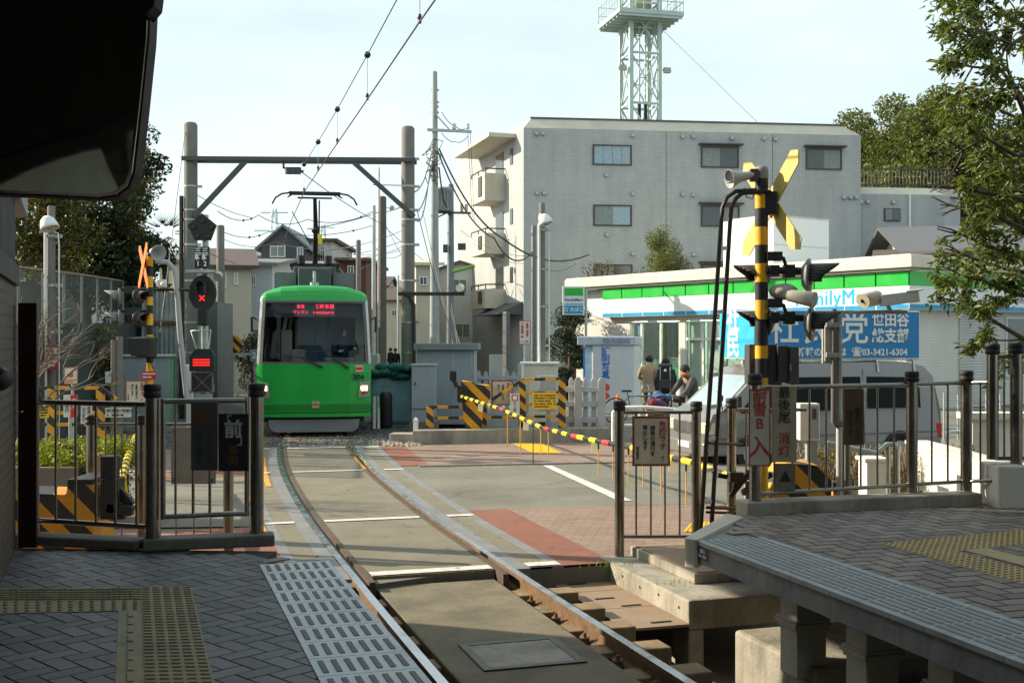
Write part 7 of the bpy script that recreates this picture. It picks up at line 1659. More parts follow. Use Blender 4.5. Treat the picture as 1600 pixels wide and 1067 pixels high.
# ------------------------------------------------------------------ street lamps
def street_lamp(label, px, ytop, ylamp, D):
    t = pole('street_lamp', label, px, ytop, D, .08, .072, POLEC, 'street lamp'); f = D / F
    zl = zz(ylamp, D) + .03
    mb = MB(); mb.cyl((-.075, -.09, 0), (-.075, -.09, zl - .08), .032, n=10); mb.build('conduit', WHITEP, t)
    mb = MB(); mb.tube([(-.07, -.08, zl + .05), (-.05, -.16, zl + .12), (.02, -.24, zl + .05)], .035, 8); mb.build('arm', WHITEP, t)
    mb = MB(); mb.lathe([(0, .16), (.06, .155), (.13, .09), (.17, -.04), (.185, -.10), (.16, -.10), (.12, .03), (0, .06)], (.06, -.28, zl - .02), (-.35, .1, .93), 22); sh = mb.build('lamp_shade', mat('lamp_white', (.62, .64, .64), .3, var=.1), t)
    mb = MB(); mb.ball((.09, -.29, zl - .09), (.10, .10, .04), 12, 6); mb.build('diffuser', mat('diffuser_amber', (.45, .33, .16), .4), sh)
    for z_ in (zl - .25, zl - 1.2, zl - 2.1): collar(t, z_, .088)
    mb = MB(); mb.tube([(.08, -.05, zl - .15), (.15, -.05, zl - .17), (.17, -.05, zl - .4), (.17, -.05, .2)], .014, 6); mb.build('cable_pipe', WHITEP, t)
    return t
street_lamp('grey post with a white shaded lamp in front of the apartment block', 847, 317, 345, 27.5)
street_lamp('grey post with a white shaded lamp among the left shrubs', 80, 322, 351, 22)
def plainsign(name, label, x0, y0, x1, y1, D, board, edge=None, pole_px=None, prints=(), rz=0.0):
    t, w, h = sign(name, label, 'sign', x0, y0, x1, y1, D, board, rz, edge=edge)
    if pole_px is not None: mb = MB(); c = (x0 + x1) / 2; p = W(c, (y0 + y1) / 2, D); mb.cyl(((pole_px - c) * D / F, .04, -p.z), ((pole_px - c) * D / F, .04, h / 2), .025, n=8); mb.build('post', GALV, t)
    return t, w, h
WB = mat('white_board', (.62, .61, .57), .5, var=.06, dirt=(.4, .38, .33), dirtamt=.3); RB = mat('red_board', (.50, .035, .035), .5, var=.08); YB = mat('yellow_board', (.72, .46, .03), .5, var=.08); OE = mat('orange_edge', (.55, .15, .04), .5)
t, w, h = plainsign('pole_plate', 'red plate of small white print wrapped on the left lamp post', 72, 538, 91, 578, 21.8, mat('plate_red', (.50, .07, .09), .5)); strokes(t, w, h, 5, WHITEINK, seed=2)
mb = MB(); mb.ball((.02, -.004, 0), (.05, .004, .05), 12, 6); mb.build('orange_dot', mat('dot_orange', (.65, .25, .05), .5), t)
t, w, h = plainsign('notice', 'white notice with an orange frame and a round orange emblem', 100, 574, 121, 600, 18.6, WB, OE, 112); mb = MB(); mb.cyl((0, -.005, .05 * h), (0, 0, .05 * h), w * .2, n=20); mb.build('emblem', mat('emblem_orange', (.50, .12, .02), .5), t); strokes(t, w, h, 2, OE, z0=-.44, z1=-.2, seed=7)
t, w, h = plainsign('notice', 'white and red no-entry notice nearest the left lamp post', 99, 617, 121, 652, 17.0, WB, None, 108); mb = MB(); mb.bb(0, w / 2, -.003, 0, -h / 2, h / 2); mb.build('red_half', REDP, t); text(vert('立入'), h * .26, WHITEINK, t, (w * .26, -.005, h * .1), line=.95); text(vert('線路内'), h * .2, INK, t, (-w * .25, -.003, 0), line=.95)
t, w, h = plainsign('notice', 'white vertical notice in black characters by the striped rail', 126, 629, 144, 662, 16.5, WB); text(vert('係員以外'), h * .17, INK, t, (w * .22, -.003, -h * .02), line=.98); text(vert('立入禁止'), h * .17, INK, t, (-w * .22, -.003, -h * .06), line=.98); mb = MB(); mb.bb(-w * .35, w * .35, -.004, 0, h * .38, h * .48); mb.build('red_bar', REDP, t)
t, w, h = plainsign('name_plate', 'wide white crossing name plate left of the signal post', 164, 637, 205, 652, 16.2, WB); text('三軒茶屋1号踏切', h * .42, INK, t, (0, -.003, h * .17)); strokes(t, w, h, 1, INK, z0=-.40, z1=-.1, seed=5)
danger(195, 594, 229, 630, 19.5, 'cream danger notice beside the left signal post', R(-8))
t, w, h = plainsign('yellow_notice', 'yellow notice on the left striped fence', 62, 632, 76, 653, 17.2, YB); strokes(t, w, h, 4, INK, seed=11)
t, w, h = plainsign('track_number_plate', 'small grey plate with the number 2 beside the far track', 391, 546, 403, 565, 38, mat('plate_grey', (.28, .33, .36), .5), None, 397); text('2', h * .7, WHITEINK, t, (0, -.004, 0), bold=.01)

# ------------------------------------------------------------------ left: hedge, planter, striped fence, walls
t = thing('hedge', 'clipped yellow green hedge behind the left railing', 'hedge', wpos(100, 13.2)); rnd = random.Random(5)
mb = MB(); bl = [((rnd.uniform(-.62, .66), rnd.uniform(-.3, .5), rnd.uniform(.62, .92)), (.18, .18, .12)) for _ in range(60)]; leaves(mb, bl, 9000, .022, rnd, shell=.3, asp=.55); mb.build('foliage', LEAF_H, t)
mb = MB(); mb.bb(-.6, .6, -.2, .45, .1, .62); mb.build('branches', mat('dark_twigs', (.03, .028, .015), .95, var=.5, scale=20), t)
t = thing('hedge', 'small round dark green bush beside the planter', 'hedge', wpos(172, 13.6)); mb = MB(); bl = [((rnd.uniform(-.18, .18), rnd.uniform(-.2, .2), rnd.uniform(.3, .85)), (.15, .15, .13)) for _ in range(22)]; leaves(mb, bl, 2600, .022, rnd, shell=.3); mb.build('foliage', LEAF_M, t)
t = thing('planter', 'plain grey brown planter board below the hedge', 'planter', wpos(78, 12.75)); mb = MB(); mb.bb(-.55, .30, 0, .07, .1, .70); mb.bb(-.6, .34, .0, .9, 0, .12); mb.build('board', mat('planter_brown', (.20, .175, .145), .8, var=.12), t, bevel=.01)
for k in range(2): mb = MB(); mb.cyl((.42 + .12 * k, .1, 0), (.42 + .12 * k, .1, .85), .045, n=10); mb.build('wooden_stake', mat('stake_wood', (.33, .23, .12), .85), t)
t = thing('striped_fence', 'yellow and black striped pipe fence on the left beyond the hedge', 'fence', (0, 0, 0)); Df = 17.5
for x in (81, 157): mb = MB(); p = W(x, 607, Df); mb.bb(p.x - .055, p.x + .055, Df - .05, Df + .05, 0, p.z); mb.build('post', HAZV, t, bevel=.005)
for y, x0, x1 in ((606, 60, 158), (645, 62, 205), (663, 66, 212)): mb = MB(); mb.beam(W(x0, y, Df), W(x1, y, Df), .05, .05); mb.build('rail', HAZS, t)
mb = MB(); mb.beam(W(158, 606, Df), W(182, 624, Df), .05, .05); mb.build('brace', HAZS, t)
t = thing('utility_cabinet', 'blue grey flat roofed cabinet behind the left signal post', 'cabinet', wpos(228, 26.5)); mb = MB(); mb.bb(-.75, .55, 0, .35, 0, zz(556, 26.5)); mb.build('case', BGREY, t, bevel=.02); mb = MB(); mb.bb(-.8, .6, -.05, .40, zz(556, 26.5) + .003, zz(552, 26.5)); mb.build('lid', LGREY, t, bevel=.01)
t = thing('junction_box', 'pale box on legs beside the pentagon signal', 'cabinet', wpos(292, 24)); mb = MB(); mb.bb(-.09, .12, 0, .3, zz(608, 24), zz(568, 24)); mb.bb(-.05, .08, .1, .2, 0, zz(608, 24)); mb.build('case', WHITEP, t, bevel=.01)
t = thing('relay_post', 'pair of short concrete posts with a small white box left of the signal', 'post', wpos(180, 20)); f = 20 / F
for x, yt in ((-2, 528), (7, 523)): mb = MB(); mb.cyl((x * f, 0, 0), (x * f, 0, zz(yt, 20)), .055, n=12); mb.build('post', POLEC, t)
mb = MB(); mb.bb(-13 * f, -4 * f, -.1, .05, zz(596, 20), zz(578, 20)); mb.build('box', LGREY, t, bevel=.01)
# retaining wall, chain fence, corrugated sheets
RW = mat('stained_retaining_wall', (.055, .056, .055), .9, var=.35, scale=1.5, bump=.4, dirt=(.03, .03, .028), dirtamt=.7)
t = thing('retaining_wall', 'long dark stained concrete retaining wall below the left chain fence', 'wall', (0, 0, 0)); wa, wb = wpos(5, 19, 0), wpos(236, 36, 0); nn = Vector((-.94, .33, 0))
mb = MB(); hz = [zz(505, 19), zz(505, 36)]; mb.add([wa, wb, wb + nn, wa + nn] + [Vector((p.x, p.y, h_)) for p, h_ in ((wa, hz[0]), (wb, hz[1]), (wb + nn, hz[1]), (wa + nn, hz[0]))], [(4, 5, 6, 7), (0, 1, 5, 4), (1, 2, 6, 5), (2, 3, 7, 6), (3, 0, 4, 7)]); mb.build('wall', RW, t)
m, nt, out = newmat('chain_link'); tcn = N(nt, 'ShaderNodeTexCoord'); sx_ = N(nt, 'ShaderNodeSeparateXYZ'); L(nt, tcn.outputs['Object'], sx_.inputs[0])
h1 = mathn(nt, 'ADD', sx_.outputs['Y'], sx_.outputs['Z']); h2 = mathn(nt, 'SUBTRACT', sx_.outputs['Y'], sx_.outputs['Z'])
w1_ = mathn(nt, 'LESS_THAN', mathn(nt, 'FRACT', mathn(nt, 'MULTIPLY', h1, 14.0)), .22); w2_ = mathn(nt, 'LESS_THAN', mathn(nt, 'FRACT', mathn(nt, 'MULTIPLY', h2, 14.0)), .22)
pr = N(nt, 'ShaderNodeBsdfPrincipled', i_Roughness=.5); pr.inputs['Base Color'].default_value = (.10, .105, .105, 1); tp = N(nt, 'ShaderNodeBsdfTransparent'); mx = N(nt, 'ShaderNodeMixShader')
L(nt, mathn(nt, 'MAXIMUM', w1_, w2_), mx.inputs[0]); L(nt, tp.outputs[0], mx.inputs[1]); L(nt, pr.outputs[0], mx.inputs[2]); L(nt, mx.outputs[0], out.inputs['Surface']); CHAIN = m
t = thing('chain_link_fence', 'tall grey chain link fence on the left retaining wall', 'fence', (0, 0, 0)); n_ = 9; tops = []
for k in range(n_ + 1):
    q = k / n_; p = wa.lerp(wb, q) + nn * .3; zb_ = hz[0] + (hz[1] - hz[0]) * q; ztp = zz(412 + 34 * q ** .8, p.y); tops.append((p, zb_, ztp)); mb = MB(); mb.cyl((p.x, p.y, zb_ - .3), (p.x, p.y, ztp), .03, n=8); mb.build('post', mat('dull_galv', (.20, .21, .21), .6, metal=.3), t)
mb = MB(); mb.tube([(p.x, p.y, z) for p, _, z in tops], .03, 6); mb.build('top_rail', mat('rusty_rail', (.22, .15, .10), .7), t)
mb = MB()
for (p, a, b), (q, c, d) in zip(tops[:-1], tops[1:]): mb.add([(p.x, p.y, a), (q.x, q.y, c), (q.x, q.y, d), (p.x, p.y, b)], [(0, 1, 2, 3)])
mb.build('mesh', CHAIN, t)
t = thing('corrugated_shed', 'pale corrugated sheet wall between the left signal post and the concrete post', 'shed', wpos(262, 33)); mb = MB(); n_ = 22; wv = [(-.75 + 1.5 * k / n_, .04 * (k % 2)) for k in range(n_ + 1)]
for (a, y0), (b, y1) in zip(wv[:-1], wv[1:]): mb.add([(a, y0, 0), (b, y1, 0), (b, y1, zz(455, 33)), (a, y0, zz(455, 33))], [(0, 1, 2, 3)])
mb.bb(-.75, .75, .05, 1.5, 0, zz(456, 33)); mb.build('sheet', mat('corrugated', (.33, .35, .35), .5, metal=.3, var=.3, scale=3, dirt=(.15, .1, .06), dirtamt=.6), t); mb = MB(); mb.bb(-.8, .8, -.05, .02, zz(506, 33), zz(500, 33)); mb.build('rusty_rail', RUST, t)
t = thing('grey_shed', 'grey panel wall behind the signal mast', 'shed', wpos(300, 36)); mb = MB(); mb.bb(-.5, .8, 0, 2, 0, zz(470, 36)); mb.build('wall', mat('shed_grey', (.16, .165, .165), .7, var=.2, dirt=(.1, .1, .09)), t)
t = thing('buffer_board', 'round yellow and black striped board beside the far track', 'sign', wpos(364, 40)); mb = MB(); mb.cyl((0, 0, zz(537, 40)), (0, .04, zz(537, 40)), .33, n=24); mb.build('disc', HAZ, t); mb = MB(); mb.cyl((0, .07, 0), (0, .07, zz(535, 40)), .04); mb.beam((0, -.05, zz(552, 40)), (1.1, -.05, zz(552, 40)), .08, .08); mb.build('post', LGREY, t)
g = MB(); strip(g, 24, 75, -6.2, -3.85, -.02); struct('ballast_shoulder', g, BALLAST)

# ------------------------------------------------------------------ middle: kerb wall, hazard fence, cabinets, palings
kw = thing('kerb_wall', 'low stained concrete kerb wall at the back of the brick pavement', 'wall', (0, 0, 0)); mb = MB(); a, b = G(648, 693, 0), G(952, 688, 0); mb.prism([(a.x - .05, a.y), (b.x, b.y), (b.x, b.y + .35), (a.x + .05, a.y + .45)], -.03, .26); mb.build('wall', CONC, kw, bevel=.02)
mb = MB(); mb.prism([(a.x - .55, a.y + .3), (a.x - .06, a.y + .3), (a.x - .02, a.y + .8), (a.x - .5, a.y + .8)], -.03, .17); o = mb.build('concrete_block', CONC, bevel=.02); tag(o, 'small concrete block beside the ballast at the end of the kerb wall', 'block')
t = thing('marker_post', 'short white square marker post with a black foot beside the kerb wall', 'post', G(650, 690, 0) + V(0, -.06, 0)); mb = MB(); mb.bb(-.05, .05, -.05, .05, .13, .46); mb.add([(-.05, -.05, .46), (.05, -.05, .46), (.05, .05, .46), (-.05, .05, .46), (0, 0, .52)], [(0, 1, 4), (1, 2, 4), (2, 3, 4), (3, 0, 4)]); mb.build('post', WHITEP, t); mb = MB(); mb.bb(-.052, .052, -.052, .052, -.02, .129); mb.build('foot', BLACKP, t)
hf = thing('striped_fence', 'yellow and black striped guard rails standing on the kerb wall', 'fence', (0, 0, 0)); Df = 24.0
def hpost(px, yt, yb, w=.075): mb = MB(); p = W(px, yt, Df); mb.bb(p.x - w, p.x + w, Df - .06, Df + .06, zz(yb, Df), p.z); mb.build('post', HAZV, hf, bevel=.005)
for px, yt, yb in ((672, 635, 668), (755, 637, 668), (816, 594, 668), (878, 593, 668)): hpost(px, yt, yb)
for a, b, y0, y1 in ((668, 760, 636, 635), (680, 884, 653, 650), (816, 884, 593, 592), (812, 880, 614, 613), (812, 880, 632, 631)): mb = MB(); mb.beam(W(a, y0, Df), W(b, y1, Df), .06, .06); mb.build('rail', HAZS, hf)
mb = MB(); mb.beam(W(768, 625, Df), W(816, 594, Df), .06, .06); mb.build('brace', HAZS, hf)
danger(768, 594, 801, 633, 24.3, 'small cream danger notice behind the striped guard rails', R(10))
t, w, h = plainsign('notice', 'narrow white no-entry notice with a red square on the striped guard rails', 797, 615, 812, 651, 23.85, WB); text(vert('立入禁止'), h * .15, INK, t, (0, -.003, -h * .14), line=.98); mb = MB(); mb.bb(-w * .33, w * .33, -.005, 0, h * .19, h * .45); mb.bb(-w * .22, w * .22, -.008, -.004, h * .24, h * .40, 1); mb.build('red_square', [REDP, WHITEINK], t)
t, w, h = plainsign('yellow_notice', 'yellow notice of black print hanging on the striped guard rails', 832, 613, 870, 640, 23.85, YB); strokes(t, w, h, 5, INK, seed=21, fill=.45)
t, w, h = plainsign('red_sign', 'tall white sign with a red frame on a pole left of the street lamp', 811, 501, 829, 538, 29, WB, REDP, 820); strokes(t, w, h, 2, REDINK, z0=-.2, seed=9, vertical=True, fill=.5); mb = MB(); mb.beam((-.1, -.004, -h * .38), (.08, -.004, -h * .38), .004, .012); mb.plate([(.04, -h * .43), (.10, -h * .38), (.04, -h * .33)], -.005, 0); mb.build('arrow', REDINK, t)
t = thing('relay_hut', 'grey steel relay hut with a flat overhanging roof right of the portal post', 'hut', wpos(697, 27.6), 0); f = 27.6 / F; h = zz(545, 27.6)
mb = MB(); mb.bb(-46 * f, 44 * f, 0, 2.2, .1, h); mb.build('wall', BGREY, t, bevel=.01); mb = MB(); mb.bb(-50 * f, 50 * f, -.15, 2.35, h + .003, h + .16); mb.build('roof', mat('hut_roof', (.17, .19, .20), .5), t, bevel=.01)
for x in (-20, 10, 40): mb = MB(); mb.bb(x * f - .012, x * f + .012, -.012, 0, .15, h - .02); mb.build('panel_joint', GALV, t)
t = thing('relay_cabinet', 'smaller blue grey cabinet standing before the relay hut', 'cabinet', wpos(661, 26.2)); f = 26.2 / F; mb = MB(); mb.bb(-18 * f, 19 * f, 0, .5, .25, zz(569, 26.2)); mb.build('case', BGREY, t, bevel=.01); mb = MB(); mb.bb(-20 * f, 21 * f, -.03, .52, zz(569, 26.2) + .003, zz(566.5, 26.2)); mb.build('lid', LGREY, t); mb = MB(); mb.bb(-18 * f + .02, 19 * f - .02, -.012, 0, .55, .57); mb.box((-12 * f, -.02, zz(597, 26.2)), (.03, .03, .06)); mb.build('door_seam', DGREY, t); mb = MB(); mb.bb(-21 * f, 22 * f, -.1, .6, -.02, .249); mb.build('plinth', CONCD, t)
t = thing('signal_cabinet', 'white cabinet behind the striped guard rails', 'cabinet', wpos(842, 27)); f = 27 / F; mb = MB(); mb.bb(-27 * f, 30 * f, 0, .6, .2, zz(567, 27)); mb.build('case', CREAMP, t, bevel=.01); mb = MB(); mb.bb(-29 * f, 32 * f, -.05, .65, zz(567, 27) + .002, zz(564, 27)); mb.build('lid', WHITEP, t)
mb = MB(); mb.bb(-27.5 * f, -23 * f, -.05, .0, .0, zz(567, 27)); mb.build('white_pipe', WHITEP, t)
t = thing('cable_box', 'small grey control boxes below the street lamp', 'cabinet', wpos(862, 25.2)); mb = MB(); mb.bb(-.28, .1, 0, .2, zz(640, 25.2), zz(585, 25.2)); mb.bb(-.12, -.02, 0, .1, 0, zz(640, 25.2)); mb.build('case', LGREY, t, bevel=.01); mb = MB(); mb.cyl((-.6, 0, 0), (-.6, 0, zz(590, 25.2)), .09, n=12); mb.build('drum', GALV, t)
pf = thing('paling_fence', 'white concrete paling fence right of the striped guard rails', 'fence', (0, 0, 0)); Df = 24.4
PALG = mat('weathered_white', (.44, .44, .42), .75, var=.12, scale=4, dirt=(.28, .27, .24))
def pal(px, yt, w, d=0.0, big=False):
    p = W(px, yt, Df); mb = MB(); x0, x1 = p.x - w, p.x + w; mb.plate([(x0, .0), (x1, .0), (x1, p.z - .08), (p.x + w * .4, p.z), (p.x - w * .4, p.z), (x0, p.z - .08)], Df - .05 + d, Df + .05 + d); mb.build('post' if big else 'picket', PALG, pf, bevel=.008)
WHC = WHITEP
for px, yt, w, d, b in ((893, 590, .055, .1, 0), (903, 589, .075, -.08, 1), (915, 590, .05, .1, 0), (928, 590, .05, .1, 0), (940, 590, .08, -.05, 1)): pal(px, yt, w, d, b)
for y in (608, 631, 656): mb = MB(); mb.beam(W(882, y, Df), W(944, y + .5, Df), .05, .12); mb.build('rail', PALG, pf, bevel=.008)
t = thing('paling_fence', 'low grey paling fence receding behind the relay hut', 'fence', (0, 0, 0)); Df2 = 32
for k in range(9): px = 748 + k * 11; p = W(px, 578 + (k % 2), Df2); mb = MB(); mb.plate([(p.x - .06, 0), (p.x + .06, 0), (p.x + .06, p.z - .08), (p.x, p.z), (p.x - .06, p.z - .08)], Df2, Df2 + .08); mb.build('picket', LGREY, t)
mb = MB(); mb.beam(W(744, 590, Df2), W(840, 590, Df2), .05, .1); mb.build('rail', LGREY, t)
# covered pile and black drum beside the relay hut
t = thing('tarpaulin_pile', 'pile of materials under green netting and blue sheet beside the tram', 'pile', wpos(612, 29)); rnd = random.Random(2); f = 29 / F
mb = MB()
for k in range(26): mb.ball((rnd.uniform(-.45, .45), rnd.uniform(0, .6), rnd.uniform(1.15, 1.5)), (rnd.uniform(.12, .26), .2, rnd.uniform(.07, .14)), 10, 6)
mb.build('net', mat('green_net', (.035, .13, .11), .9, var=.5, scale=12), t)
mb = MB(); mb.bb(-.55, .5, .1, .8, 0, 1.2); mb.build('stack', mat('blue_sheet', (.30, .42, .54), .5, var=.25, scale=4, bump=.6, bscale=5), t, bevel=.08)
t = thing('drum', 'black wrapped drum standing before the tarpaulin pile', 'drum', wpos(603, 27.6)); mb = MB(); mb.lathe([(.0, 0), (.15, 0), (.16, .1), (.15, .6), (.16, .8), (.12, .88), (.05, .92), (0, .92)], n=18); mb.build('barrel', BLACKP, t)
t = thing('tall_grey_cabinet', 'pale cabinet half hidden behind the right side of the tram', 'cabinet', wpos(584, 34)); mb = MB(); mb.bb(-.2, .12, 0, .6, 0, zz(552, 34)); mb.build('case', LGREY, t, bevel=.01)
t = thing('plank_stack', 'two leaning pale planks beside the tram', 'planks', wpos(588, 27)); 
for k in range(2): mb = MB(); mb.beam((-.15 + .1 * k, .9, .75), (-.02 + .1 * k, -.2, .05), .06, .03); mb.build('plank', CONCL, t)
t = thing('guard_rail', 'white tubular guard rail before the parked bicycle', 'railing', (0, 0, 0)); Dg = 22.0
mb = MB(); mb.tube([W(958, 690, Dg), W(958, 645, Dg), W(963, 637, Dg), W(1008, 636, Dg), W(1060, 640, Dg)], .035, 10); mb.tube([W(958, 664, Dg), W(1050, 664, Dg)], .025, 8); mb.build('tube', WHITEP, t); mb = MB(); mb.cyl(wpos(1000, Dg), W(1000, 636, Dg), .03); mb.build('post', WHITEP, t)
for px, D, lb in ((618, 62, 'distant pedestrian in dark clothes in the lane'), (610, 66, 'second distant pedestrian left of the first')):
    person('person', lb, wpos(px, D), R(10 * (px - 615)), col=dict(torso=BLK, arm=BLK, leg=DGREY), hair=HAIR, hands=False)

# ------------------------------------------------------------------ right: post box, hand rail, white walls, hedge, cameras
t = thing('pipe_post', 'grey pipe post holding the blank back of a sign behind the right railing', 'post', wpos(1303, 11.6)); f = 11.6 / F; X_ = lambda px: (px - 1303) * f
mb = MB(); mb.tube([(0, 0, zz(478, 11.6)), (0, 0, zz(655, 11.6)), (.03, 0, zz(660, 11.6)), (.12, 0, zz(656, 11.6))], .03, 10); mb.cyl((X_(1326), .05, 0), (X_(1326), .05, zz(638, 11.6)), .03); mb.build('pipe', POLEC, t)
mb = MB(); mb.bb(X_(1286), X_(1317), .02, .05, zz(563, 11.6), zz(490, 11.6)); mb.bb(X_(1289), X_(1300), .0, .02, zz(560, 11.6), zz(494, 11.6)); sgb = mb.build('sign_back', CONCL, t, bevel=.004)
for y in (503, 550): mb = MB(); mb.bb(X_(1290), X_(1312), -.03, .02, zz(y + 4, 11.6), zz(y - 4, 11.6)); mb.build('clamp', GALV, sgb, bevel=.006)
t = thing('control_box', 'small white control box with a meter behind the right railing', 'box', wpos(1264, 12.2)); f = 12.2 / F; mb = MB(); mb.bb(-14 * f, 17 * f, 0, .16, zz(684, 12.2), zz(626, 12.2)); mb.build('case', WHITEP, t, bevel=.008); mb = MB(); mb.bb(2 * f, 15 * f, -.012, 0, zz(680, 12.2), zz(630, 12.2)); mb.bb(5 * f, 11 * f, -.018, -.012, zz(650, 12.2), zz(634, 12.2), 1); mb.build('meter_plate', [LGREY, DGREY], t); mb = MB(); mb.bb(-2 * f, 14 * f, .02, .12, zz(715, 12.2), zz(684, 12.2)); mb.bb(-.06, .12, 0, .16, 0, zz(715, 12.2)); mb.build('bracket', BGREY, t)
t = thing('cctv_camera', 'pair of cream box cameras pointing apart above the signboard', 'camera', wpos(1380, 11.6, 0)); 
f = 11.6 / F; X_ = lambda px: (px - 1380) * f
mb = MB(); mb.cyl((X_(1345), -.1, zz(470, 11.6)), (X_(1372), .05, zz(465, 11.6)), .075, .08, n=18); mb.cyl((X_(1343), -.11, zz(471, 11.6)), (X_(1345), -.1, zz(470, 11.6)), .078, n=18); mb.build('left_housing', mat('camera_cream', (.56, .50, .38), .45), t, bevel=.006); mb = MB(); mb.cyl((X_(1343) - .003, -.117, zz(471, 11.6)), (X_(1343), -.11, zz(471, 11.6)), .022, n=12); mb.build('lens', CAMGLASS, t)
mb = MB(); mb.beam((X_(1375), 0, zz(470, 11.6)), (X_(1432), -.05, zz(463, 11.6)), .12, .12); mb.beam((X_(1412), -.03, zz(456, 11.6)), (X_(1438), -.06, zz(453, 11.6)), .15, .02); mb.build('right_housing', WHITEP, t, bevel=.012)
mb = MB(); mb.beam((X_(1386), 0, zz(474, 11.6)), (X_(1392), 0, zz(488, 11.6)), .04, .03); mb.beam((X_(1306), .02, zz(488, 11.6)), (X_(1418), .02, zz(488, 11.6)), .04, .035); mb.build('bracket', LGREY, t); mb = MB(); mb.cyl((X_(1312), .02, 0), (X_(1312), .02, zz(488, 11.6)), .03); mb.build('post', POLEL, t)
WW_ = mat('white_wall', (.68, .65, .56), .85, var=.08, scale=2, bump=.15, dirt=(.35, .31, .22), dirtamt=.6)
t = thing('white_wall', 'sunlit white concrete wall behind the right railing', 'wall', (0, 0, 0)); mb = MB(); mb.prism([(4.66, 11.0), (4.9, 11.0), (4.95, 13.6), (4.72, 13.6)], -.1, .86); mb.prism([(4.64, 10.98), (4.92, 10.98), (4.97, 13.62), (4.70, 13.62)], .861, .90); mb.build('wall', WW_, t, bevel=.008)
t = thing('white_wall', 'stepped pale concrete wall carrying the taller railing at the right edge', 'wall', (0, 0, 0)); x0 = PD(1546, 10.5); mb = MB(); mb.bb(x0, x0 + .25, 10.3, 10.9, .3, zz(724, 10.5)); mb.bb(x0 + .25, x0 + 4, 10.34, 10.8, .3, zz(728, 10.5)); mb.build('wall', WW_, t, bevel=.02)
t = thing('white_wall', 'far pale boundary wall behind the taller railing at the right edge', 'wall', (0, 0, 0)); mb = MB(); mb.bb(PD(1520, 15), PD(1520, 15) + 6, 15, 15.25, 0, zz(655, 15)); mb.bb(PD(1520, 15) - .1, PD(1520, 15) + 6, 14.95, 15.3, zz(655, 15) + .002, zz(645, 15)); mb.build('wall', WW_, t)
t = thing('white_panel', 'bright white panel below the dry hedge behind the right railing', 'panel', wpos(1370, 12.4, 0)); mb = MB(); mb.bb(-.11, .11, 0, .3, 0, zz(722, 12.4)); mb.bb(-.14, .14, -.03, .33, zz(722, 12.4) + .002, zz(716, 12.4)); mb.build('slab', WHITEP, t, bevel=.01)
t = thing('handrail', 'bent grey tubular handrail in front of the dry hedge', 'railing', (0, 0, 0)); Dh = 12.0; mb = MB(); mb.tube([W(1292, 692, Dh), W(1368, 708, Dh), W(1386, 694, Dh), W(1396, 694, Dh), W(1402, 702, Dh), W(1402, 800, Dh)], .028, 10); mb.cyl(W(1388, 694, Dh), W(1388, 800, Dh), .026); mb.build('tube', GALV, t)
t = thing('hedge', 'dry brown hedge between the right railing and the van', 'hedge', wpos(1370, 13.2)); rnd = random.Random(9); mb = MB(); bl = [((rnd.uniform(-1.0, 1.1), rnd.uniform(-.2, .5), rnd.uniform(.15, .82)), (.16, .16, .13)) for _ in range(90)]; leaves(mb, bl, 9000, .02, rnd, shell=.3); mb.build('foliage', LEAF_B, t); mb = MB()
for k in range(80): x, y = rnd.uniform(-1.05, 1.15), rnd.uniform(-.2, .45); mb.tube([(x, y, 0), (x + rnd.uniform(-.1, .1), y, .5), (x + rnd.uniform(-.2, .2), y, .9)], .006, 4)
mb.build('twigs', BARKL, t)
t = thing('hedge', 'low orange brown ground hedge along the road before the van', 'hedge', wpos(1400, 16.5)); mb = MB(); bl = [((rnd.uniform(-1.6, 2.2), rnd.uniform(-.3, .3), rnd.uniform(.2, .52)), (.16, .16, .12)) for _ in range(100)]; leaves(mb, bl, 8000, .024, rnd, shell=.3); mb.build('foliage', leafmat('leaf_orange', (.10, .075, .02), (.22, .14, .03), (.30, .21, .05), .3), t); mb = MB(); mb.bb(-1.7, 2.3, -.35, .35, -.05, .3); mb.build('branches', MATS['dark_twigs'], t)
t = thing('mesh_fence', 'low green wire mesh fence behind the rear of the van', 'fence', (0, 0, 0)); mb = MB(); Dm = 24
for k in range(8): p = W(1475 + k * 22, 660, Dm); mb.cyl((p.x, Dm, 0), (p.x, Dm, 1.0), .02, n=6)
for k in range(6): mb.cyl((W(1475, 0, Dm).x, Dm, .15 + .17 * k), (W(1640, 0, Dm).x, Dm, .15 + .17 * k), .008, n=5)
mb.build('wire_frame', LGREY, t)
t = thing('guard_rail', 'white pipe barrier behind the rear of the van', 'railing', (0, 0, 0)); mb = MB(); Dg = 21.5; mb.tube([W(1480, 700, Dg), W(1480, 680, Dg), W(1486, 674, Dg), W(1505, 674, Dg), W(1512, 680, Dg), W(1512, 705, Dg)], .035, 8); mb.build('tube', WHITEP, t)

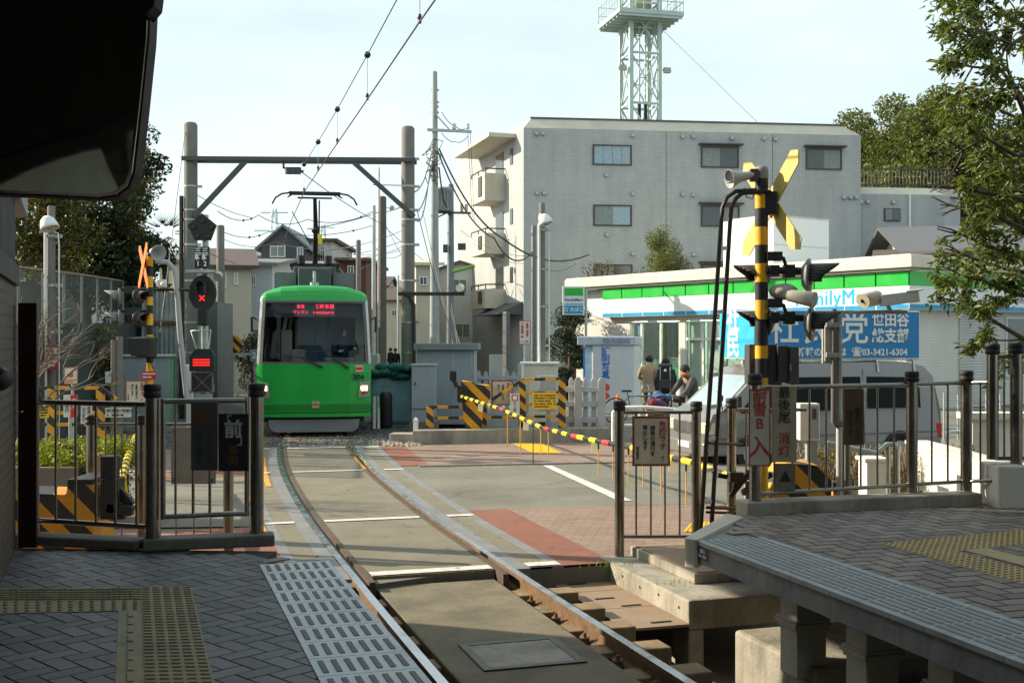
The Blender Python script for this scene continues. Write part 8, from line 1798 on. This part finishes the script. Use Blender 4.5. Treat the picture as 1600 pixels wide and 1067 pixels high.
# ------------------------------------------------------------------ trees
f = 1 / F
tree('tree', 'yellowing broadleaf tree at the far left above the lamp post', wpos(70, 30), 8, [((-.2, 0, 5.4), (1.5, 1.3, 1.5), .55)], LEAF_Y, 9000, .07, .16, seed=2, k=26)
tree('tree', 'dark evergreen tree behind the left lamp post', wpos(130, 33), 9, [((0, 0, 5.3), (1.5, 1.5, 2.8), .7), ((1.0, 0, 4.2), (1.0, 1, 1.5), .6)], LEAF_D, 13000, .08, .2, seed=3, k=24)
tree('tree', 'tall ragged evergreen on the left with yellow green tips', wpos(208, 35), 9.4, [((.1, 0, 7.2), (.75, .8, 2.3), .5), ((.0, 0, 4.6), (1.2, 1.1, 1.5), .6)], LEAF_D, 12000, .075, .22, seed=4, k=26)
tree('tree', 'yellow green sunlit tree in front of the tall ragged evergreen', wpos(188, 33.5), 8, [((.2, 0, 5.6), (.75, .6, 2.4), .45)], LEAF_Y, 6500, .06, .12, seed=6, k=22)
tree('tree', 'dark shrub mass under the ragged evergreen', wpos(205, 37), 5, [((0, 0, 2.8), (1.7, .9, 1.6), .6)], LEAF_D, 7000, .08, .1, seed=7)
t = thing('palm', 'spiky palm crown beside the left concrete post', 'tree', wpos(258, 36)); mb = MB(); mb.tube([(0, 0, 0), (0, 0, zz(375, 36))], [.14, .1], 8); mb.build('trunk', TREEBARK, t); mb = MB(); rnd = random.Random(12); c = Vector((0, 0, zz(365, 36)))
for k in range(26):
    a, e = rnd.uniform(0, 6.28), rnd.uniform(-.3, 1.2); d = Vector((math.cos(a) * math.cos(e), math.sin(a) * math.cos(e), math.sin(e)))
    for j in range(9): s = d.cross(Vector((0, 0, 1))).normalized() * (j - 4) * .07; p0 = c + d * .35; p1 = c + d * (.85 + .1 * (4 - abs(j - 4)) / 4) + s * 1.6 - V(0, 0, .12); w = s.normalized() * .016 if j != 4 else d.orthogonal().normalized() * .016; mb.add([p0 - w, p0 + w, p1], [(0, 1, 2)])
mb.build('crown', LEAF_D, t)
# bare shrub by the left lamp post
t = thing('bare_shrub', 'leafless pale branching shrub at the left behind the railing', 'shrub', wpos(28, 15.5)); mb = MB(); rnd = random.Random(21)
def grow(p, d, ln, r, dep):
    q = p + d * ln; m = p.lerp(q, .5) + Vector((rnd.uniform(-1, 1), rnd.uniform(-1, 1), rnd.uniform(-1, 1))) * ln * .09; mb.tube([p, m, q], [r, r * .85, r * .65], 5, caps=False)
    if dep == 0: return
    for _ in range(rnd.choice((2, 3, 3))):
        dd = (d + Vector((rnd.uniform(-.8, .9), rnd.uniform(-.7, .7), rnd.uniform(-.45, .65)))).normalized(); grow(q, dd, ln * rnd.uniform(.6, .82), r * .62, dep - 1)
for k in range(3): grow(Vector((rnd.uniform(-.2, .2), 0, .4)), Vector((rnd.uniform(-.1, .7), rnd.uniform(-.3, .3), 1)).normalized(), .8, .03, 4)
mb.build('branches', mat('pale_twig', (.17, .14, .105), .8, var=.2), t)
t = tree('shrub', 'climbing yellow green bush on the left wall by the signal', wpos(165, 27), 3.2, [((0, 0, 1.6), (.35, .3, 1.2), .28)], LEAF_Y, 1500, .04, .05, seed=31, k=12)
t = tree('shrub', 'dark rounded hedge bush left of the tram', wpos(392, 44), 3, [((0, 0, 1.6), (.55, .5, 1.2), .4)], LEAF_D, 3500, .05, .06, seed=32, k=16)
# right background wood and the conifer
tree('tree', 'clipped conifer in front of the apartment wall', wpos(1036, 47.5), 7, [((0, 0, 5.5), (1.2, 1.0, .7), .40), ((0, 0, 4.6), (1.55, 1.1, .8), .45), ((0, 0, 6.3), (.75, .7, .55), .32)], LEAF_M, 15000, .05, .14, seed=8, k=18, asp=.35)
tree('tree', 'small dark pine tree beside the shop sign', wpos(895, 46), 4, [((0, 0, 3.0), (1.1, .8, .5), .4), ((-.2, 0, 1.8), (1.0, .7, .8), .4)], LEAF_D, 6000, .05, .1, seed=9)
t = thing('clipped_topiary', 'dark cloud-pruned hedge tree left of the photo booth', 'tree', wpos(888, 38)); mb = MB(); rnd = random.Random(4); bl = [((rnd.uniform(-.3, .5), rnd.uniform(-.3, .3), .4 + .33 * k), (.5 - .03 * k, .45, .2)) for k in range(7)]; leaves(mb, bl, 7000, .045, rnd, shell=.5); mb.build('foliage', LEAF_D, t); mb = MB(); mb.cyl((0, 0, 0), (0.1, 0, 2.6), .07); mb.build('trunk', TREEBARK, t)
t = thing('shrub', 'withered brown shrub on the store roof edge', 'shrub', wpos(938, 47)); mb = MB(); rnd = random.Random(6); bl = [((rnd.uniform(-.6, .6), 0, rnd.uniform(4.2, 5.5)), (.25, .2, .2)) for _ in range(12)]; leaves(mb, bl, 500, .05, rnd); mb.build('foliage', LEAF_B, t); mb = MB(); mb.tube([(0, 0, 0), (0, 0, 3.5), (.1, 0, 5)], .05, 6)
for q, _ in bl: mb.tube([(.05, 0, 4), q], .018, 4)
mb.build('trunk', TREEBARK, t)
for px, D, h, r, cr, s, lb in ((1350, 92, 22.5, 3.2, 1.3, 41, 'left edge tree of the wood behind the apartment wing'), (1418, 88, 24.2, 4.0, 1.5, 42, 'tallest rounded tree of the wood behind the apartment wing'), (1482, 84, 22, 4.0, 1.5, 43, 'middle tree of the wood right of the tallest one'), (1552, 86, 21.0, 4.4, 1.5, 44, 'right tree of the wood behind the near branches'), (1630, 84, 19.5, 4.0, 1.5, 45, 'wood tree at the right picture edge')):
    tree('tree', lb, wpos(px, D), h, [((0, 0, h * .62), (r, r, h * .34), cr)], LEAF_M, 22000, .16, .3, BARKL, seed=s, k=60)
t = thing('hill_railing', 'dark railing along the top of the slope behind the apartment wing', 'railing', (0, 0, 0)); mb = MB()
for k in range(26): p = W(1345 + k * 5.5, 264, 66); mb.cyl((p.x, 66, p.z - 1.0), (p.x, 66, p.z), .025, n=5)
for z_ in (264, 288): mb.beam(W(1342, z_, 66), W(1485, z_ + 1, 66), .06, .06)
mb.build('bars', DGREY, t)
g = MB(); p0 = W(1340, 289, 66); g.bb(p0.x, p0.x + 40, 66.2, 140, -.02, p0.z - 1.9); o = struct('hillside', g, mat('hill_green', (.05, .065, .025), .95, var=.4, scale=.8))
# near tree at the right edge: limbs reaching in from a trunk outside the frame
nt_ = thing('tree', 'large near broadleaf tree whose branches hang in from the right edge', 'tree', (0, 0, 0)); rnd = random.Random(77); mb = MB(); tips = []
Dn = 11.5
def limb(pxs, r0, r1):
    pts = [W(x, y, d) for x, y, d in pxs]; n = len(pts); mb.tube(pts, [r0 + (r1 - r0) * i / (n - 1) for i in range(n)], 7)
    return pts
def spray(p, d, ln, r, dep):
    if 800 + p.x / p.y * F < 1478: return
    q = p + d * ln; m = p.lerp(q, .5) + Vector((rnd.uniform(-1, 1), rnd.uniform(-1, 1), rnd.uniform(-.6, 1))) * ln * .10; mb.tube([p, m, q], [r, r * .8, r * .55], 5, caps=False); tips.append((q, d))
    if dep <= 1: tips.append((m, d))
    if dep == 0: return
    for _ in range(3): spray(q if rnd.random() < .7 else m, (d + Vector((rnd.uniform(-.7, .45), rnd.uniform(-.7, .7), rnd.uniform(-.75, .55)))).normalized(), ln * rnd.uniform(.55, .8), r * .55, dep - 1)
trunk = [(1760, 1100, 12), (1750, 800, 12), (1735, 500, 11.8), (1720, 250, 11.6), (1700, 0, 11.5), (1690, -200, 11.5)]
limb(trunk, .24, .10)
for L_ in ([(1735, 520, 11.8), (1660, 420, 11.6), (1600, 405, 11.4), (1545, 385, 11.3), (1500, 365, 11.2)], [(1725, 350, 11.7), (1640, 270, 11.3), (1590, 150, 11.2), (1575, 110, 11.1), (1520, 105, 11)],
           [(1715, 250, 11.6), (1650, 200, 11.5), (1600, 155, 11.4), (1560, 105, 11.3), (1535, 65, 11.2)], [(1705, 120, 11.5), (1640, 70, 11.6), (1590, 35, 11.5), (1555, 10, 11.4), (1530, -10, 11.3)],
           [(1745, 640, 11.9), (1660, 550, 11.5), (1600, 530, 11.3), (1550, 500, 11.2), (1510, 470, 11.1)], [(1730, 420, 11.8), (1650, 290, 12), (1580, 250, 12), (1520, 190, 12), (1500, 170, 12)],
           [(1740, 560, 11.8), (1650, 470, 12), (1590, 460, 12), (1540, 440, 12), (1500, 430, 12)], [(1725, 330, 11.7), (1650, 330, 11.2), (1590, 310, 11), (1530, 300, 10.9), (1490, 290, 10.9)], [(1712, 180, 11.6), (1650, 165, 11.9), (1590, 185, 11.9), (1545, 165, 11.9)], [(1738, 480, 11.8), (1640, 375, 11), (1560, 340, 10.8), (1500, 325, 10.8)], [(1735, 470, 11.8), (1630, 430, 11.9), (1570, 420, 12), (1510, 400, 12)], [(1705, 100, 11.5), (1640, 30, 11), (1580, 70, 10.9), (1540, 50, 10.9)], [(1725, 300, 11.6), (1650, 215, 11.2), (1590, 245, 11), (1540, 215, 11), (1505, 235, 11)], [(1705, 60, 11.5), (1650, -20, 11.3), (1600, -60, 11.3)]):
    pts = limb(L_, .036, .012)
    for i in range(1, len(pts)):
        d = (pts[i] - pts[i - 1]).normalized()
        for _ in range(2 if i < len(pts) - 1 else 3): spray(pts[i], (d * .6 + Vector((rnd.uniform(-.6, .3), rnd.uniform(-.6, .6), rnd.uniform(-.55, .5)))).normalized(), rnd.uniform(.17, .30), .011, 2)
mb.build('trunk', TREEBARK, nt_)
mb = MB()
tips = [(q, d) for q, d in tips if 800 + q.x / q.y * F > 1462 + 45 * math.sin(q.z * 2.1) or 800 + q.x / q.y * F > 1500]
for q, d in tips:
    for _ in range(4):
        a = Vector((rnd.gauss(-.15, .8), rnd.gauss(0, .8), rnd.gauss(-.55, .5))).normalized(); s = rnd.uniform(.07, .115); b = a.cross(Vector((rnd.gauss(0, 1), rnd.gauss(0, 1), rnd.gauss(0, 1)))).normalized() * s * .17; n_ = a.cross(b).normalized() * s * .10
        p = q + Vector((rnd.gauss(0, .03), rnd.gauss(0, .03), rnd.gauss(0, .03))); mb.add([p, p + a * s * .45 - b - n_, p + a * s, p + a * s * .45 + b - n_], [(0, 1, 2, 3)])
mb.build('crown', LEAF_N, nt_)

# ------------------------------------------------------------------ loose stones, weeds and litter along the track
rnd = random.Random(55); mb = MB()
def pebble(p, s, mi):
    mb.ball(p, (s * rnd.uniform(.7, 1.3), s * rnd.uniform(.7, 1.3), s * rnd.uniform(.5, .9)), 6, 4, mi)
for _ in range(900): y = rnd.uniform(5.5, YN - .3); pebble(T(y, rnd.choice((-.62, .60, -.85, .9)) + rnd.gauss(0, .06), -.44), rnd.uniform(.015, .03), rnd.randrange(3))
for _ in range(1500): y = YF + .1 + abs(rnd.gauss(0, 4)); o = rnd.uniform(-3.6, 2.4); pebble(T(y, o, -.012), rnd.uniform(.018, .034), rnd.choice((0, 0, 0, 1)))
for _ in range(160): p = G(rnd.uniform(600, 660), rnd.uniform(690, 697), 0); pebble(p, rnd.uniform(.02, .04), 2)
st_ = mb.build('loose_stones', [mat('stone_dark', (.09, .09, .088), .9), mat('stone_grey', (.19, .185, .17), .9), mat('stone_pale', (.32, .29, .23), .9)]); st_['kind'] = 'stuff'; st_['label'] = 'loose grey track stones scattered along the rails and ballast'
mb = MB(); rnd = random.Random(56)
for cx, cy, n, h in [(G(930, 690, .0).x, 24.1, 90, .22), (G(915, 688, 0).x, 24.2, 60, .16), (T(10.1, 1.62).x, T(10.1, 1.62).y, 40, .07), (T(9.2, 1.9).x, T(9.2, 1.9).y, 30, .06), (-3.0, 8.75, 30, .12)]:
    for _ in range(n):
        a = rnd.uniform(0, 6.28); b = Vector((cx + rnd.gauss(0, .14), cy + rnd.gauss(0, .06), 0)); t_ = b + Vector((math.cos(a) * h * .5, math.sin(a) * h * .5, h * rnd.uniform(.5, 1.1))); w = Vector((-math.sin(a), math.cos(a), 0)) * h * .06; mb.add([b - w, b + w, t_], [(0, 1, 2)])
wd = mb.build('weeds', leafmat('leaf_weed', (.08, .15, .01), (.16, .25, .02), (.25, .30, .05), .4)); wd['kind'] = 'stuff'; wd['label'] = 'small bright green weeds at the foot of the white paling fence'
mb = MB(); rnd = random.Random(57)
for _ in range(260):
    p = T(rnd.uniform(YN, 22), rnd.uniform(-2.0, 2.6), .004) if rnd.random() < .7 else V(rnd.uniform(-1, 3), rnd.uniform(11, 19), .0); a = rnd.uniform(0, 6.28); s = rnd.uniform(.012, .03); mb.add([p + V(math.cos(a) * s, math.sin(a) * s, .003), p + V(-math.sin(a) * s * .5, math.cos(a) * s * .5, .006), p - V(math.cos(a) * s, math.sin(a) * s, -.003), p + V(math.sin(a) * s * .5, -math.cos(a) * s * .5, .002)], [(0, 1, 2, 3)])
lv = mb.build('fallen_leaves', LEAF_B); lv['kind'] = 'stuff'; lv['label'] = 'tiny dry leaves scattered over the crossing and road'
